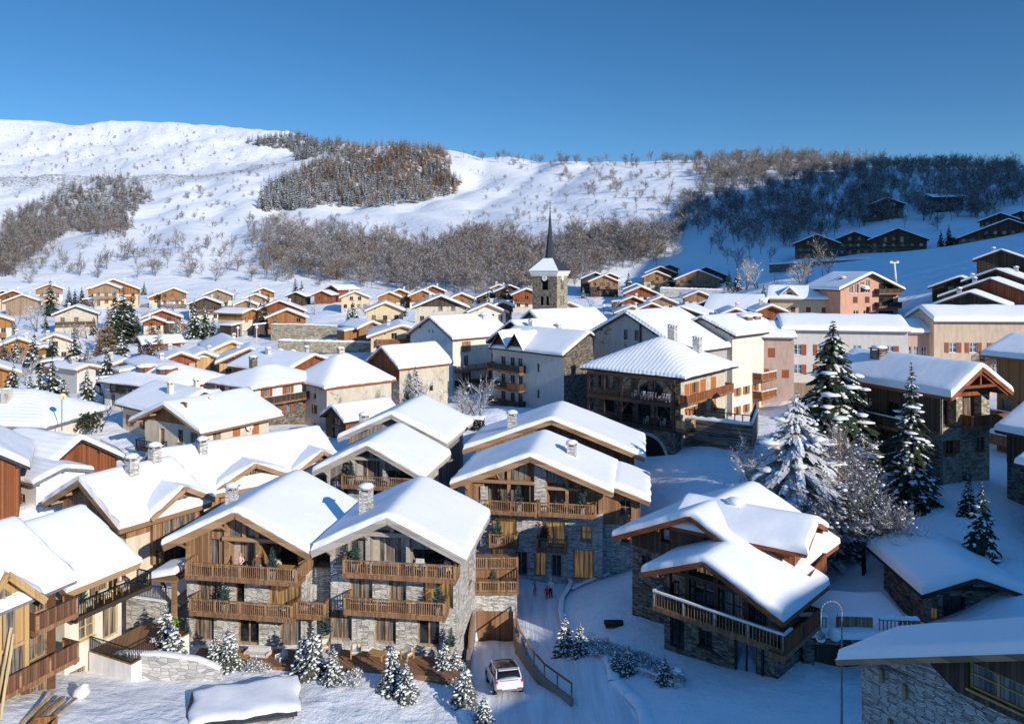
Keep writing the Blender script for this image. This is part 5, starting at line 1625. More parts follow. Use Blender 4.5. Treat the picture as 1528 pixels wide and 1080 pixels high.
    w = House('chalet_wing', 'short snow roofed wing with red timber gable on the dark stone chalet', 'chalet', 1219, 780, 51.5, 945, 4.6, 7.5, .4, 55, ovf=.9, ovs=.7)
    w.window('f', 0, 4.6, 1.4, 1.2, 'w', 'red_beam', fine=True); w.walls('dark_stone', 'red_wood', 4.4); w.roof('red_beam', .42, fascia=.3)
    w.balcony('f', -2.3, 2.3, 3.7, 1.0, mat='red_wood', beam='red_beam', closed=True)
    upd(w); absorb(h, w)
    # garage terrace beside it
    t = thing('garage', 'flat roofed garage with dark opening and snowy terrace rails on top', 'garage', P(1275, 1012, 48.5), R(-4))
    m = MB(); m.box(-3.2, -2.5, 0, 6, -1.5, 2.3); m.box(2.6, 3.8, 0, 6, -1.5, 2.3); m.box(-3.2, 3.8, 5.5, 6, -1.5, 2.3); m.build('wall', 'dark_stone', t)
    m = MB(); m.box(-3.6, 4.2, -.4, 6.2, 2.3, 2.75); m.build('roof', 'dark_stone', t)
    m = MB(); m.box(-2.5, 2.6, .6, .68, -1.5, 2.3); m.build('garage_door', 'old_wood', t)
    m = MB(); xs = edge_samples(-3.7, 4.3, .3, 12, []); ys = edge_samples(-.5, 6.3, .3, 9, [])
    m.grid(len(xs), len(ys), [(x, y, 2.74 + .3 * math.sqrt(max(0, 1 - (1 - min(min(x + 3.7, 4.3 - x, y + .5, 6.3 - y) / .3, 1)) ** 2)) + .04 * math.sin(x * 2 + y)) for y in ys for x in xs]); m.build('snow_cover', 'roof_snow', t)
    for (x0, x1, mat, y) in ((-3.5, -1.6, 'grey_wood', .3), (-.9, 1.3, 'honey', .5), (1.6, 2.9, 'grey_wood', .2), (2.9, 4.1, 'orange_wood', .2)):
        m = MB(); m.box(x0, x1, y, y + .08, 3.65, 3.8)
        n = int((x1 - x0) / .24)
        for i in range(n + 1): xx = lerp(x0 + .05, x1 - .05, i / n); m.box(xx - (.04 if mat == 'grey_wood' else .105), xx + (.04 if mat == 'grey_wood' else .105), y + .02, y + .06, 2.9, 3.65)
        r = m.build('terrace_rail', mat, t)
        q = MB(); snow_strip(q, (x0, y + .04, 3.78), (x1, y + .04, 3.78), .35, .2); q.build('snow_cap', 'clump_snow', r)
# ------------------------------------------------------------------ new chalets in front
def absorb(main, sub):
    """the second volume belongs to the same building"""
    m = main.root.matrix_basis.inverted() @ sub.root.matrix_basis
    for ch in list(sub.root.children):
        ch.parent = main.root
        ch.matrix_basis = m @ ch.matrix_basis
    bpy.data.objects.remove(sub.root)
    sub.root = main.root


def upd(h):
    l = h.root.location
    h.root.matrix_basis = Matrix.Translation(l) @ Matrix.Rotation(h.a, 4, 'Z')


def loggia(h, zb, timber, beam, glass_w=(-1.9, .7), dep=1.3, gz=2.35, right=(1.15, 4.3), left=None, tie=True):
    """upper storey: glazed middle bay under the ridge, deep open bay beside it, exposed frame"""
    W = h.W
    a, c = glass_w
    h.win_open['f'].append((a, c, zb + .02, zb + gz, .75))
    h.win_open['f'].append((right[0], right[1], zb + .02, min(zb + gz, h.zr(right[1], 0) - .45), dep + .6))
    gm, gl, cu = MB(), MB(), MB()
    n = 3
    for i in range(n + 1):
        u = lerp(a, c, i / n); gm.box(u - .05, u + .05, .62, .74, zb, zb + gz)
    gm.box(a, c, .62, .74, zb + gz - .1, zb + gz); gm.box(a, c, .62, .74, zb, zb + .1)
    gl.quad((a, .7, zb), (c, .7, zb), (c, .7, zb + gz), (a, .7, zb + gz))
    o = gm.build('glazed_door', beam, h.root); gl.build('pane', 'pane_curtain', o)
    cu.box(a + .05, a + .5, .64, .68, zb + .1, zb + gz - .1); cu.build('curtain', 'curtain', o)
    cu = MB(); cu.box(c - .6, c - .1, .64, .68, zb + .1, zb + gz - .1); cu.build('curtain', 'curtain', o)
    g2, p2 = MB(), MB()
    r0, r1 = right; d2 = dep + .55
    ht = min(zb + gz, h.zr(r1, 0) - .45)
    g2.box(r0, r1, d2 - .02, d2 + .04, zb, ht)
    bw = g2.build('loggia_back', timber, h.root)
    p2.box(r0 + .4, r0 + 1.9, d2 - .07, d2 - .03, zb, ht - .25); p2.box(r0 + 2.2, r1 - .2, d2 - .07, d2 - .03, zb + .9, ht - .25); p2.build('pane', 'pane', bw)
    # gable lights over the tie beam
    gg = MB(); fr = MB()
    zt = zb + gz + .3
    for (u0, u1) in ((a + .1, -.25), (.1, c + .5)):
        t0, t1 = h.zr(u0, 0) - .55, h.zr(u1, 0) - .55
        if min(t0, t1) < zt + .15: u0 = u0 if t0 >= zt + .15 else u0 + (zt + .15 - t0) / h.t
        t0, t1 = h.zr(u0, 0) - .55, h.zr(u1, 0) - .55
        gg.quad((u0, -.045, zt), (u1, -.045, zt), (u1, -.045, max(zt + .1, t1)), (u0, -.045, max(zt + .1, t0)))
    gg.build('gable_window', 'pane_curtain', h.root)
    # timber frame standing proud
    for u in (a - .15, c + .15, right[1] + .1, -W / 2 + .2):
        fr.box(u - .13, u + .13, -.26, -.032, zb - .05, h.zr(u, 0) - .32)
    fr.box(-.14, .14, -.26, -.032, zb + gz + .28, h.zr(0, 0) - .3)
    if tie: fr.box(a - .4, min(right[1] + .1, (h.H - .65 - (zb + gz + .27)) / h.t), -.34, -.05, zb + gz - .02, zb + gz + .27)
    for q in (-1, 1):
        fr.bar((q * 1.5, -h.ovf + .25, h.zr(1.5, 0) - .42), (q * (W / 2 - .1), -h.ovf + .25, h.zr(W / 2 - .1, 0) - .42), .18, .24)
    for u in (-W / 2 + .15, a - .15, right[1] + .1):
        fr.bar((u, -.1, h.zr(u, 0) - 1.2), (u, -h.ovf + .3, h.zr(u, 0) - .5), .16, .16)
    fr.build('timber_frame', beam, h.root)
    if left:
        for (u, w) in left:
            pass


def front_chalets():
    # ---------------- chalet with honey timber
    h = House('chalet', 'honey timber chalet with two long balconies over three stone door bays', 'chalet', 351, 764, 55.0, 977, 9.5, 7.6, .48, -9, ovf=1.5, ovs=.95)
    for (u, pn) in ((-3.4, 'pane_curtain'), (.2, 'pane'), (3.5, 'pane_curtain')): h.window('f', u, .05, 1.7, 2.2, 'd', 'honey_beam', pn, fine=True, dep=.3)
    for (u, w, pn) in ((-2.9, 2.0, 'pane_curtain'), (-.5, .8, 'pane'), (3.1, 2.6, 'pane_lit')): h.window('f', u, 2.85, w, 2.2, 'd', 'honey_beam', pn, fine=True, dep=.3)
    h.window('f', -2.5, 5.75, .8, 2.0, 'd', 'honey_beam', 'pane_curtain', fine=True)
    h.window('r', 2.0, 3.0, 1.0, 1.4, 'w', fine=True); h.window('r', 4.5, .2, 1.0, 2.1, 'd', fine=True)
    loggia(h, 5.6, 'honey', 'honey_beam', glass_w=(-1.3, .9), right=(1.3, 4.3), gz=2.2)
    h.walls('grey_stone', 'honey', 5.5); h.roof('honey_beam', .38, fascia=.46, ng=26, nl=22)
    h.balcony('f', -3.9, 4.75, 5.5, 1.6, mat='honey', fine=True); h.balcony('f', -3.7, 4.3, 2.78, 1.4, mat='honey', fine=True); h.balcony('f', 4.36, 6.6, 2.9, .9, mat='honey', fine=True, n0=-.6)
    h.chimney(-3.0, 3.4, .75, 1.5); 
    lk = MB(); lk.box(4.78, 6.9, 1.2, 5, -2, 5.6); lk.build('link_wall', 'grey_stone', h.root)
    A = h
    # ---------------- chalet with grey timber
    h = House('chalet', 'grey weathered timber chalet with two brown balconies, front middle of the group', 'chalet', 578, 773, 53.2, 976, 9.4, 7.0, .47, -8, ovf=1.4, ovs=.9)
    for (u, pn) in ((-3.9, 'pane_curtain'), (-.6, 'pane_curtain'), (2.6, 'pane')): h.window('f', u, .05, 1.6, 2.2, 'd', 'honey_beam', pn, fine=True, dep=.3)
    for (u, w, pn) in ((-2.4, 1.7, 'pane_curtain'), (.3, 1.3, 'pane_curtain'), (3.3, 2.2, 'pane_lit')): h.window('f', u, 2.85, w, 2.1, 'd', 'honey_beam', pn, fine=True, dep=.3)
    h.window('f', -3.0, 5.75, .8, 2.0, 'd', 'grey_beam', 'pane_curtain', fine=True)
    h.window('r', 1.2, 5.6, .9, 1.8, 'd', 'honey_beam', fine=True); h.window('r', 4.5, 2.9, .9, 1.8, 'w', 'honey_beam', 'pane_lit', fine=True)
    loggia(h, 5.6, 'grey_wood', 'grey_beam', glass_w=(-1.7, 1.0), right=(1.45, 4.5), gz=2.25)
    h.walls('grey_stone', 'grey_wood', 5.5); h.roof('grey_beam', .38, fascia=.46, ng=26, nl=22)
    h.balcony('f', -3.2, 4.9, 5.5, 1.6, mat='honey', fine=True); h.balcony('f', -3.2, 4.1, 2.78, 1.4, mat='honey', fine=True)
    h.chimney(-2.9, 2.6, .85, 2.0)
    B = h
    # ---------------- big brown chalet at the back
    h = House('chalet', 'large brown chalet in two tiers on a grey stone base with amber lit windows', 'chalet', 791, 682, 68.5, 870, 12.8, 7.0, .385, -10, ovf=1.6, ovs=1.0)
    zb = 6.2
    for (u, z, w, hh, st, pn) in ((-3.3, .6, 1.3, 1.7, 'd', 'pane_lit'), (-1.1, .0, 1.2, 2.2, 'd', 'pane'), (.7, .0, 1.1, 2.2, 'd', 'pane_lit'), (2.2, .1, .9, 2.0, 'd', 'pane'), (4.7, 0, 1.9, 2.7, 'd', 'pane_lit'),
                                  (-2.6, 3.1, 2.2, 2.1, 'd', 'pane_lit'), (1.9, 3.0, 2.2, 2.2, 'd', 'pane_lit'), (4.9, 3.6, 1.0, 1.3, 'w', 'pane_lit')):
        h.window('f', u, z, w, hh, st, 'honey_beam', pn, fine=True, dep=.3)
    for (a, c) in ((-4.6, -.3), (1.4, 5.0)):
        zt = min(zb + 2.5, h.zr(c, 0) - .5, h.zr(a, 0) - .4)
        h.win_open['f'].append((a, c, zb + .02, zt, 1.2))
    h.window('r', 2.0, 6.6, .9, 1.3, 'w', fine=True); h.window('r', 2.0, 3.9, .8, .9, 'w', fine=True)
    h.walls('grey_stone', 'honey', zb, under=3)
    for (a, c) in ((-4.6, -.3), (1.4, 5.0)):
        zt = min(zb + 2.5, h.zr(c, 0) - .5, h.zr(a, 0) - .4)
        gm, gl = MB(), MB()
        for i in range(4): u = lerp(a, c, i / 3); gm.box(u - .06, u + .06, 1.0, 1.14, zb, zt)
        gm.box(a, c, 1.0, 1.14, zt - .12, zt)
        gl.box(a, c, 1.12, 1.18, zb, zt); o = gm.build('glazed_door', 'honey_beam', h.root); gl.build('pane', 'pane_curtain', o)
    gg = MB()
    for (u0, u1) in ((-3.2, -.5), (.5, 3.3)):
        s_ = -1 if u0 < 0 else 1
        gg.quad((u0, -.045, zb + 2.62), (u1, -.045, zb + 2.62), (u1, -.045, max(zb + 2.66, h.zr(u1, 0) - .6)), (u0, -.045, max(zb + 2.66, h.zr(u0, 0) - .6)))
    gg.build('gable_window', 'pane_curtain', h.root)
    st = MB(); st.box(.2, 1.3, -.35, -.032, zb - .1, h.zr(.9, 0) - .4); st.build('stone_pier', 'grey_stone', h.root)
    st = MB(); st.box(-4.9, -4.2, -.2, -.032, zb, zb + 1.9); st.build('stone_pier', 'grey_stone', h.root)
    fr = MB()
    for u in (-6.2, -2.2, 3.2, 6.2): fr.box(u - .14, u + .14, -.3, -.032, zb, h.zr(u, 0) - .32)
    fr.box(-6.0, .2, -.36, -.06, zb + 2.3, zb + 2.6); fr.box(1.3, 6.0, -.36, -.06, zb + 1.95, zb + 2.2)
    for q in (-1, 1): fr.bar((q * 1.2, -1.3, h.zr(1.2, 0) - .42), (q * 6.4, -1.3, h.zr(6.4, 0) - .42), .2, .26)
    for u in (-6.2, -3.2, 3.2, 6.2): fr.bar((u, -.1, h.zr(u, 0) - 1.3), (u, -1.3, h.zr(u, 0) - .5), .18, .18)
    fr.build('timber_frame', 'honey_beam', h.root)
    h.roof('honey_beam', .38, fascia=.46, ng=28, nl=18)
    h.balcony('f', -6.5, .6, zb, 1.5, mat='honey', fine=True, step=.2); h.balcony('f', .7, 5.9, zb, 1.3, mat='honey', fine=True, step=.2)
    h.balcony('f', -3.9, -1.3, 3.0, 1.1, mat='honey', fine=True, step=.2); h.balcony('f', .5, 3.2, 2.9, 1.1, mat='honey', fine=True, step=.2)
    h.chimney(3.3, 3.2, .85, 1.3)
    b = House('chalet', 'x', 'x', 823, 627, 80.5, 800, 17.2, 7.0, .37, -10, ovf=1.5, ovs=1.1)
    b.window('f', 5.4, 5.6, 1.2, 1.6, 'w', 'honey_beam', fine=True); b.window('f', -6.6, 5.6, 1.2, 1.4, 'w', 'honey_beam', fine=True)
    b.walls('grey_stone', 'honey', 4.0, under=4, zbs={'r': 5.2}); b.roof('honey_beam', .38, fascia=.46, ng=26, nl=18); b.chimney(-4.6, -.2 + .6, .9, 1.7)
    rw = House('chalet', 'x', 'x', 918, 728, 69.5, 872, 4.4, 6.4, .36, -10, ovf=.9, ovs=.9)
    rw.window('f', .9, 6.0, 1.1, 1.5, 'w', 'honey_beam', fine=True); rw.window('f', .9, 3.5, .8, 1.0, 'w', 'honey_beam', fine=True)
    rw.walls('grey_stone', 'honey', 5.2, under=3); rw.roof('honey_beam', .5, fascia=.4, ng=14)
    for q in (h, b, rw): upd(q)
    absorb(h, b); absorb(h, rw)
    C = h
    # ---------------- grey chalet at the back
    h = House('chalet', 'grey boarded chalet in two tiers behind the front pair, brown balcony under its gable', 'chalet', 548, 665, 71, 810, 9.2, 6.5, .50, -11, ovf=1.3, ovs=.9)
    zb = h.eave('l') - 1.5
    loggia(h, zb, 'grey_wood', 'grey_beam', glass_w=(-1.7, 1.1), right=(1.5, 4.2), gz=2.2)
    h.window('f', -3.0, zb - 2.5, 1.2, 1.8, 'd', 'grey_beam', fine=True); h.window('f', .5, zb - 2.5, 1.2, 1.8, 'd', 'grey_beam', fine=True)
    h.walls('grey_stone', 'grey_wood', zb - .1, under=3); h.roof('grey_beam', .38, fascia=.42, ng=24, nl=18)
    h.balcony('f', -2.6, 4.4, zb - .1, 1.3, mat='honey', fine=True, step=.2)
    b = House('chalet', 'x', 'x', 584, 619, 82, 760, 10.6, 9.0, .46, -11, ovf=1.2, ovs=.9)
    b.walls('grey_stone', 'grey_wood', 2.0, under=3); b.roof('grey_beam', .38, fascia=.42, ng=24, nl=18); b.chimney(-4.4, 2.0, .9, 1.0)
    for q in (h, b): upd(q)
    absorb(h, b)
    return A, B, C, h


def cross_gable(h, u, w, rise, z0, out, wallmat, beam, snow=.38, glazed=True, dropw=0):
    """a gable breaking the right-hand eave: bay wall, little ridge roof running back into the main slope"""
    x1 = h.W / 2 + out
    e = h.eave('r')
    zt = e + rise
    wl = MB()
    wl.quad((x1 - .9, u - w / 2 + .1, z0), (x1 - .9, u + w / 2 - .1, z0), (x1 - .9, u + w / 2 - .1, e), (x1 - .9, u, zt - .3), (x1 - .9, u - w / 2 + .1, e))
    wl.quad((x1 - .9, u - w / 2 + .1, z0), (0, u - w / 2 + .1, z0), (0, u - w / 2 + .1, e), (x1 - .9, u - w / 2 + .1, e))
    wl.quad((x1 - .9, u + w / 2 - .1, z0), (0, u + w / 2 - .1, z0), (0, u + w / 2 - .1, e), (x1 - .9, u + w / 2 - .1, e))
    b = wl.build('bay_wall', wallmat, h.root)
    if glazed:
        g, f = MB(), MB()
        k = x1 - .84
        g.quad((k, u - w * .3, z0 + .1), (k, u + w * .3, z0 + .1), (k, u + w * .3, e - .05), (k, u, zt - .75), (k, u - w * .3, e - .05))
        g.build('pane', 'pane_curtain', b)
        for q in (-.3, -.1, .1, .3): f.box(k - .02, k + .07, u + w * q - .06, u + w * q + .06, z0, e + (.3 if abs(q) < .2 else 0))
        f.box(k - .02, k + .09, u - w * .36, u + w * .36, e - .1, e + .12)
        f.build('timber_frame', beam, b)
    # roof planes run back until they meet the main slope
    xr_ = h.W / 2 - (rise + .0) / h.t
    r = MB(); sn = MB()
    for sd in (-1, 1):
        ue = u + sd * (w / 2 + .6); ze = e - (.6) * (rise / (w / 2)) * 1.0 + .12
        r.quad((x1, u, zt - .02), (x1, ue, ze - .02), (x1 - 1.6, ue, ze - .02), (xr_, u, zt - .02))
        r.quad((x1, u, zt - .2), (x1, ue, ze - .2), (x1 - 1.6, ue, ze - .2), (xr_, u, zt - .2))
        r.bar((x1 + .03, u, zt - .14), (x1 + .03, ue, ze - .14), .07, .4)
        r.bar((x1 + .09, u, zt - .02), (x1 + .09, ue, ze - .02), .05, .18)
        pts = []
        nu, nx = 9, 12
        for i in range(nx):
            t = i / (nx - 1)
            for j in range(nu):
                q = j / (nu - 1)
                xa = lerp(x1 + .05, lerp(xr_ - .6, x1 - 2.2, q), t)
                yy = lerp(u, ue + sd * .05, q)
                p = math.sqrt(max(0, 1 - (1 - min(min((x1 + .05 - xa) / .45, (1 - q) * (w / 2 + .6) / .45), 1)) ** 2))
                soft = .3 * math.exp(-(q * 3.2) ** 2) - .22 * q ** 3
                pts.append((xa, yy, lerp(zt, ze, q) - soft + p * snow))
        sn.grid(nu, nx, pts)
    ro = r.build('bay_roof', beam, h.root); sn.build('roof_snow', 'roof_snow', ro)
    return x1


NEAR = []


def left_complex():
    # rear long house, middle house, nearest house: each a gable to the street and a long sunny side with little gables
    h = House('chalet', 'long cream chalet with two small gables in its sunny roof edge, rearmost of the row', 'chalet', 226, 676, 72, 838, 10.5, 15.0, .50, -50, ovf=1.0, ovs=1.1)
    for u in (2.5, 6, 9.5): h.window('r', u, 3.3, 1.2, 2.0, 'd', 'honey_beam', 'pane_curtain', fine=True)
    h.walls('cream', 'honey', 6.0, zbs={'r': 5.6}, under=3); h.roof('honey_beam', .38, fascia=.44, ng=22, nl=26)
    h.chimney(1.6, 3.2, .75, 1.5)
    cross_gable(h, 6.6, 6.2, 1.6, 5.4, 1.1, 'honey', 'honey_beam'); cross_gable(h, 13.6, 5.6, 1.7, 5.4, 1.0, 'honey', 'honey_beam')
    h.balcony('r', 4.2, 10.6, 5.3, 1.5, metal=True); 
    A = h
    h = House('chalet', 'cream chalet with a timber bay gable and dark balcony, middle of the row of three', 'chalet', 118, 717, 61, 915, 9.6, 5.8, .49, -33, ovf=1.1, ovs=1.0)
    h.window('r', 2.0, .2, 1.4, 2.3, 'd', 'honey_beam', 'pane_curtain', fine=True)
    h.walls('cream', 'honey', 6.6, under=3); h.roof('honey_beam', .38, fascia=.44, ng=22, nl=22); h.chimney(1.2, 2.6, .8, 1.6); h.chimney(.3, 5.2, .8, 1.5)
    cross_gable(h, 4.3, 4.8, 1.5, 4.0, 1.3, 'honey', 'honey_beam')
    h.balcony('r', 2.2, 6.2, 4.0, 1.3, metal=True)
    h.window('r', 4.4, .0, 1.5, 2.3, 'd', 'honey_beam', 'pane_lit', fine=True)
    B = h
    h = House('chalet', 'cream chalet with long dark railed balcony and white lower walls, nearest of three', 'chalet', 13, 793, 52.5, 1002, 10.0, 4.3, .51, -25, ovf=.6, ovs=1.1)
    for (u, w, pn) in ((.9, 1.2, 'pane'), (2.5, 1.4, 'pane_curtain'), (3.7, .9, 'pane')): h.window('r', u, 4.9, w, 2.0, 'd', 'honey_beam', pn, fine=True)
    h.window('r', 1.6, 2.4, 1.2, 1.5, 'w', 'lumber', 'pane_curtain', fine=True); h.window('r', 3.4, 1.7, 1.2, 2.3, 'd', 'lumber', 'pane_curtain', fine=True)
    h.window('r', .9, -1.6, 1.2, 2.2, 'd', 'honey_beam', 'pane_curtain', fine=True)
    h.walls('pale_cream', None, under=4); h.roof('honey_beam', .38, fascia=.44, ng=22, nl=18)
    h.balcony('r', -.2, 5.6, 4.75, 1.5, metal=True)
    # lower wing with a terrace on top
    w = MB(); w.box(5.25, 9.4, 1.6, 6.4, -4, 1.5); w.build('wing_wall', 'white', h.root)
    t = MB(); t.box(5.25, 9.4, 1.6, 6.4, 1.5, 1.56); t.build('terrace', 'deck', h.root)
    r = MB()
    for (p, q) in (((5.3, 1.65), (9.35, 1.65)), ((9.35, 1.65), (9.35, 6.35))):
        p, q = Vector((*p, 1.56)), Vector((*q, 1.56)); n = 30
        r.bar(p + Vector((0, 0, 1)), q + Vector((0, 0, 1)), .06, .05); r.bar(p + Vector((0, 0, .1)), q + Vector((0, 0, .1)), .04, .04)
        for i in range(n + 1): c = p.lerp(q, i / n); r.box(c.x - .015, c.x + .015, c.y - .015, c.y + .015, 1.6, 2.55)
    r.build('railing', 'metal', h.root)
    wd = MB(); wd.box(6.9, 7.3, 1.56, 1.62, -1.6, -.1); wd.build('window', 'pane', h.root)
    NEAR.append(h)
    # ---- stone house under repair at the edge of the picture
    h = House('house', 'stone house under repair with new yellow timber gable, brown shutters and boarded balconies', 'house', -40, 832, 44, 1075, 9.5, 6.0, .55, -22, ovf=.8, ovs=.9)
    h.root.location.x -= 4.6; h.root.location.y -= .6
    for k, z in enumerate((-.4, 2.1, 4.9)):
        h.window('r', 4.9, z, 1.1, 1.5, 's', 'honey_beam', 'pane_curtain', fine=True, sh='shutter_brown')
    h.walls('tan_stone', None, under=4); h.roof('zinc', .35, fascia=.2, ng=16, smat='roof_snow')
    h.balcony('r', 3.9, 6.6, 4.4, 1.3, mat='brown_wood', beam='honey_beam', fine=True, closed=True); h.balcony('r', -1, 6.6, 1.6, 1.4, mat='brown_wood', beam='honey_beam', fine=True, closed=True)
    x1 = cross_gable(h, 2.0, 3.4, 1.9, 3.8, 1.5, 'yellow_wood', 'yellow_wood', snow=.4)
    p = MB()
    for u in (.35, 2.0, 3.65): p.box(x1 - 1.0, x1 - .72, u - .14, u + .14, 1.5, h.eave('r') + .1)
    p.box(x1 - 1.0, x1 - .76, .2, 3.8, 3.8, 4.0); p.box(x1 - 1.0, x1 - .76, .2, 3.8, 1.5, 1.7); p.build('timber_frame', 'yellow_wood', h.root)
    g = MB(); g.box(x1 - .95, x1 - .9, .4, 3.6, 1.8, 3.8); g.build('pane', 'pane_curtain', h.root)
    D = h
    # roofs west of the row
    G = 'snow roofed cottages on the west edge'
    h = House('cottage', 'brown boarded cottage with rippled snow roof and a stacked slate chimney stub in front', 'house', 14, 652, 74, 742, 8.2, 8.8, .62, 66, ovf=.4, ovs=.6, group=G)
    h.root.location.x += 7.6; h.root.location.y -= 1.0
    for u in (2.2, 5.4): h.window('l', u, 1.2, 1.2, 1.2, 'w', 'dark_beam', fine=True)
    h.walls('white', 'red_wood', 1.0); h.roof('dark_beam', .4, fascia=.24, ng=14, wob=.3)
    h = House('cottage', 'red boarded cottage with white framed window and thick snow roof, cut by the picture edge', 'house', -70, 650, 62, 800, 9.0, 8, .62, 30, ovf=.5, ovs=.8, group=G)
    h.window('r', 4.5, 4.2, 1.2, 1.4, 'w', 'white_paint', 'pane_curtain', fine=True)
    h.walls('red_wood', None); h.roof('slate', .42, fascia=.24, wob=.3)
    h = House('cottage', 'white walled outbuilding with small brown window below the rippled snow roof', 'house', 96, 698, 68, 790, 4.5, 5.5, .3, 60, ovf=.3, ovs=.4, group=G)
    h.window('l', 2.2, 2.6, .8, .8, 'w', fine=True); h.walls('white'); h.roof('zinc', .3)
    return A, B, D
# ------------------------------------------------------------------ vegetation
def scatter(poly, n, seed, keep=None, d0=60, d1=2200, soft=0.0):
    r = np.random.default_rng(seed)
    xs = [p[0] for p in poly]; ys = [p[1] for p in poly]
    out = []
    px = r.uniform(min(xs), max(xs), n * 4); py = r.uniform(min(ys), max(ys), n * 4)
    k = in_poly(px, py, poly)
    px, py = px[k][:n], py[k][:n]
    px = px + r.normal(0, soft, len(px)); py = py + r.normal(0, soft * .35, len(px))
    x, y, z, ok = LAND.hit(px, py, d0, d1)
    return [(x[i], y[i], z[i], px[i], py[i]) for i in range(len(px)) if ok[i] and y[i] > 120]


def forests():
    con = [conifer_mesh('conifer_far_%d' % i, 40 + i, 14, 3.1, 10, 9, blades=1, snow=.8, mats=('spruce_far', 'clump_snow'), droop=.4) for i in range(3)]
    dark = [conifer_mesh('conifer_dark_%d' % i, 50 + i, 14, 3.1, 10, 9, blades=1, snow=.4, mats=('spruce_far', 'clump_snow'), droop=.4) for i in range(2)]
    lar = [conifer_mesh('larch_far_%d' % i, 60 + i, 14, 2.9, 11, 9, blades=1, snow=.14, mats=('larch_far', 'clump_snow'), droop=.1) for i in range(2)]
    bare = []
    for i in range(5):
        t, c = bare_tree_mb(80 + i, 11, (.5, .6, .42, .66, .5)[i], 3, (9, 11, 8, 10, 9)[i], 6, 7, r0=.12, sides=(3, 3, 3, 3), first=(.18, .1, .3, .08, .2)[i], wig=.25, fr=6.5, flat=True, multi=(1, 2, 1, 2, 1)[i])
        for src in (c,):
            k = len(t.v); t.v += src.v; t.f += [tuple(q + k for q in f) for f in src.f]; t.m += src.m; t.s += src.s
        bare.append(t.mesh('bare_far_%d' % i, 'twig' if i < 3 else 'twig_brown'))
    R_ = random.Random(5)
    # spruce and larch block on the open slope
    poly = [(388, 316), (390, 288), (420, 268), (470, 242), (495, 227), (520, 210), (545, 207), (600, 214), (650, 219), (668, 230), (672, 262), (688, 272), (685, 286), (660, 294), (620, 302), (560, 309), (480, 308), (430, 314)]
    sp = []
    P_ = con + dark + lar
    for x, y, z, px, py in scatter(poly, 2000, 1, d0=400, soft=2.5):
        g = (px - 400) / 280 + (300 - py) / 90
        w = R_.choice((5, 6)) if R_.random() < min(.9, max(.12, .15 + .5 * g * (.4 + .6 * math.sin(px * .05 + py * .08) ** 2))) else (R_.choice((0, 1, 2)) if R_.random() < .7 else R_.choice((3, 4)))
        s = R_.uniform(.62, 1.1)
        sp.append((x, y, z - .5, w, s, s * R_.uniform(.9, 1.25)))
    o = merged('spruce_forest', P_, sp, 'plantation of snowy spruce and rust coloured larch on the open slope', cat='forest')
    poly = [(362, 214), (420, 204), (470, 199), (520, 206), (505, 222), (470, 236), (445, 240), (432, 224), (385, 218)]
    sp = [(x, y, z - .5, R_.choice((0, 2, 3, 4, 3, 4)), 1.0, R_.uniform(.8, 1.2)) for x, y, z, px, py in scatter(poly, 420, 2, d0=500)]
    merged('spruce_forest', P_, sp, 'dark spruce wood on the skyline above the plantation', cat='forest')
    poly = [(0, 385), (8, 335), (60, 298), (110, 275), (150, 265), (200, 270), (225, 287), (222, 302), (196, 322), (190, 350), (150, 352), (110, 348), (70, 368), (30, 400), (0, 420)]
    sp = []
    for x, y, z, px, py in scatter(poly, 1000, 3, d0=300, soft=5):
        low = py > 330 + R_.uniform(-20, 20)
        w = R_.choice((0, 1, 2, 3)) if not low else -1
        if not low and R_.random() < (.5 if py < 300 else .3): w = R_.choice((5, 6))
        sp.append((x, y, z - .4, w if w >= 0 else 7 + R_.randrange(5), R_.uniform(.6, 1.0), R_.uniform(.6, 1.0)))
    merged('mixed_forest', P_ + bare, sp, 'mixed wood of snowy conifers, larches and brown broadleaves on the western slope', cat='forest')
    # brown winter woods
    def woods(poly, n, seed, label, smin=.5, smax=1.2, d0=200, kinds=(0, 1, 2, 3, 4), name='bare_wood'):
        sp = [(x, y, z - .3, R_.choice(kinds), s_ * 1.15, s_) for x, y, z, px, py in scatter(poly, n, seed, d0=d0, soft=13) for s_ in (R_.uniform(smin, smax),)]
        if sp: merged(name, bare, sp, label, cat='wood')
    woods([(390, 345), (420, 336), (470, 344), (540, 350), (600, 366), (640, 378), (680, 360), (720, 345), (760, 352), (800, 372), (860, 356), (900, 348), (960, 350), (1000, 362), (990, 386), (900, 408), (860, 424), (800, 438), (700, 436), (600, 432), (500, 424), (400, 408)], 1250, 4, 'brown leafless wood filling the slope directly above the village', .55, 1.0)
    woods([(1030, 262), (1060, 238), (1150, 232), (1300, 238), (1400, 242), (1528, 240), (1528, 272), (1400, 266), (1280, 262), (1160, 262), (1090, 282)], 640, 5, 'sunlit brown wood along the crest of the eastern hill', .6, 1.05, d0=330)
    woods([(975, 330), (1010, 300), (1080, 268), (1150, 262), (1280, 266), (1400, 270), (1528, 276), (1528, 300), (1450, 330), (1360, 318), (1290, 345), (1180, 368), (1110, 372), (1080, 350), (1010, 362)], 640, 6, 'shaded leafless wood on the flank of the eastern hill', .55, 1.0, d0=230, kinds=(0, 1, 2))
    woods([(690, 231), (760, 236), (850, 237), (950, 238), (1050, 236), (1050, 243), (950, 246), (850, 246), (700, 240)], 95, 7, 'thin line of bare trees along the sunlit skyline', .6, 1.05, d0=500)
    woods([(820, 245), (900, 245), (1000, 245), (1040, 260), (980, 290), (900, 300), (830, 290)], 60, 8, 'scattered small bare trees on the bright upper slope', .35, .8, d0=400)
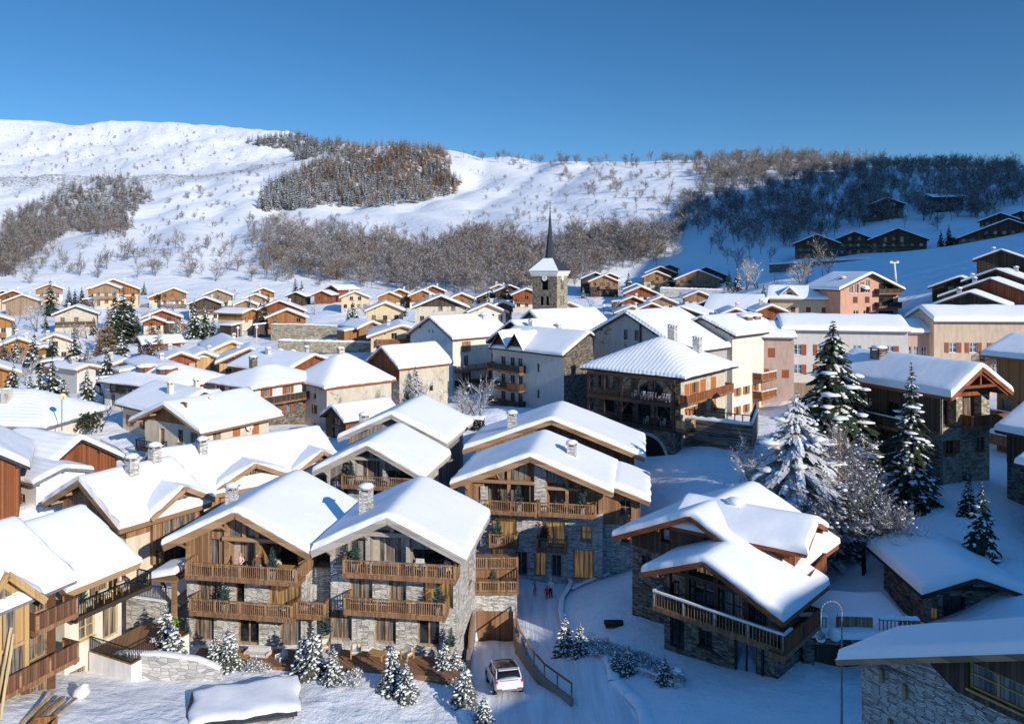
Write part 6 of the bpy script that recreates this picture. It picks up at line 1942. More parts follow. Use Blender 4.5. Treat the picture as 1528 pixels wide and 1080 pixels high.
    woods([(240, 290), (330, 235), (430, 230), (440, 260), (380, 330), (300, 350), (240, 340)], 40, 9, 'scattered scrub on the open western slope', .25, .7, d0=300)
    woods([(0, 200), (120, 200), (300, 200), (330, 230), (240, 262), (120, 262), (40, 290), (0, 300)], 80, 10, 'low dark scrub dotted over the high western shoulder', .3, .6, d0=500)
    woods([(0, 400), (90, 370), (200, 350), (330, 350), (400, 380), (380, 415), (200, 408), (100, 412), (0, 425)], 60, 13, 'sparse frosted scrub in the meadow above the western chalets', .3, .6, d0=250)
    woods([(380, 330), (470, 318), (560, 330), (640, 345), (700, 320), (800, 318), (900, 330), (960, 350), (900, 420), (600, 430), (400, 415)], 260, 21, 'loose fringe of grey shrubs round the wood above the village', .2, .5, name='scrub')
    woods([(230, 300), (380, 320), (390, 400), (250, 415), (60, 410), (0, 420), (0, 390), (200, 340)], 95, 22, 'grey brown scrub scattered over the western meadow', .2, .5, name='scrub')
    woods([(0, 190), (300, 195), (420, 215), (380, 290), (240, 330), (225, 280), (100, 262), (0, 320)], 150, 23, 'tiny dark bushes flecking the high western mountainside', .25, .55, d0=500, name='scrub')
    woods([(700, 245), (1000, 250), (980, 320), (860, 345), (700, 330)], 120, 24, 'small dark bushes on the bright slope beside the plantation', .2, .5, d0=350, name='scrub')
    # single trees one can tell apart
    lab = 'leafless brown tree standing on its own on the snow meadow above the chalets'
    g = 'lone leafless trees on the snow meadow'
    pts = [(205, 418), (160, 402), (95, 404), (232, 412), (262, 376), (300, 392), (322, 420), (370, 350), (375, 420), (272, 372), (225, 372), (120, 412), (145, 415), (60, 402), (20, 410), (330, 395), (190, 388), (395, 412), (355, 405), (285, 415), (250, 400), (412, 420), (440, 424), (465, 412), (80, 380), (30, 395), (310, 372), (345, 382)]
    a = np.array(pts, float); x, y, z, ok = LAND.hit(a[:, 0], a[:, 1], 180, 1200)
    for i in range(len(pts)):
        if ok[i]: s = R_.uniform(.75, 1.1); one_tree('bare_tree', bare[i % 5], (x[i], y[i], z[i] - .2), lab, g, s, s)
    lab = 'dark leafless tree standing on the blue shaded snow between the slope chalets'
    g = 'lone trees on the shaded snow'
    pts = [(1085, 395), (1100, 400), (1120, 388), (1135, 380), (1205, 425), (1228, 418), (1236, 420), (1250, 335), (1290, 312), (1380, 318), (1400, 345), (1420, 330), (1378, 330), (1460, 300), (1500, 300), (1350, 340), (1170, 360), (1200, 345), (1230, 330), (1075, 372), (1060, 380), (1150, 395)]
    a = np.array(pts, float); x, y, z, ok = LAND.hit(a[:, 0], a[:, 1], 120, 1200)
    for i in range(len(pts)):
        if ok[i]: s = R_.uniform(.7, 1.05); one_tree('bare_tree', bare[i % 3], (x[i], y[i], z[i] - .2), lab, g, s, s)
    return con, dark, lar, bare


def village_trees():
    R_ = random.Random(9)
    V = [conifer_mesh('spruce_%d' % i, 20 + i, 10, 2.5, 17, 12, blades=2, snow=.75, mats=('needle', 'clump_snow'), droop=.45, clump=.25) for i in range(3)]
    VD = [conifer_mesh('spruce_d%d' % i, 25 + i, 10, 2.4, 17, 12, blades=2, snow=.3, mats=('needle', 'clump_snow'), droop=.4, clump=.1) for i in range(2)]
    VL = [conifer_mesh('larch_%d' % i, 30 + i, 10, 2.3, 20, 13, blades=3, snow=.25, mats=('larch', 'clump_snow'), droop=.15, clump=.1) for i in range(2)]
    T = trunk_mesh('trunk', 9, .16)
    con = [  # px, foot, top, distance, kind, words
        (75, 470, 416, 252, 1, 'tall dark conifer in front of the cream house on the upper row'), (103, 446, 427, 290, 1, 'slim small fir beside low green bushes'),
        (112, 448, 430, 285, 1, 'bushy dark fir next to a slimmer one'), (122, 446, 428, 288, 0, 'small snowy fir below the topmost honey chalet'),
        (51, 556, 495, 152, 0, 'snowy spruce beside the four tall gable windows'), (5, 558, 510, 150, 1, 'green spruce cut by the picture edge'),
        (110, 545, 489, 150, 0, 'shapely snowy spruce standing before a cream wall'), (79, 548, 500, 160, 1, 'dark spruce against the pink stair wall'),
        (161, 500, 455, 190, 2, 'rust brown larch standing among dark spruces'), (148, 530, 488, 170, 2, 'ragged brown larch beside a snowy spruce'),
        (184, 500, 428, 205, 1, 'tallest dark spruce of the group by the red boarded chalet'), (196, 496, 440, 208, 1, 'dark spruce just beside the tallest one'), (172, 470, 432, 225, 0, 'snow flecked spruce in front of the honey chalet'),
        (182, 538, 490, 158, 0, 'broad spruce with heavy layered snow'), (236, 532, 482, 172, 2, 'brown larch with a wide crown before the snowy bank'), (226, 500, 470, 205, 2, 'small brown larch by the dark brown chalet'),
        (290, 496, 446, 212, 0, 'snowy spruce, taller of a pair below two stepped roofs'), (306, 492, 452, 214, 0, 'snowy spruce, shorter of a pair below two stepped roofs'), (318, 500, 470, 205, 0, 'low snowy spruce on the bank by the cream and orange block'),
        (393, 492, 442, 214, 1, 'dark spruce beside the broad brown chalet'), (372, 470, 440, 250, 1, 'dark spruce behind the parking lane'), (441, 438, 414, 290, 1, 'dark fir behind the pointed hut'), (450, 440, 418, 292, 1, 'second dark fir behind the pointed hut'),
        (527, 478, 447, 210, 0, 'rounded snow laden spruce on the open bank'), (601, 462, 436, 250, 1, 'dark spruce before the orange chalets'), (757, 450, 415, 262, 2, 'slim golden larch before the dark timber chalet'), (728, 452, 432, 250, 0, 'small white spruce below the golden larch'),
        (938, 424, 404, 280, 0, 'small snow laden spruce between hamlet and lone chalet'), (1100, 436, 400, 250, 0, 'snow covered spruce on the edge of the blue shade'), (1088, 432, 402, 258, 1, 'dark spruce in the blue shade'),
        (1404, 372, 345, 275, 1, 'smaller of two black firs in the shaded snow'), (1416, 372, 338, 272, 1, 'taller of two black firs in the shaded snow'),
        (60, 600, 545, 112, 0, 'snow laden spruce behind the satellite mast'), (78, 606, 530, 114, 0, 'tall frosted spruce above the cream house roof'), (45, 590, 556, 116, 0, 'low frosted spruce near the snowed wall'), (95, 600, 560, 112, 0, 'bushy snow laden spruce by the yellow dish'),
        (20, 600, 540, 118, 0, 'tall snowy spruce close to the picture edge above the snow roofs'), (130, 600, 548, 117, 0, 'snow laden spruce beside the pointed white house'), (225, 560, 508, 150, 1, 'dark spruce behind the villa with roof dormers'), (160, 560, 515, 145, 0, 'snowy spruce rising behind the grey carport roof'), (620, 600, 545, 125, 0, 'snowy spruce squeezed between the barn and the white house'), (415, 560, 520, 150, 1, 'dark spruce behind the white hipped house'),
        (1445, 760, 706, 62, 0, 'young snow wrapped spruce beside the stone house corner'),
    ]
    for px, f, t, d, k, lab in con:
        x, y, _ = P(px, f, d); z = float(LAND.z(x, y)[0])
        hgt = (f - t) * d / FPX
        hgt = max(hgt, (HZ - t) / FPX * d - z)
        me = (V, VD, VL)[k][R_.randrange(2)]
        s = hgt / 10
        put_tree(('spruce', 'spruce', 'larch')[k], [('crown', me), ('trunk', T)], (x, y, z), lab, None, s * R_.uniform(.95, 1.15), s)
    # frosted fruit trees and bushes
    fr = [bare_tree_mb(200 + i, 7, .6, 3, 8, 6, 5, r0=.14, sides=(6, 4, 3, 3), first=.12, multi=2, snowpads=.05, wig=.3, fr=2.2) for i in range(2)]
    FT = [(t.mesh('frost_trunk_%d' % i, 'twig_white'), c.mesh('frost_crown_%d' % i, ['frosted', 'clump_snow'])) for i, (t, c) in enumerate(fr)]
    dk = [bare_tree_mb(210 + i, 8, .55, 3, 8, 6, 4, r0=.15, sides=(6, 4, 3, 3), first=.2, snowpads=.06, wig=.28, fr=2.2) for i in range(2)]
    DT = [(t.mesh('snow_trunk_%d' % i, 'twig_white'), c.mesh('snow_crown_%d' % i, ['twig_white', 'clump_snow'])) for i, (t, c) in enumerate(dk)]
    for px, f, hpx, d, k, lab in [(605, 618, 66, 110, 1, 'bare dark tree with snowy boughs before the stone barn'), (640, 616, 72, 108, 0, 'frosted bare tree beside the stone barn wall'), (715, 618, 70, 104, 0, 'round white frosted tree before the timber balconies'),
                                  (690, 622, 50, 104, 0, 'white frosted bush next to the round frosted tree'), (785, 628, 36, 100, 0, 'snow laden bush below the grey rendered wall'), (765, 630, 30, 99, 0, 'low snowy bush on the garden bank'),
                                  (1112, 432, 44, 240, 0, 'frosted tree at the edge of the blue slope'), (1195, 436, 42, 215, 0, 'frosted birch in the blue shade'), (1130, 430, 40, 232, 0, 'pale frosted tree next to another at the shade edge'),
                                  (455, 530, 34, 165, 1, 'thin bare tree on the terrace by the stone wall'), (95, 624, 40, 104, 0, 'frosted bush under the yellow dish'), (185, 632, 46, 103, 1, 'dark snowy tree beside the white pointed house'), (150, 640, 40, 98, 1, 'snowy bush by the green hedge'),
                                  (120, 500, 34, 200, 0, 'frosted tree beside the grey stone house'), (56, 480, 34, 225, 0, 'frosted bush below the tan gable'), (25, 478, 30, 225, 1, 'brown bush below the tan gable')]:
        x, y, _ = P(px, f, d); z = float(LAND.z(x, y)[0]); h = hpx * d / FPX
        tm, cm = (FT, DT)[k][R_.randrange(2)]; s = h / (7 if k == 0 else 8) * 1.1
        put_tree('frosted_tree' if k == 0 else 'bare_tree', [('trunk', tm), ('crown', cm)], (x, y, z), lab, None, s, s)
    # more frosted growth between the houses
    pts = [(12, 560), (25, 548), (38, 575), (128, 560), (115, 570), (150, 545), (100, 535), (70, 610), (165, 515), (140, 500), (215, 470), (260, 470), (330, 460), (345, 490), (420, 500), (640, 455), (40, 478), (68, 490), (90, 486), (130, 505), (145, 515), (205, 505), (215, 520), (262, 505), (275, 515), (300, 505), (335, 440), (345, 470), (60, 470), (20, 500), (100, 515), (62, 530), (36, 540), (130, 540), (30, 565), (20, 580), (110, 585), (210, 545), (230, 545), (350, 500), (545, 470), (520, 492), (640, 470), (705, 470), (780, 455), (870, 445), (925, 440), (915, 470), (880, 470), (1010, 432), (970, 428), (1075, 425), (1090, 450), (1140, 445), (1165, 440), (470, 470), (455, 455), (500, 450), (250, 455), (228, 447), (190, 440), (215, 440), (140, 460), (350, 448), (560, 470), (820, 475), (760, 470), (690, 490)]
    a = np.array(pts, float); x, y, z, ok = LAND.hit(a[:, 0], a[:, 1], 100, 420)
    for i in range(len(pts)):
        if not ok[i]: continue
        if i % 4 == 1:
            s = R_.uniform(.4, .75); put_tree('spruce', [('crown', V[i % 3]), ('trunk', T)], (x[i], y[i], z[i] - .1), 'small snow flecked spruce growing between the village chalets', 'small spruces between the chalets', s, s)
        else:
            s = R_.uniform(.6, 1.0); tm, cm = (FT, DT)[i % 3 == 0][i % 2]; put_tree('frosted_tree', [('trunk', tm), ('crown', cm)], (x[i], y[i], z[i] - .1), 'bare frosted tree growing between the village chalets', 'frosted trees between the chalets', s, s * .9)
    # ---- the big snowy trees on the east side
    me = conifer_mesh('big_spruce', 7, 24, 6.0, 38, 17, blades=9, wf=.11, snow=.6, droop=.5, clump=.22, bare=.06, power=.8, stub=.06)
    x, y, _ = P(1243, 740, 76); z = float(LAND.z(x, y)[0]); ht = (HZ - 478) / FPX * 76 - z
    put_tree('spruce', [('crown', me), ('trunk', trunk_mesh('big_trunk', 22, .4))], (x, y, z), 'tallest dark spruce with thick snow on its boughs, before the long blocks', None, 1.35 * ht / 24, ht / 24)
    me = conifer_mesh('slim_spruce', 8, 14, 2.3, 30, 13, blades=6, wf=.12, snow=.7, droop=.55, clump=.45, bare=.05)
    x, y, _ = P(1360, 760, 66); z = float(LAND.z(x, y)[0]); ht = (HZ - 540) / FPX * 66 - z
    put_tree('spruce', [('crown', me), ('trunk', trunk_mesh('slim_trunk', 13, .22))], (x, y, z), 'slim spruce with snow clumps in front of the tall stone house', None, 1.15, ht / 14)
    me = conifer_mesh('garden_spruce', 9, 6, 1.7, 15, 10, blades=3, snow=.8, droop=.6, clump=.5, bare=.05)
    x, y, _ = P(1466, 835, 55); z = float(LAND.z(x, y)[0])
    put_tree('spruce', [('crown', me), ('trunk', trunk_mesh('garden_trunk', 5, .1))], (x, y, z), 'small drooping snowy spruce above the stone hut', None, .9, .95)
    me = conifer_mesh('frosted_larch', 77, 17, 6.4, 34, 20, blades=10, snow=.55, mats=('frost_larch', 'clump_snow'), droop=.42, clump=.35, bare=.05, power=.8, wf=.085)
    x, y, _ = P(1188, 850, 67); z = float(LAND.z(x, y)[0])
    put_tree('larch', [('crown', me), ('trunk', trunk_mesh('frosted_larch_trunk', 16, .3))], (x, y, z), 'broad frosted larch with snowy drooping branches reaching down to the dark chalet', None, 1.0, ((HZ - 588) / FPX * 67 - z) / 17)
    for k, (px, f, tp, d, rr, lab) in enumerate(((1190, 800, 585, 70, 3.0, 'heavily snow laden spruce at the edge of the garden, nearest the gallery house'), (1284, 790, 640, 71, 2.6, 'snow clad spruce standing between the tall spruce and the slim one'), (1222, 830, 660, 68, 2.7, 'dark spruce smothered in snow clumps below the tallest one'), (1150, 800, 690, 72, 2.3, 'low rounded snowy spruce on the open garden slope'), (1270, 850, 720, 64, 2.3, 'snow weighed spruce over the garage terrace'))):
        hh = 9.0; me = conifer_mesh('laden_spruce_%d' % k, 500 + k, hh, rr, 24, 14, blades=7, wf=.11, snow=.85, mats=('hedge_leaf' if k % 2 else 'needle', 'clump_snow'), droop=.55, clump=.6, bare=.04, power=.75)
        x, y, _ = P(px, f, d); z = float(LAND.z(x, y)[0]); h = (HZ - tp) / FPX * d - z
        put_tree('spruce', [('crown', me), ('trunk', trunk_mesh('laden_trunk_%d' % k, 8, .2))], (x, y, z), lab, None, 1.2, h / hh)
    big = [(1290, 880, 175, 60, 302, 'twig_white', 'bare tree with frosted rust brown twigs, behind the garage terrace', .55), (1165, 800, 120, 69, 303, 'frosted', 'white frosted bare tree on the slope behind the dark chalet', .5), (1330, 870, 130, 58, 304, 'twig_white', 'low snowy fruit tree over the stone hut', .75), (1250, 830, 190, 67, 305, 'twig_brown', 'rust leaved tree tangled with snow under the tall spruce', .6), (1225, 860, 110, 62, 306, 'twig_white', 'snowy tree with black leaning trunk by the chalet wing', .55)]
    for px, f, hpx, d, sd, mat, lab, sprd in big:
        x, y, _ = P(px, f, d); z = float(LAND.z(x, y)[0]); h = (HZ - (f - hpx)) / FPX * d - z
        t, c = bare_tree_mb(sd, h, sprd, 3, 12, 11, 10, r0=h * .017, sides=(7, 5, 3, 3), first=.12, multi=2, snowpads=.11, wig=.32, fr=3.0)
        put_tree('snowy_tree', [('trunk', t.mesh('tree_trunk', ['twig_white'])), ('crown', c.mesh('tree_crown', [mat, 'clump_snow']))], (x, y, z), lab, None, rz=0)
    # ---- planted young spruces
    Y = [conifer_mesh('young_spruce_%d' % i, 70 + i, 3.0, .95, 16, 14, blades=4, wf=.15, snow=1.0, mats=('needle_grey', 'clump_snow'), droop=.3, clump=.38, bare=.03, power=.8) for i in range(4)]
    YT = trunk_mesh('young_trunk', 2.6, .05)
    ys = [(247, 960, 900, 53.5, 'taller young snowy spruce at the stone corner of the honey chalet'), (259, 974, 925, 52.5, 'shorter young snowy spruce at the stone corner of the honey chalet'), (322, 978, 944, 52.5, 'small white spruce before the first door of the honey chalet'),
          (341, 977, 932, 52.5, 'white spruce beside the pale armchair'), (452, 982, 944, 52, 'white spruce in front of the stone link wall'), (467, 982, 934, 51.5, 'taller white spruce in front of the stone link wall'), (497, 1000, 962, 50.5, 'short white spruce in front of the grey chalet terrace'),
          (585, 1020, 956, 49.5, 'tallest planted spruce on the snow before the grey chalet'), (606, 1032, 984, 48.5, 'spruce leaning close to the tallest planted one'), (662, 1000, 954, 52, 'young spruce at the corner of the grey chalet, larger of two'), (681, 998, 962, 52, 'young spruce at the corner of the grey chalet, smaller of two'),
          (693, 1030, 986, 48.5, 'young spruce on the planted bank left of the white car'), (722, 1078, 1034, 45.5, 'young spruce at the foot of the drive wall, nearest the camera'),
          (843, 980, 918, 54.5, 'tallest spruce in the long bed beside the street'), (866, 992, 942, 53.5, 'second spruce in the long bed beside the street'), (921, 1022, 982, 50, 'smaller of two spruces halfway along the street bed'), (938, 1024, 978, 49.5, 'larger of two spruces halfway along the street bed'), (992, 1050, 1008, 47.5, 'last spruce beside the stone end pillar of the bed')]
    for i, (px, f, t, d, lab) in enumerate(ys):
        x, y, _ = P(px, f, d); z = float(LAND.z(x, y)[0]); h = max((f - t) * d / FPX, (HZ - t) / FPX * d - z) * 1.0
        put_tree('young_spruce', [('crown', Y[i % 4]), ('trunk', YT)], (x, y, z - .05), lab, 'young spruces planted round the new chalets', h / 3 * R_.uniform(.95, 1.15), h / 3)
    # frosted dwarf shrubs
    sh = []
    for i in range(3):
        mb = MB(); g = random.Random(400 + i)
        for k in range(150):
            a = g.uniform(0, 6.28); e = g.uniform(.15, 1.35); l = g.uniform(.35, .75)
            d_ = Vector((math.cos(a) * math.cos(e), math.sin(a) * math.cos(e), math.sin(e)))
            p = Vector((g.uniform(-.2, .2), g.uniform(-.2, .2), 0)); q = p + d_ * l
            mb.tube(p, q, .012, .006, 3, 0, cap=False)
            for b in range(3):
                s_ = p.lerp(q, g.uniform(.4, 1)); mb.tube(s_, s_ + Vector((g.uniform(-.14, .14), g.uniform(-.14, .14), g.uniform(.02, .16))), .009, .004, 3, 0, cap=False)
            if g.random() < .25: mb.blob(q, g.uniform(.025, .06), 1, .2, 5)
        sh.append(mb.mesh('shrub_%d' % i, ['frosted', 'clump_snow']))
    for grp, lab, pts in [('frosted shrubs along the street bed', 'low frosted shrub in the long bed beside the street', [(lerp(850, 1008, i / 15.0) + R_.uniform(-6, 6), lerp(975, 1046, i / 15.0) + R_.uniform(-7, 3), lerp(54.5, 47.5, i / 15.0)) for i in range(16)] + [(lerp(868, 985, i / 9.0), lerp(972, 1026, i / 9.0), lerp(55, 49.5, i / 9.0)) for i in range(10)]),
                          ('frosted shrubs on the drive bank', 'low frosted shrub on the bank beside the sunken drive', [(686, 1010, 50.5), (703, 1040, 48), (710, 1050, 47), (698, 1024, 49.4), (716, 1062, 46.3)]),
                          ('frosted grasses before the chalets', 'tuft of frosted grass on the snow before the front chalets', [(510, 1004, 50.5), (522, 1008, 50), (530, 1000, 50.8), (375, 978, 52.5), (388, 980, 52.4), (280, 970, 53), (212, 962, 53.5), (225, 958, 53.8), (300, 974, 52.8)])]:
        for i, (px, f, d) in enumerate(pts):
            x, y, _ = P(px, f, d); z = float(LAND.z(x, y)[0])
            one_tree('frosted_shrub', sh[i % 3], (x, y, z), lab, grp, R_.uniform(.8, 1.3), R_.uniform(.7, 1.1), cat='shrub')
    # hedge
    hb = MB(); a, b = P(108, 640, 97), P(150, 640, 96)
    for i in range(420):
        t = R_.random(); c = Vector(a).lerp(Vector(b), t) + Vector((R_.uniform(-.2, .2), R_.uniform(-.8, .8), R_.uniform(0, 2.0)))
        s = R_.uniform(.15, .35)
        v = [c + Vector((R_.uniform(-s, s), R_.uniform(-s, s), R_.uniform(-s, s))) for _ in range(4)]
        hb.quad(*v)
    tag(hb.build('hedge', 'hedge_leaf'), 'dark green hedge next to the cream house with pink windows', 'hedge')
    # garden hedges before the grey house
    for k, (p0, p1, lab) in enumerate((((745, 622, 101), (790, 626, 99), 'clipped dark hedge with snow on top, below the grey house'), ((690, 626, 102), (722, 628, 101), 'short clipped hedge with snow cushions by the frosted tree'))):
        a, b = Vector(P(*p0)), Vector(P(*p1)); z = float(LAND.z([a.x], [a.y])[0])
        root = thing('hedge', lab, 'hedge', (a.x, a.y, z)); m = MB()
        for i in range(500):
            c = (b - a) * R_.random(); c = Vector((c.x, c.y + R_.uniform(-.6, .6), R_.uniform(0, 1.6))); s = R_.uniform(.1, .3)
            m.quad(*[c + Vector((R_.uniform(-s, s), R_.uniform(-s, s), R_.uniform(-s, s))) for _ in range(4)])
        m.build('foliage', 'hedge_leaf', root)
        q = MB(); snow_strip(q, (-.2, 0, 1.5), ((b - a).x + .2, (b - a).y, 1.5), 1.5, .4, n=14); q.build('snow_cap', 'clump_snow', root)
# ------------------------------------------------------------------ drive, street, walls
def interp_path(tab, y):
    return float(np.interp(y, [t[0] for t in tab], [t[1] for t in tab]))


DRV_L = [(44.5, -1.2), (46.5, -1.75), (50, -2.6), (53, -2.95), (56, -3.0), (60.6, -2.9)]
DRV_R = [(44.5, 4.6), (47.6, 3.5), (51, 1.75), (55, .75), (57.5, .25), (60.6, .1)]
STREET_C = [(40, 6.2), (44, 5.2), (48, 4.6), (52, 3.9), (56, 3.2), (60, 2.6), (64, 2.3), (68, 2.0), (72, 1.6)]


def drive_z(y):
    return float(np.interp(y, [44, 47.5, 50, 60.6], [-25.4, -27.0, -27.7, -29.7]))


def street_works():
    poly = [(interp_path(DRV_L, y) - .1, y) for y in (47.8, 50, 53, 56, 60.8)] + [(interp_path(DRV_R, y) + .1, y) for y in (60.8, 57.5, 55, 51, 47.8)]
    CUTS.append((poly, 4.0))


def strip_mesh(pts_l, pts_r, n, zf):
    mb = MB(); P_ = []
    k = len(pts_l)
    for (a, b) in zip(pts_l, pts_r):
        for i in range(n): x = lerp(a[0], b[0], i / (n - 1)); y = lerp(a[1], b[1], i / (n - 1)); P_.append((x, y, zf(x, y)))
    mb.grid(n, k, P_)
    return mb


def wall_run(name, label, cat, pts, th, mat, cap=None, capmat='clump_snow', base=-3.0, group=None, rail=None):
    """a wall following points (x, y, top z)"""
    o = pts[0]
    root = thing(name, label, cat, (o[0], o[1], o[2] - 1), 0, group)
    rel = [Vector((p[0] - o[0], p[1] - o[1], p[2] - o[2] + 1)) for p in pts]
    mb = MB(); L_, R_ = [], []
    for i, p in enumerate(rel):
        a = rel[max(0, i - 1)]; b = rel[min(len(rel) - 1, i + 1)]
        d = (b - a); s = Vector((-d.y, d.x, 0)).normalized() * th / 2
        L_.append(p + s); R_.append(p - s)
    dn = Vector((0, 0, base))
    for i in range(len(rel) - 1):
        for (A, B) in ((L_[i], L_[i + 1]), (R_[i + 1], R_[i])): mb.quad(A, A + dn, B + dn, B)
        mb.quad(L_[i], L_[i + 1], R_[i + 1], R_[i])
    for i in (0, -1): mb.quad(L_[i], R_[i], R_[i] + dn, L_[i] + dn)
    mb.build('wall', mat, root)
    if cap:
        q = MB()
        prof = [(-.5, 0), (-.54, .4), (-.38, .85), (0, 1), (.38, .85), (.54, .4), (.5, 0)]
        P_ = []
        fine = []
        for i in range(len(rel) - 1):
            n = max(2, int((rel[i + 1] - rel[i]).length / .5))
            fine += [(lerp(L_[i], L_[i + 1], k / n), lerp(R_[i], R_[i + 1], k / n)) for k in range(n)]
        fine.append((L_[-1], R_[-1]))
        for j, (A, B) in enumerate(fine):
            k = cap * (1 + random.uniform(-.25, .25)) * (.3 if j in (0, len(fine) - 1) else 1)
            for a, b in prof: P_.append(B.lerp(A, .5 + a * 1.1) + Vector((0, 0, k * b)))
        q.grid(7, len(fine), P_); q.build('snow_cap', capmat, root)
    if rail:
        r = MB(); h_, mat_, step = rail
        for i in range(len(rel) - 1):
            n = max(1, int((rel[i + 1] - rel[i]).length / step))
            for k in range(n + (i == len(rel) - 2)):
                c = rel[i].lerp(rel[i + 1], k / n)
                w = .05 if step > .5 else .015
                r.box(c.x - w, c.x + w, c.y - w, c.y + w, c.z, c.z + h_)
            up = Vector((0, 0, h_))
            r.bar(rel[i] + up, rel[i + 1] + up, .1 if step > .5 else .05, .1 if step > .5 else .05)
        r.build('railing', mat_, root)
    return root


def street_mat():
    m, nt, b, N, L = nodes('packed_snow')
    tc = N('ShaderNodeTexCoord'); mp = N('ShaderNodeMapping'); mp.inputs['Scale'].default_value = (2.2, .16, 1); mp.inputs['Rotation'].default_value = (0, 0, .14)
    L(tc.outputs['Object'], mp.inputs[0])
    nz = N('ShaderNodeTexNoise', i_Scale=1.0, i_Detail=4.0, i_Roughness=.6); L(mp.outputs[0], nz.inputs['Vector'])
    n2 = N('ShaderNodeTexNoise', i_Scale=7.0, i_Detail=5.0); L(tc.outputs['Object'], n2.inputs['Vector'])
    L(ramp(nt, nz.outputs['Fac'], [(.38, (.66, .68, .71)), (.62, (.83, .855, .895))]), b.inputs['Base Color'])
    b1 = N('ShaderNodeBump', i_Strength=.9, i_Distance=.12); L(nz.outputs['Fac'], b1.inputs['Height'])
    b2 = N('ShaderNodeBump', i_Strength=.6, i_Distance=.05); L(n2.outputs['Fac'], b2.inputs['Height']); L(b1.outputs[0], b2.inputs['Normal']); L(b2.outputs[0], b.inputs['Normal'])
    b.inputs['Roughness'].default_value = .55


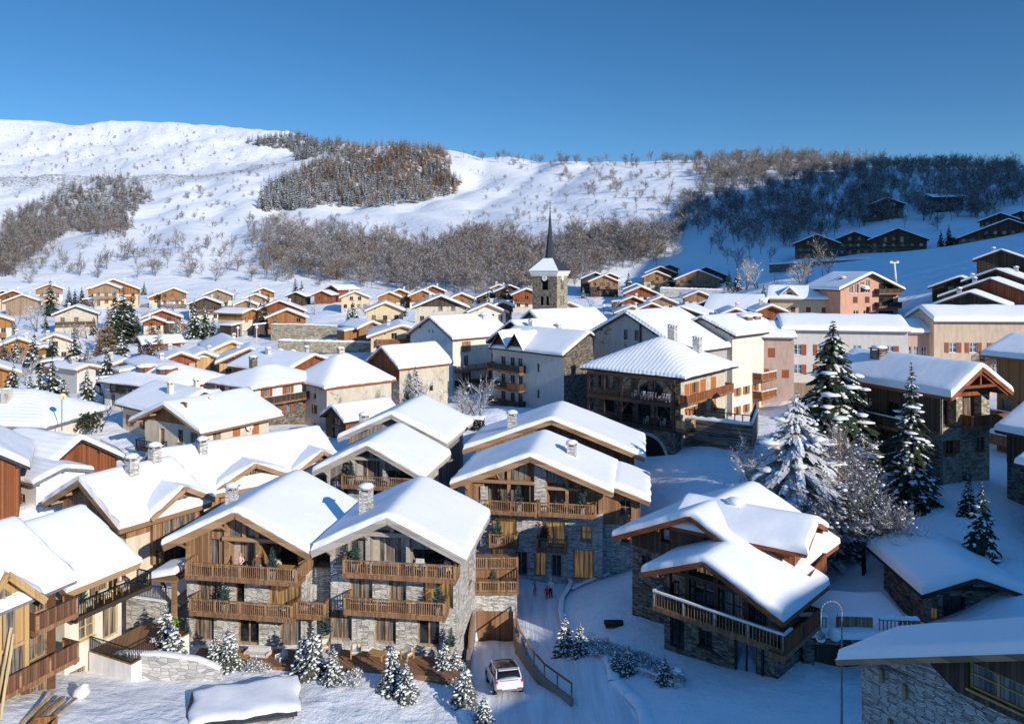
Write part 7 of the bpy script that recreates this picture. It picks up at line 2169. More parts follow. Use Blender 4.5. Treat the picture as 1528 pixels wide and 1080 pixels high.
def build_street():
    street_mat()
    ys = list(np.arange(40, 72.1, .5))
    g = lambda x, y: float(LAND.z(x, y)[0])
    Lp = [(max(interp_path(STREET_C, y) - (2.0 if y > 56 else 2.4), interp_path(DRV_R, y) + .35 if 46 < y < 61 else -9), y) for y in ys]
    Rp = [(interp_path(STREET_C, y) + (1.9 if y > 56 else 2.3), y) for y in ys]
    flat = [q for a, b in zip(Lp, Rp) for q in [(lerp(a[0], b[0], i / 8), lerp(a[1], b[1], i / 8)) for i in range(9)]]
    zz = LAND.z([q[0] for q in flat], [q[1] for q in flat])
    mb = MB(); mb.grid(9, len(ys), [(q[0], q[1], z + .07 - .12 * (abs(i % 9 - 4) == 4)) for i, (q, z) in enumerate(zip(flat, zz))])
    tag(mb.build('street', 'packed_snow'), kind='structure')
    ys = list(np.arange(44.5, 61, .5))
    mb = MB(); pts = []
    for y in ys:
        a, b = interp_path(DRV_L, y), interp_path(DRV_R, y)
        for i in range(11):
            x = lerp(a, b, i / 10)
            z = drive_z(y) + .05 * math.sin(x * 3.1) if y > 48.4 else max(g(x, y) + .06, 0 * 1 + g(x, y) + .06)
            if 47 < y <= 49.5: k = smooth(47, 49.5, y); z = lerp(g(x, y) + .06, drive_z(y), float(k))
            pts.append((x, y, z))
    mb.grid(11, len(ys), pts)
    tag(mb.build('driveway', 'packed_snow'), kind='structure')
    # drive walls
    yy = [60.4, 58.5, 56.5, 54.5, 52.5, 50.5, 49, 47.4]
    top = lambda x, y, e: max(g(x + e, y) + .2, drive_z(y) + .15 if y > 48.5 else -99)
    wall_run('retaining_wall', 'smooth brown grey concrete wall with timber rail, tapering along the sunken drive', 'wall', [(interp_path(DRV_R, y) + .15, y, top(interp_path(DRV_R, y), y, .8) + (.35 if y > 53 else .1)) for y in yy], .3, 'concrete', None, rail=(.95, 'honey_beam', 1.5))
    yy = [60.4, 58, 56, 54, 52, 50, 48, 46, 44.8]
    wall_run('retaining_wall', 'low curved concrete kerb wall on the chalet side of the sunken drive', 'wall', [(interp_path(DRV_L, y) - .15, y, top(interp_path(DRV_L, y), y, -.8) + (.5 if y > 56 else .15)) for y in yy], .3, 'concrete', None, rail=None)
    rl = thing('fence', 'brown plank fence panel standing on the kerb wall by the garage', 'fence', (interp_path(DRV_L, 59) - .15, 59, g(-3.6, 59) + .3), 0)
    m = MB(); m.bar((0, 1.4, .5), (-.1, -3.2, .35), .06, 1.1); m.build('panel', 'deck', rl)
    # garage under the deck
    x0, x1, y0 = interp_path(DRV_L, 60.6), interp_path(DRV_R, 60.6), 60.7
    t = thing('garage', 'sunken garage with brown plank door under a stone wall and timber deck', 'garage', ((x0 + x1) / 2, y0, drive_z(60.6)))
    w = (x1 - x0) / 2
    m = MB(); m.box(-w - .9, w + .3, .12, .5, 2.25, 3.7); m.box(-w - .9, -w, .0, .5, -.5, 2.25); m.box(w, w + .3, .0, .5, -.5, 2.25); m.build('wall', 'grey_stone', t)
    m = MB(); m.box(-w, w, .2, .28, -.3, 2.25); m.build('garage_door', 'deck', t)
    m = MB(); m.box(-w - 1.2, w + .4, -.25, 6, 3.7, 3.9); d = m.build('deck', 'deck', t)
    m = MB()
    for (a, c, y, z0, z1) in ((-w - 1.2, w + .4, -.2, 3.9, 4.75), (-w - .6, w + .4, 2.6, 4.6, 5.6)):
        m.box(a, c, y, y + .06, z1 - .1, z1); m.box(a, c, y, y + .06, z0 + .05, z0 + .15)
        for i in range(26): xx = lerp(a, c, i / 25); m.box(xx - .03, xx + .03, y + .01, y + .05, z0, z1)
        for i in range(4): xx = lerp(a + .06, c - .06, i / 3); m.box(xx - .07, xx + .07, y - .03, y + .09, z0 - .1, z1 + .03)
    n = 24
    for i in range(n): yy_ = lerp(-.2, 5.8, i / (n - 1)); m.box(w + .34, w + .4, yy_ - .03, yy_ + .03, 3.9, 4.8)
    m.box(w + .33, w + .41, -.2, 5.8, 4.75, 4.83); m.build('railing', 'honey', d)
    m = MB(); m.box(-w - 1.2, w + .4, 2.5, 6, 3.95, 4.6); m.build('planter_step', 'deck', t)
    # curved low walls and the long bed
    zt = lambda x, y: g(x, y) + .35
    c = [(5.2, 71), (5.3, 68.5), (4.9, 66), (4.2, 63.5), (3.9, 61), (4.0, 58.5)]
    wall_run('garden_wall', 'low curved wall bordering the forecourt of the large brown chalet', 'wall', [(x, y, zt(x, y)) for x, y in c], .35, 'concrete', .06)
    c = [(4.0, 58.3), (4.35, 56), (5.3, 53.5), (7.0, 51), (8.6, 49), (10.0, 46.9)]
    wall_run('garden_wall', 'long low stone edging wall of the planted street bed', 'wall', [(x, y, g(x, y) + .28) for x, y in c], .3, 'grey_stone', .07)
    x, y, _ = P(1012, 1050, 46.8); z = g(x, y)
    m = MB(); m.box(-.25, .25, -.25, .25, -.6, .85); m.box(-.32, .32, -.32, .32, .85, .95)
    p = thing('pillar', 'short stone end pillar of the street bed', 'pillar', (x, y, z)); m.build('shaft', 'grey_stone', p); q = MB(); q.blob((0, 0, 1.0), (.3, .3, .14)); q.build('snow_cap', 'clump_snow', p)
    # slope kerb up along the big chalet
    wall_run('garden_wall', 'sloping snowy kerb climbing beside the large brown chalet', 'wall', [(x_, y_, g(x_, y_) + .2) for x_, y_ in ((5.2, 66), (6.5, 68), (8.4, 70), (10.5, 72), (12, 74))], .3, 'grey_stone', .1)
    # walls round the front chalets
    w1 = [P(174, 972, 52.0), P(240, 974, 51.2), P(296, 982, 51.0), P(330, 996, 51.0)]
    wall_run('retaining_wall', 'pale dry stone wall holding the snowy bank before the honey chalet', 'wall', [(p[0], p[1], p[2] - .05) for p in w1], .5, 'pale_stone', .15, base=-3.5)
    w2 = [P(192, 888, 58), P(256, 897, 57)]
    wall_run('retaining_wall', 'tall grey stone wall under the walkway, with a thin metal railing on top', 'wall', [(p[0], p[1], p[2]) for p in w2], .5, 'grey_stone', .05, base=-5, rail=(1.0, 'metal', .14))
    a, b = P(190, 886, 58.2), P(258, 890, 57.5)
    m = MB(); m.quad((a[0], a[1], a[2] + .02), (b[0], b[1], a[2] - .1), (b[0] + 1.5, b[1] + 7, a[2] + .4), (a[0] + 1.5, a[1] + 7, a[2] + .4)); m.quad((a[0], a[1], a[2] - 1), (b[0], b[1], a[2] - 1), (b[0] + 1.5, b[1] + 7, a[2] - 1), (a[0] + 1.5, a[1] + 7, a[2] - 1))
    tag(m.build('walkway', 'snow'), kind='structure')
    m = MB(); lr = thing('lean_to', 'small lean-to roof with snow beside the honey chalet wall', 'roof', P(250, 862, 56.5), R(-9))
    m.box(-1.3, .9, -.4, 2.4, -.15, 0); m.box(-1.35, -1.25, -.4, 2.4, -.3, .02); m.box(.5, .8, -.3, 0, -4.2, -.15); m.build('roof', 'honey_beam', lr)
    q = MB(); xs = edge_samples(-1.4, .95, .3, 5, []); ys2 = edge_samples(-.5, 2.4, .3, 5, [])
    q.grid(len(xs), len(ys2), [(x, y, .0 + .45 * math.sqrt(max(0, 1 - (1 - min(min(x + 1.4, .95 - x, y + .5, 2.4 - y) / .35, 1)) ** 2)) + .22 * (x + 1.4)) for y in ys2 for x in xs]); q.build('roof_snow', 'roof_snow', lr)
    # timber terraces on the ground
    for (p0, p1, lab) in (((285, 968, 53.6), (475, 980, 53.4), 'dark timber terrace at the doors of the honey chalet'), ((500, 975, 53), (690, 985, 51.5), 'dark timber terrace at the doors of the grey timber chalet')):
        a, b = P(*p0), P(*p1); z = max(g(a[0], a[1]), g(b[0], b[1]), g((a[0] + b[0]) / 2, a[1])) + .25
        t = thing('terrace', lab, 'terrace', (a[0], a[1], z)); dx, dy = b[0] - a[0], b[1] - a[1]
        m = MB(); m.quad((0, -.9, 0), (dx, dy - .9, 0), (dx, dy + 1.6, 0), (0, 1.6, 0)); m.quad((0, -.9, 0), (dx, dy - .9, 0), (dx, dy - .9, -.4), (0, -.9, -.4)); m.build('boards', 'deck', t)
    # snowed low roof in the foreground
    t = thing('cellar', 'low old cellar roofs under thick uneven snow, dark stone showing at the edge', 'cellar', tuple(Vector(P(372, 1058, 46)) - Vector((0, 0, .55))), R(16))
    m = MB(); m.box(-3.4, 2.6, -1.0, 2.8, -2, .4); m.box(-5.4, -3.0, -2.6, -.2, -2, -.1); m.build('wall', 'dark_stone', t)
    m = MB(); m.bar((-3.6, .9, .52), (2.8, .9, .45), 4.2, .14); m.bar((-5.6, -1.4, .02), (-2.8, -1.4, -.02), 2.8, .13); m.build('roof', 'slate', t)
    for (a, b, c, d, zz, hh) in ((-3.5, 2.95, -.85, 3.1, .5, .34), (-5.3, -2.7, -2.5, .1, .0, .27)):
        q = MB(); xs = edge_samples(a, b, .5, 18, []); ys2 = edge_samples(c, d, .5, 14, [])
        q.grid(len(xs), len(ys2), [(x + .08 * math.sin(y * 2.7 + a), y + .09 * math.sin(x * 2.1 + c) + .05 * math.sin(x * 5), zz + hh * (1 + .14 * math.sin(x * 1.5 + y * .8) * math.sin(y * 1.4 + 1) + .04 * math.sin(x * 4 + y * 3)) * math.sqrt(max(0, 1 - (1 - min(min(x - a, b - x, y - c, d - y) / .55, 1)) ** 2)) - .06 * (x < -2.2)) for y in ys2 for x in xs]); q.build('roof_snow', 'roof_snow', t)
    for (xs_, lab) in (([(interp_path(STREET_C, y) + 2.5 + .3 * math.sin(y), y) for y in (43, 45, 47, 49, 51, 53, 55, 57)], 'low ploughed ridge of snow along the bed side of the street'), ([(interp_path(DRV_L, y) - .9 - .2 * math.sin(y * 2), y) for y in (43.5, 45, 46.5, 48, 50)], 'small shovelled ridge of snow beside the sunken drive')):
        m = MB()
        for i in range(len(xs_) - 1):
            (a, b), (c, d) = xs_[i], xs_[i + 1]; snow_strip(m, (a, b, g(a, b) - .05), (c, d, g(c, d) - .05), .9, .34, n=6)
        tag(m.build('snow_bank', 'snow'), lab, 'snow bank')
    # terrace wall of the gallery house
    a, b, c = P(1008, 622, 94), P(1120, 634, 88), P(1128, 612, 98)
    wall_run('retaining_wall', 'high dark stone wall with snow on top below the orange shuttered house', 'wall', [a, b, c], .6, 'dark_stone', .4, base=-4.5, rail=(1.1, 'metal', .9))
    a, b = P(420, 505, 190), P(640, 512, 178)
    wall_run('terrace_wall', 'long stone terrace wall with dark band, under the orange boarded chalet', 'wall', [P(405, 484, 204), P(440, 484, 202), P(560, 489, 196)], .5, 'tan_stone', .3, base=-5.5)
    wall_run('terrace_wall', 'low snow topped stone wall along the upper village lane', 'wall', [P(415, 508, 172), P(500, 510, 170), P(590, 512, 168)], .5, 'tan_stone', .4, base=-2.5)
    wall_run('terrace_wall', 'long pale stone wall below the glazed double gable', 'wall', [P(985, 430, 276), P(1080, 433, 268)], .6, 'pale_stone', .5, base=-3)
    wall_run('terrace_wall', 'dark road wall across the blue shaded slope', 'wall', [P(1148, 395, 272), P(1230, 390, 268), P(1300, 386, 262)], .6, 'dark_stone', .5, base=-3)
    # raised snow strips made up for the bands of sunlight on the ski track
    for (pts, w, hh, lab) in ((((1330, 408, 205), (1400, 393, 212), (1470, 376, 220), (1560, 362, 228)), 3.0, 1.0, 'upper snow strip made up for a sunlit band across the blue snowfield'), (((1338, 420, 192), (1380, 413, 194), (1430, 402, 198), (1465, 397, 200)), 2.6, 1.2, 'lower lumpy snow strip made up for a sunlit band on the blue snowfield')):
        m = MB()
        for i in range(len(pts) - 1):
            a, b = P(*pts[i]), P(*pts[i + 1]); za, zb = g(a[0], a[1]), g(b[0], b[1])
            snow_strip(m, (a[0], a[1], za - .2), (b[0], b[1], zb - .2), w, hh, n=16)
        tag(m.build('snow_bank', 'snow'), lab, 'snow bank')
    m = MB()
    for i in range(26):
        a = P(random.uniform(375, 440), random.uniform(505, 525), 172); z = g(a[0], a[1]); m.blob((a[0], a[1], z + .3), (random.uniform(1, 3), random.uniform(1, 3), random.uniform(.5, 2.4)), n=8, jit=.3)
    tag(m.build('snow_heap', 'snow'), 'big ploughed heap of snow behind the yellow chalets', 'snow heap')
# ------------------------------------------------------------------ car, people, furniture
def ground(px, py, d):
    x, y, _ = P(px, py, d)
    return x, y, float(LAND.z(x, y)[0])


def car():
    plain('car_white', (.72, .72, .74), rough=.25, var=.02, bump=0, spec=.6)
    plain('car_black', (.012, .012, .014), rough=.12, var=.1, bump=0, spec=.8)
    plain('tail_red', (.55, .02, .02), rough=.3, var=.1, bump=0)
    plain('tyre', (.012, .012, .012), rough=.9, var=.2)
    plain('rim', (.35, .35, .37), rough=.3, var=.1, metal=.8, bump=0)
    y = 50.2; x = (752 - CX) / FPX * y
    slope = math.atan((drive_z(51.5) - drive_z(48.7)) / 2.8)
    c = thing('parked_car', 'white SUV with a black glass roof seen from behind on the snowy drive', 'car', (x, y, drive_z(y) + .08), R(11))
    c.rotation_euler = (slope, 0, R(11))
    W = .95
    def ring(yy, hw, z0, z1, tuck=.1):      # half ring from sill to shoulder
        return [(-hw + .12, yy, z0), (-hw, yy, z0 + .15), (-hw, yy, lerp(z0, z1, .6)), (-hw + tuck, yy, z1), (0, yy, z1 + .03), (hw - tuck, yy, z1), (hw, yy, lerp(z0, z1, .6)), (hw, yy, z0 + .15), (hw - .12, yy, z0)]
    st = [(-2.18, .78, .42, .98), (-2.12, .88, .36, 1.02), (-1.9, .94, .3, 1.05), (-1.0, .96, .28, 1.03), (0, .96, .28, 1.0), (1.0, .95, .28, .97), (1.5, .93, .3, .93), (2.0, .86, .34, .82), (2.2, .7, .42, .72)]
    m = MB(); P_ = [p for s in st for p in ring(*s)]
    m.grid(9, len(st), P_); m.quad(*ring(*st[0])); m.quad(*ring(*st[-1]))
    b = m.build('body', 'car_white', c)
    g = MB()                                  # greenhouse
    st = [(-2.02, .70, 1.03, 1.12), (-1.75, .72, 1.03, 1.46), (-1.2, .72, 1.02, 1.58), (-.2, .72, 1.0, 1.62), (.45, .70, .98, 1.55), (1.25, .66, .95, .98)]
    P_ = []
    for yy, hw, z0, z1 in st: P_ += [(-hw - .14, yy, z0), (-hw, yy, z1 - .08), (-hw + .12, yy, z1), (0, yy, z1 + .03), (hw - .12, yy, z1), (hw, yy, z1 - .08), (hw + .14, yy, z0)]
    g.grid(7, len(st), P_); g.build('glass_roof', 'car_black', c)
    k = MB()
    for sx in (-1, 1):
        k.bar((sx * .80, -1.95, 1.05), (sx * .70, -1.6, 1.52), .06, .1); k.bar((sx * .72, .45, 1.52), (sx * .78, 1.25, .98), .06, .08); k.bar((sx * .755, -1.6, 1.5), (sx * .755, .45, 1.54), .05, .06)
    k.box(-.62, .62, -1.95, -1.5, 1.5, 1.54); k.build('roof_frame', 'car_white', c)
    for sx in (-1, 1):
        l = MB(); l.box(sx * .55, sx * .93, -2.17, -2.0, .82, .97); l.build('tail_light', 'tail_red', c)
        l = MB(); l.box(sx * .5, sx * .8, -2.2, -2.1, .44, .52); l.build('reflector', 'tail_red', c)
        mr = MB(); mr.blob((sx * 1.06, .7, 1.06), (.12, .08, .09)); mr.build('mirror', 'car_white', c)
        for yy in (-1.35, 1.4):
            w = MB(); w.tube((sx * .74, yy, .36), (sx * .97, yy, .36), .37, .37, 18); t = w.build('wheel', 'tyre', c)
            r = MB(); r.tube((sx * .93, yy, .36), (sx * .985, yy, .36), .25, .22, 10); r.build('rim', 'rim', t)
            a = MB(); n = 12
            for i in range(n):
                t0, t1 = math.pi * i / n, math.pi * (i + 1) / n
                a.quad(*[(sx * .972, yy + q * math.cos(t), .36 + q * math.sin(t)) for q, t in ((.39, t0), (.47, t0), (.47, t1), (.39, t1))])
            a.build('wheel_arch', 'tyre', c)
    p = MB(); p.box(-.8, .8, -2.2, -2.05, .34, .46); p.build('bumper', 'rim', c)
    p = MB(); p.box(-.26, .26, -2.195, -2.17, .70, .82); p.build('number_plate', 'white_paint', c)
    p = MB(); p.box(-.6, .6, -2.185, -2.1, .95, .985); p.build('tailgate_trim', 'car_black', c)


def person(loc, rz, h, label, jacket, trousers, hair, pose='stand', group=None, cap=None, lean=0.0):
    """one continuous body grown round a posed skeleton, then coloured by what is worn"""
    s = h / 1.72
    J = {'pelvis': (0, 0, .93), 'waist': (0, -.01, 1.08), 'chest': (0, -.02, 1.28), 'neck': (0, 0, 1.46), 'jaw': (0, -.03, 1.55), 'head': (0, -.01, 1.63), 'top': (0, 0, 1.70)}
    for q, n in ((-1, 'l'), (1, 'r')):
        J['hip' + n] = (q * .09, 0, .88); J['knee' + n] = (q * .11, -.04, .49); J['ank' + n] = (q * .115, .02, .08); J['toe' + n] = (q * .13, -.15, .03)
        J['sh' + n] = (q * .19, 0, 1.40); J['elb' + n] = (q * .27, .03, 1.13); J['wri' + n] = (q * .26, -.08, .90); J['han' + n] = (q * .25, -.13, .82)
    if pose == 'walk':
        J.update(kneel=(-.1, -.22, .52), ankl=(-.11, -.2, .08), toel=(-.12, -.38, .05), kneer=(.1, .02, .5), ankr=(.1, .28, .14), toer=(.11, .16, .03), elbl=(-.28, .14, 1.15), wril=(-.26, .12, .92), hanl=(-.25, .08, .84), elbr=(.28, -.1, 1.14), wrir=(.24, -.3, 1.02), hanr=(.22, -.37, 1.0))
    if pose == 'arms':
        J.update(elbl=(-.33, -.06, 1.2), wril=(-.2, -.3, 1.22), hanl=(-.14, -.36, 1.24), elbr=(.32, -.05, 1.18), wrir=(.24, -.28, 1.1), hanr=(.2, -.35, 1.1))
    if pose == 'carry':
        J.update(elbl=(-.4, -.02, 1.25), wril=(-.52, -.1, 1.42), hanl=(-.53, -.1, 1.5), elbr=(.38, -.02, 1.22), wrir=(.5, -.12, 1.34), hanr=(.52, -.14, 1.42), kneel=(-.1, -.18, .5), ankl=(-.11, -.12, .08), toel=(-.12, -.28, .04))
    if pose == 'hand':
        J.update(elbl=(-.28, -.05, 1.14), wril=(-.3, -.2, .96), hanl=(-.31, -.25, .9))
    E = [('pelvis', 'waist'), ('waist', 'chest'), ('chest', 'neck'), ('neck', 'jaw'), ('jaw', 'head'), ('head', 'top')]
    for n in 'lr': E += [('pelvis', 'hip' + n), ('hip' + n, 'knee' + n), ('knee' + n, 'ank' + n), ('ank' + n, 'toe' + n), ('chest', 'sh' + n), ('sh' + n, 'elb' + n), ('elb' + n, 'wri' + n), ('wri' + n, 'han' + n)]
    rad = dict(pelvis=.15, waist=.135, chest=.16, neck=.06, jaw=.085, head=.105, top=.06, hip=.105, knee=.07, ank=.05, toe=.04, sh=.075, elb=.055, wri=.036, han=.034)
    names = list(J); V = [Vector(J[n]) for n in names]
    if lean:
        for v in V: v.y -= max(0, v.z - .9) * lean
    kid = h < 1.35
    root = thing('person', label, 'person', loc, rz, group)
    fingers = []
    for n in 'lr':                                        # five fingers off each hand
        hv, wv = V[names.index('han' + n)], V[names.index('wri' + n)]
        d = (hv - wv).normalized(); sd = d.cross(Vector((0, 1, .3))).normalized()
        q = -1 if n == 'l' else 1
        for i, (o, l) in enumerate(((-.028, .07), (-.01, .08), (.01, .075), (.027, .06))): fingers.append((hv + sd * o, hv + sd * o + d * l * .6, hv + sd * o + d * l * .95 + Vector((0, -.02, -.01)), 'han' + n, .011))
        fingers.append((wv.lerp(hv, .4) + sd * .03, wv.lerp(hv, .7) + sd * .06, wv.lerp(hv, 1.0) + sd * .075, 'wri' + n, .013))
    idx = {n: i for i, n in enumerate(names)}
    verts = [tuple(v * s) for v in V]; edges = [(idx[a], idx[b]) for a, b in E]; rr = [rad[n[:-1] if n[-1] in 'lr' and n[:-1] in rad else n] for n in names]
    for a, b, c_, par, r in fingers:
        k = len(verts); verts += [tuple(b * s), tuple(c_ * s)]; edges += [(idx[par], k), (k, k + 1)]; rr += [r, r * .8]
    me = bpy.data.meshes.new('body'); me.from_pydata(verts, edges, [])
    o = bpy.data.objects.new('body', me); COL.objects.link(o)
    sm = o.modifiers.new('skin', 'SKIN'); 
    if not me.skin_vertices: me.attributes  # layer comes with the modifier
    lay = me.skin_vertices[0] if me.skin_vertices else None
    if lay is None:
        import bmesh
        bm = bmesh.new(); bm.from_mesh(me); bm.verts.layers.skin.verify(); bm.to_mesh(me); bm.free(); lay = me.skin_vertices[0]
    for i, r in enumerate(rr):
        kx = r * s * (1.12 if kid and i > 6 else 1)
        if i in (idx['head'], idx['jaw'], idx['top']) and kid: kx *= 1.25
        lay.data[i].radius = (kx, kx * (.72 if i in (idx['chest'], idx['waist']) else 1))
    lay.data[0].use_root = True
    o.modifiers.new('sub', 'SUBSURF').levels = 1
    bpy.context.view_layer.update()
    dg = bpy.context.evaluated_depsgraph_get()
    nm = bpy.data.meshes.new_from_object(o.evaluated_get(dg))
    bpy.data.objects.remove(o)
    nm.name = 'body'
    nm.materials.clear()
    for q in (jacket, trousers, 'skin', 'black'): nm.materials.append(M[q])
    hands = [V[idx['han' + n]] * s for n in 'lr']; neck = 1.49 * s
    for f in nm.polygons:
        c = f.center
        f.use_smooth = True
        if c.z > neck and abs(c.x) < .13 * s: k = 2
        elif min((c - q).length for q in hands) < .085 * s: k = 2
        elif c.z < .10 * s and pose != 'x': k = 3
        elif c.z < .92 * s and abs(c.x) < .19 * s: k = 1
        else: k = 0
        f.material_index = k
    b = bpy.data.objects.new('body', nm); COL.objects.link(b); b.parent = root
    hd = V[idx['head']] * s; hs = s * (1.2 if kid else 1)
    m = MB(); m.blob((hd.x, hd.y + .03 * hs, hd.z + .035 * hs), (.108 * hs, .108 * hs, .10 * hs), n=12, jit=.03)
    if hair[1]: m.blob((hd.x, hd.y + .075 * hs, hd.z - .12 * hs), (.09 * hs, .055 * hs, .16 * hs), n=10, jit=.08)
    m.build('hat' if cap else 'hair', hair[0], b)
    fc = MB()
    for q in (-1, 1): fc.blob((hd.x + q * .038 * hs, hd.y - .095 * hs, hd.z - .012 * hs), .012 * hs, 0, 0, 6)
    fc.blob((hd.x, hd.y - .112 * hs, hd.z - .035 * hs), (.013 * hs, .02 * hs, .022 * hs), 1, 0, 6); fc.blob((hd.x, hd.y - .095 * hs, hd.z - .07 * hs), (.026 * hs, .01 * hs, .007 * hs), 2, 0, 6)
    for q in (-1, 1): fc.blob((hd.x + q * .108 * hs, hd.y, hd.z - .02 * hs), (.012 * hs, .022 * hs, .03 * hs), 1, 0, 6)
    fc.build('face', ['black', 'skin', 'tail_red'], b)
    return root


def people():
    for n, c in (('cloth_white', (.72, .70, .68)), ('cloth_pink', (.72, .14, .22)), ('cloth_red', (.72, .02, .04)), ('cloth_jeans', (.07, .11, .2)), ('cloth_dark', (.02, .02, .026)), ('cloth_brown', (.16, .08, .035)), ('cloth_pale_pink', (.70, .45, .42)), ('hair_blond', (.42, .28, .12)), ('hair_brown', (.07, .035, .018)), ('hair_red', (.26, .09, .03)), ('cloth_black', (.012, .012, .014))):
        plain(n, c, rough=.85, var=.15, bump=.1, scale=20)
    person(ground(799, 891, 66), R(-70), 1.35, 'child in a pink snow suit with arms raised on the snowy street', 'cloth_pink', 'cloth_pink', ('cloth_pink', False), 'carry', cap=True, lean=.15)
    person(ground(822, 896, 65), R(-40), 1.72, 'adult in a white jacket and black trousers walking beside a red dressed child', 'cloth_white', 'cloth_black', ('cloth_white', False), 'hand', cap=True)
    person(ground(816, 898, 64.7), R(-30), 1.2, 'small child dressed all in red holding on beside the white jacket', 'cloth_red', 'cloth_red', ('cloth_red', False), 'stand', cap=True)
    A = FC[0]
    person(A.world(.1, -.95, 5.5), A.a, 1.68, 'blond person in a pale pink top standing on the upper balcony', 'cloth_pale_pink', 'cloth_jeans', ('hair_blond', True), 'arms')
    person(A.world(1.35, -.9, 5.5), A.a + R(35), 1.7, 'person with red brown hair and brown top on the upper balcony', 'cloth_brown', 'cloth_jeans', ('hair_red', True), 'stand')
    x, y, z = P(242, 886, 57.6)
    person((x, y, z + .02), R(120), 1.75, 'person in dark jacket and trousers walking along the stone walkway', 'cloth_dark', 'cloth_jeans', ('hair_brown', False), 'walk', lean=.15)
    C = FC[2]
    person(C.world(-1.9, -1.3, .02), C.a + R(60), 1.75, 'person in brown jacket waiting by the lit doors of the large brown chalet', 'cloth_brown', 'cloth_dark', ('hair_brown', False), 'stand')


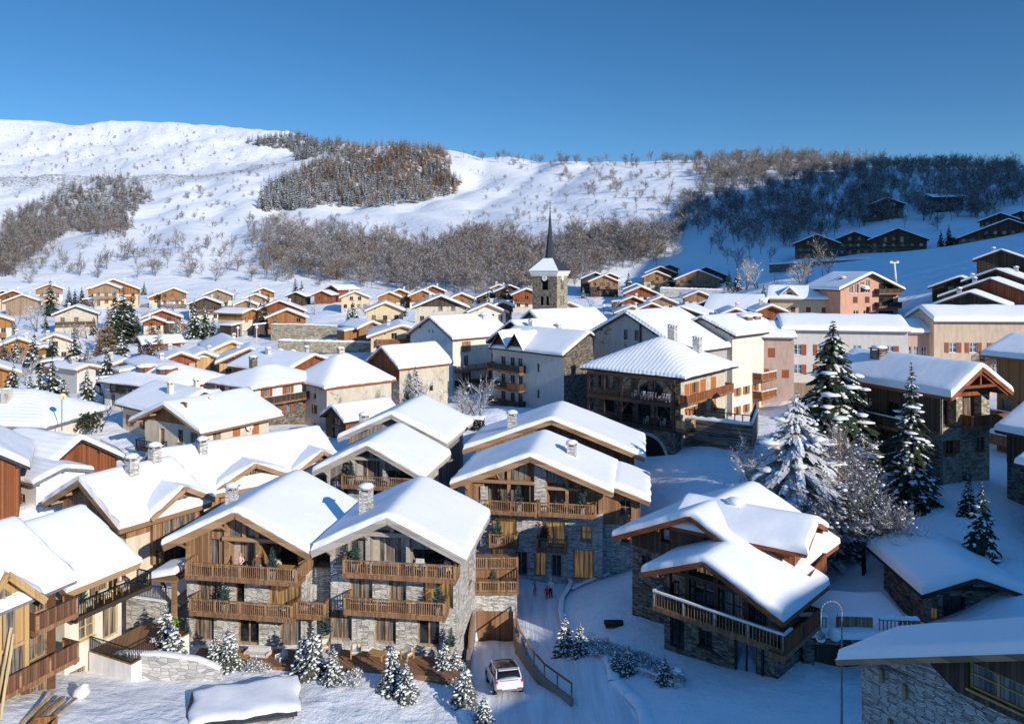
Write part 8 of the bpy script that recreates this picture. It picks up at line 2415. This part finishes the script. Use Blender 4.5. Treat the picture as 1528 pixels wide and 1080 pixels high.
def furniture():
    A, B, C, D = FC
    # potted dwarf conifers
    pc = conifer_mesh('pot_conifer', 99, 1.55, .42, 16, 9, blades=2, snow=0, mats=('blue_needle', 'clump_snow'), droop=-.35, bare=.02, power=.7)
    def pot(loc, lab, s=1.0, group='potted dwarf conifers on the new chalets'):
        t = thing('potted_conifer', lab, 'potted plant', loc, random.uniform(0, 6), group); t.scale = (s, s, s)
        m = MB(); m.lathe([(.22, 0), (.30, .5), (.32, .55), (.27, .55), (.25, .48)], 12); m.build('pot', 'pot', t)
        o = bpy.data.objects.new('foliage', pc); COL.objects.link(o); o.parent = t; o.location = (0, 0, .5)
        return t
    pot(A.world(2.6, -1.0, 5.5), 'potted blue conifer on the honey chalet upper balcony beside two people', 1.15)
    pot(A.world(-1.2, -.8, 2.78), 'potted blue conifer on the honey chalet lower balcony', 1.15)
    pot(A.world(-5.0 + .6, -.5, .1), 'potted conifer on the terrace corner of the honey chalet', .8)
    pot(B.world(-2.5, -1.0, 5.5), 'potted blue conifer at the left end of the grey chalet upper balcony', 1.2)
    pot(B.world(3.5, -.9, 2.78), 'potted blue conifer at the corner of the grey chalet lower balcony', 1.2)
    pot(B.world(-4.9, -.6, .1), 'potted blue conifer in a pale pot by the first terrace door of the grey chalet', 1.2)
    pot(B.world(4.4, -.7, .1), 'dark potted conifer at the far terrace corner of the grey chalet', .9)
    pot(C.world(-1.2, -.8, 6.2), 'potted conifer before the glazed front of the brown chalet, next to the stone pier', 1.25)
    pot(C.world(4.6, -.8, 6.2), 'potted conifer at the end of the brown chalet top balcony', 1.25)
    pot(C.world(-3.2, -.6, 3.0), 'potted conifer on the first small balcony of the brown chalet', 1.3)
    pot(C.world(1.2, -.6, 2.9), 'potted conifer on the second small balcony of the brown chalet', 1.3)
    pot(D.world(-1.9, -.7, D.eave('l') - 1.6), 'potted conifer on the balcony of the rear grey chalet', 1.2)
    N_, Q_ = LC[1], LC[0]
    pot(N_.world(N_.W / 2 + .7, 6.0, 4.0), 'potted conifer on the dark balcony of the middle cream chalet', 1.2)
    E_ = LC[1]
    pot(LC_NEAR.world(LC_NEAR.W / 2 + .8, .6, 4.75), 'potted conifer at the end of the long dark railed balcony', 1.15)
    pot((lambda q: q)(P(737, 888, 63)), 'dark potted conifer on the deck over the sunken garage', 1.1)

    def chair(loc, rz, lab, mat='chair_wood', cush='cushion', w=.62, group=None, cat='armchair', name='armchair', slats=True):
        t = thing(name, lab, cat, loc, rz, group)
        m = MB(); m.box(-w / 2, w / 2, -.32, .3, .26, .34); m.build('seat', mat, t)
        m = MB(); m.bar((0, .28, .3), (0, .45, .85), w, .06, up=(0, 1, 0)) if False else m.box(-w / 2, w / 2, .27, .34, .3, .82); m.build('backrest', mat, t)
        m = MB(); m.box(-w / 2 + .04, w / 2 - .04, -.28, .27, .34, .46); m.box(-w / 2 + .05, w / 2 - .05, .16, .27, .44, .78); m.build('cushion', cush, t)
        for q in (-1, 1):
            m = MB(); m.box(q * w / 2 - .05, q * w / 2 + .05, -.34, .34, .52, .58); m.build('armrest', mat, t)
            for yy in (-.3, .3): m = MB(); m.box(q * w / 2 - .04, q * w / 2 + .04, yy - .04, yy + .04, 0, .52); m.build('leg', mat, t)
        return t
    def table(loc, rz, lab, mat='chair_wood', r=(.45, .35), hh=.45):
        t = thing('table', lab, 'table', loc, rz); m = MB(); m.box(-r[0], r[0], -r[1], r[1], hh - .05, hh); m.build('table_top', mat, t)
        for a in (-1, 1):
            for b in (-1, 1): m = MB(); m.box(a * (r[0] - .06) - .035, a * (r[0] - .06) + .035, b * (r[1] - .06) - .035, b * (r[1] - .06) + .035, 0, hh - .05); m.build('leg', mat, t)
    a = A.a
    chair(A.world(.1, -2.0, .12), a + R(20), 'pale cushioned armchair on the snowy terrace of the honey chalet', 'cushion'); chair(A.world(2.0, -2.0, .12), a, 'pale two seat sofa against the stone wall of the honey chalet', 'cushion', w=1.7, cat='sofa', name='sofa'); chair(A.world(3.9, -2.2, .12), a - R(35), 'second pale armchair beside the two seat sofa', 'cushion')
    table(A.world(1.1, -2.5, .12), a, 'small honey wood side table between the pale seats')
    chair(B.world(-2.0, -2.2, .12), B.a + R(15), 'golden wooden armchair with a white cushion on the grey chalet terrace'); table(B.world(-.5, -2.2, .12), B.a - R(10), 'low golden wooden table on the grey chalet terrace', r=(.6, .4), hh=.38); chair(B.world(1.6, -2.0, .12), B.a - R(30), 'golden wooden armchair half hidden by the tallest planted spruce')
    chair(B.world(-4.4, -1.8, .12), B.a + R(30), 'golden wooden stool chair beside the pale pot', w=.5)
    table(A.world(4.0 - .8, -.6, 5.5), a, 'brown dining table on the honey chalet upper balcony', r=(.8, .4), hh=.75); chair(A.world(2.2 - .0, .3, 5.5), a, 'pale chair beside the upper balcony dining table', 'cushion'); chair(A.world(4.2, -.2, 5.5), a - R(70), 'second pale chair at the upper balcony dining table end', 'cushion')
    chair(B.world(2.0, -.4, 5.5), B.a, 'white armchair in the open loggia of the grey chalet', 'cushion'); chair(B.world(3.9, -.5, 5.5), B.a - R(40), 'second white armchair in the open loggia of the grey chalet', 'cushion'); table(B.world(3.0, -.7, 5.5), B.a, 'low table between two white loggia armchairs')
    for k, (u, lab) in enumerate(((1.0, 'first wooden chair on the long dark railed balcony'), (2.4, 'middle wooden chair on the long dark railed balcony'), (3.8, 'last wooden chair on the long dark railed balcony'))): chair(LC_NEAR.world(LC_NEAR.W / 2 + .8, u, 4.75), LC_NEAR.a + R(90), lab)
    # bright green plant on the terrace of the nearest cream chalet
    t = thing('potted_plant', 'bright green round leaved plant on the terrace with black railing', 'potted plant', LC_NEAR.world(8.9, 5.6, 1.56))
    plain('green_leaf', (.13, .28, .03), rough=.6, var=.3)
    m = MB(); m.lathe([(.16, 0), (.2, .35), (.15, .35)], 10); m.build('pot', 'slate', t); m = MB()
    for i in range(160):
        c = Vector((random.gauss(0, .18), random.gauss(0, .18), random.uniform(.45, 1.3))); s_ = .1
        m.quad(*[c + Vector((random.uniform(-s_, s_), random.uniform(-s_, s_), random.uniform(-s_, s_))) for _ in range(4)])
    m.build('foliage', 'green_leaf', t)


def street_things():
    # curved lamp post
    x, y, z = ground(1256, 1085, 41.0); top = (HZ - 890) / FPX * 41 - z
    t = thing('street_lamp', 'tall thin street lamp with a hooked top and snowy lantern, by the corner barn', 'street lamp', (x, y, z - .3))
    m = MB(); m.tube((0, 0, 0), (0, 0, 2.5), .07, .06, 8); m.tube((0, 0, 2.5), (0, 0, top - .5), .05, .04, 8); n = 10; r = .56
    for i in range(n):
        a0, a1 = math.pi * i / n, math.pi * (i + 1) / n
        m.tube((-r + r * math.cos(a0), 0, top - .5 + r * math.sin(a0)), (-r + r * math.cos(a1), 0, top - .5 + r * math.sin(a1)), .035, .035, 6)
    m.tube((-2 * r, 0, top - .5), (-2 * r, 0, top - 1.6), .03, .03, 6); m.build('post', 'zinc', t)
    m = MB(); m.lathe([(.05, .45), (.26, .3), (.22, 0), (.05, -.02)], 10, (-2 * r, 0, top - 2.0)); l = m.build('lantern', 'zinc', t); q = MB(); q.blob((-2 * r, 0, top - 1.95), (.26, .26, .2), n=8); q.build('snow_cap', 'clump_snow', l)
    # ski lift pylon above the peach house
    x, y, z = ground(1338, 432, 190)
    t = thing('pylon', 'white lift pylon with a T shaped head at the foot of the snowfield', 'pylon', (x, y, z)); hh = (HZ - 392) / FPX * 190 - z
    m = MB(); m.tube((0, 0, -1), (-.6, 0, hh), .36, .24, 8); m.build('mast', 'white_paint', t); m = MB(); m.box(-1.7, .5, -.15, .15, hh - .15, hh + .15); m.box(-1.7, -1.1, -.2, .2, hh + .15, hh + .4); m.box(-.1, .5, -.2, .2, hh + .15, hh + .4); m.build('crossarm', 'white_paint', t)
    for px, f, tp, d, lab in ((355, 494, 489, 195, 'street lamp with a glowing white globe by the parking lane'), (383, 500, 488, 190, 'slim white post lamp at the parking lane'), (901, 480, 456, 200, 'dark lamp post beside the chalets lane')):
        x, y, z = ground(px, f, d); t = thing('street_lamp', lab, 'street lamp', (x, y, z)); hh = max(4.5, (HZ - tp) / FPX * d - z)
        m = MB(); m.tube((0, 0, 0), (0, 0, hh), .12, .08, 6); m.build('post', 'white_paint' if 'white' in lab else 'metal', t); m = MB(); m.blob((0, 0, hh), .45, 0, 0, 8); m.build('lantern', 'white_paint', t)
    dish('satellite_dish', 'large yellow satellite dish with a white rim on a pole', P(93, 592, 90), .42, 'dish_yellow', (.75, -.62, .35), mast=4)
    # builder's things at the stone house under repair
    H = LC[2]
    t = thing('plank', 'long new planks leaning against the stone house under repair', 'planks', (lambda p: (p[0], p[1], float(LAND.z(p[0], p[1])[0])))(H.world(7.1, .6, 0)), H.a)
    for i in range(2):
        m = MB(); m.bar((.1 * i, .3 * i, 0), (-1.3 + .08 * i, 1.9 + .1 * i, 4.2 - .4 * i), .16, .05, up=(1, 0, 0)); m.build('board', 'lumber', t)
    def gw(x, y):
        p = H.world(x, y, 0); return (p[0], p[1], float(LAND.z(p[0], p[1])[0]) + .02)
    t = thing('lumber_pile', 'pile of sawn boards lying on the ground by the stone house', 'boards', gw(8.6, 2.6), H.a + R(20))
    for i in range(9): m = MB(); q_ = random.uniform(-.7, .7); m.bar((q_, -1.8 + random.uniform(-.4, .4), .05 + .05 * i), (q_ + random.uniform(-.4, .4), 1.5 + random.uniform(-.5, .5), .05 + .05 * i), .24, .05); m.build('board', 'lumber' if i % 2 else 'tan_board', t)
    t = thing('builders_bag', 'white sack of building waste beside the board pile', 'sack', gw(7.6, 5.6)); m = MB(); m.blob((0, 0, .4), (.55, .5, .42), n=12, jit=.12); m.blob((.1, .1, .75), (.3, .28, .16), n=8, jit=.3); m.build('sack', 'white_paint', t)
    t = thing('crate', 'orange brown wooden crate lying by the sawn boards', 'crate', gw(9.6, 1.6), H.a + R(30)); m = MB()
    m.box(-.6, .6, -.45, .45, 0, .08); 
    for q in (-1, 1):
        m.box(-.6, .6, q * .45 - .03, q * .45 + .03, 0, .5); m.box(q * .6 - .03, q * .6 + .03, -.45, .45, 0, .5)
    m.build('box', 'orange_wood', t)
    tag((lambda m_: (m_.blob((0, 0, .5), (.5, .5, .4), n=8), m_.build('snowball', 'clump_snow'))[1])(MB()), 'round clump of snow stuck on the garage wall edge', 'snow').location = P(1246, 958, 48)
    # dark stump by the chalet corner and one on the road
    for px, f, d, s_, lab in ((916, 950, 56.5, .6, 'heap of dark logs against the corner of the dark chalet'),):
        x, y, z = ground(px, f, d); m = MB(); 
        for i in range(5 if s_ > .5 else 2): m.tube((-.7 + random.uniform(-.1, .1), -.3 + .3 * (i % 3), .12 + .22 * (i // 3)), (.7 + random.uniform(-.1, .1), -.3 + .3 * (i % 3), .12 + .22 * (i // 3)), .14, .13, 8)
        o = m.build('log_heap', 'dark_beam'); o.location = (x, y, z); tag(o, lab, 'logs' if s_ > .5 else 'cover')
    # fences on the garden bank by the orange gabled house
    a, b = P(150, 652, 92), P(205, 664, 84)
    wall_run('fence', 'dark metal stair railing going down beside the orange gabled house', 'fence', [(p[0], p[1], float(LAND.z(p[0], p[1])[0]) + .1) for p in (a, P(175, 655, 89), b)], .12, 'concrete', None, base=-.6, rail=(1.0, 'metal', .3))
    wall_run('fence', 'wire fence with dark posts in the garden below the long blocks', 'fence', [(p[0], p[1], float(LAND.z(p[0], p[1])[0]) + .05) for p in (P(1128, 655, 92), P(1190, 648, 96))], .1, 'dark_stone', None, base=-.5, rail=(.9, 'metal', .5))


plain('dish_yellow', (.62, .54, .27), rough=.5, var=.05, bump=0)
church(); old_centre(); long_blocks(); right_side(); village_far(); village_mid()
FC = front_chalets(); LC = left_complex(); LC_NEAR = NEAR[0]
LAND.fit()
street_works()
build_land()
build_street()
forests(); village_trees()
car(); people(); furniture(); street_things()
daylight()
bpy.context.view_layer.update()
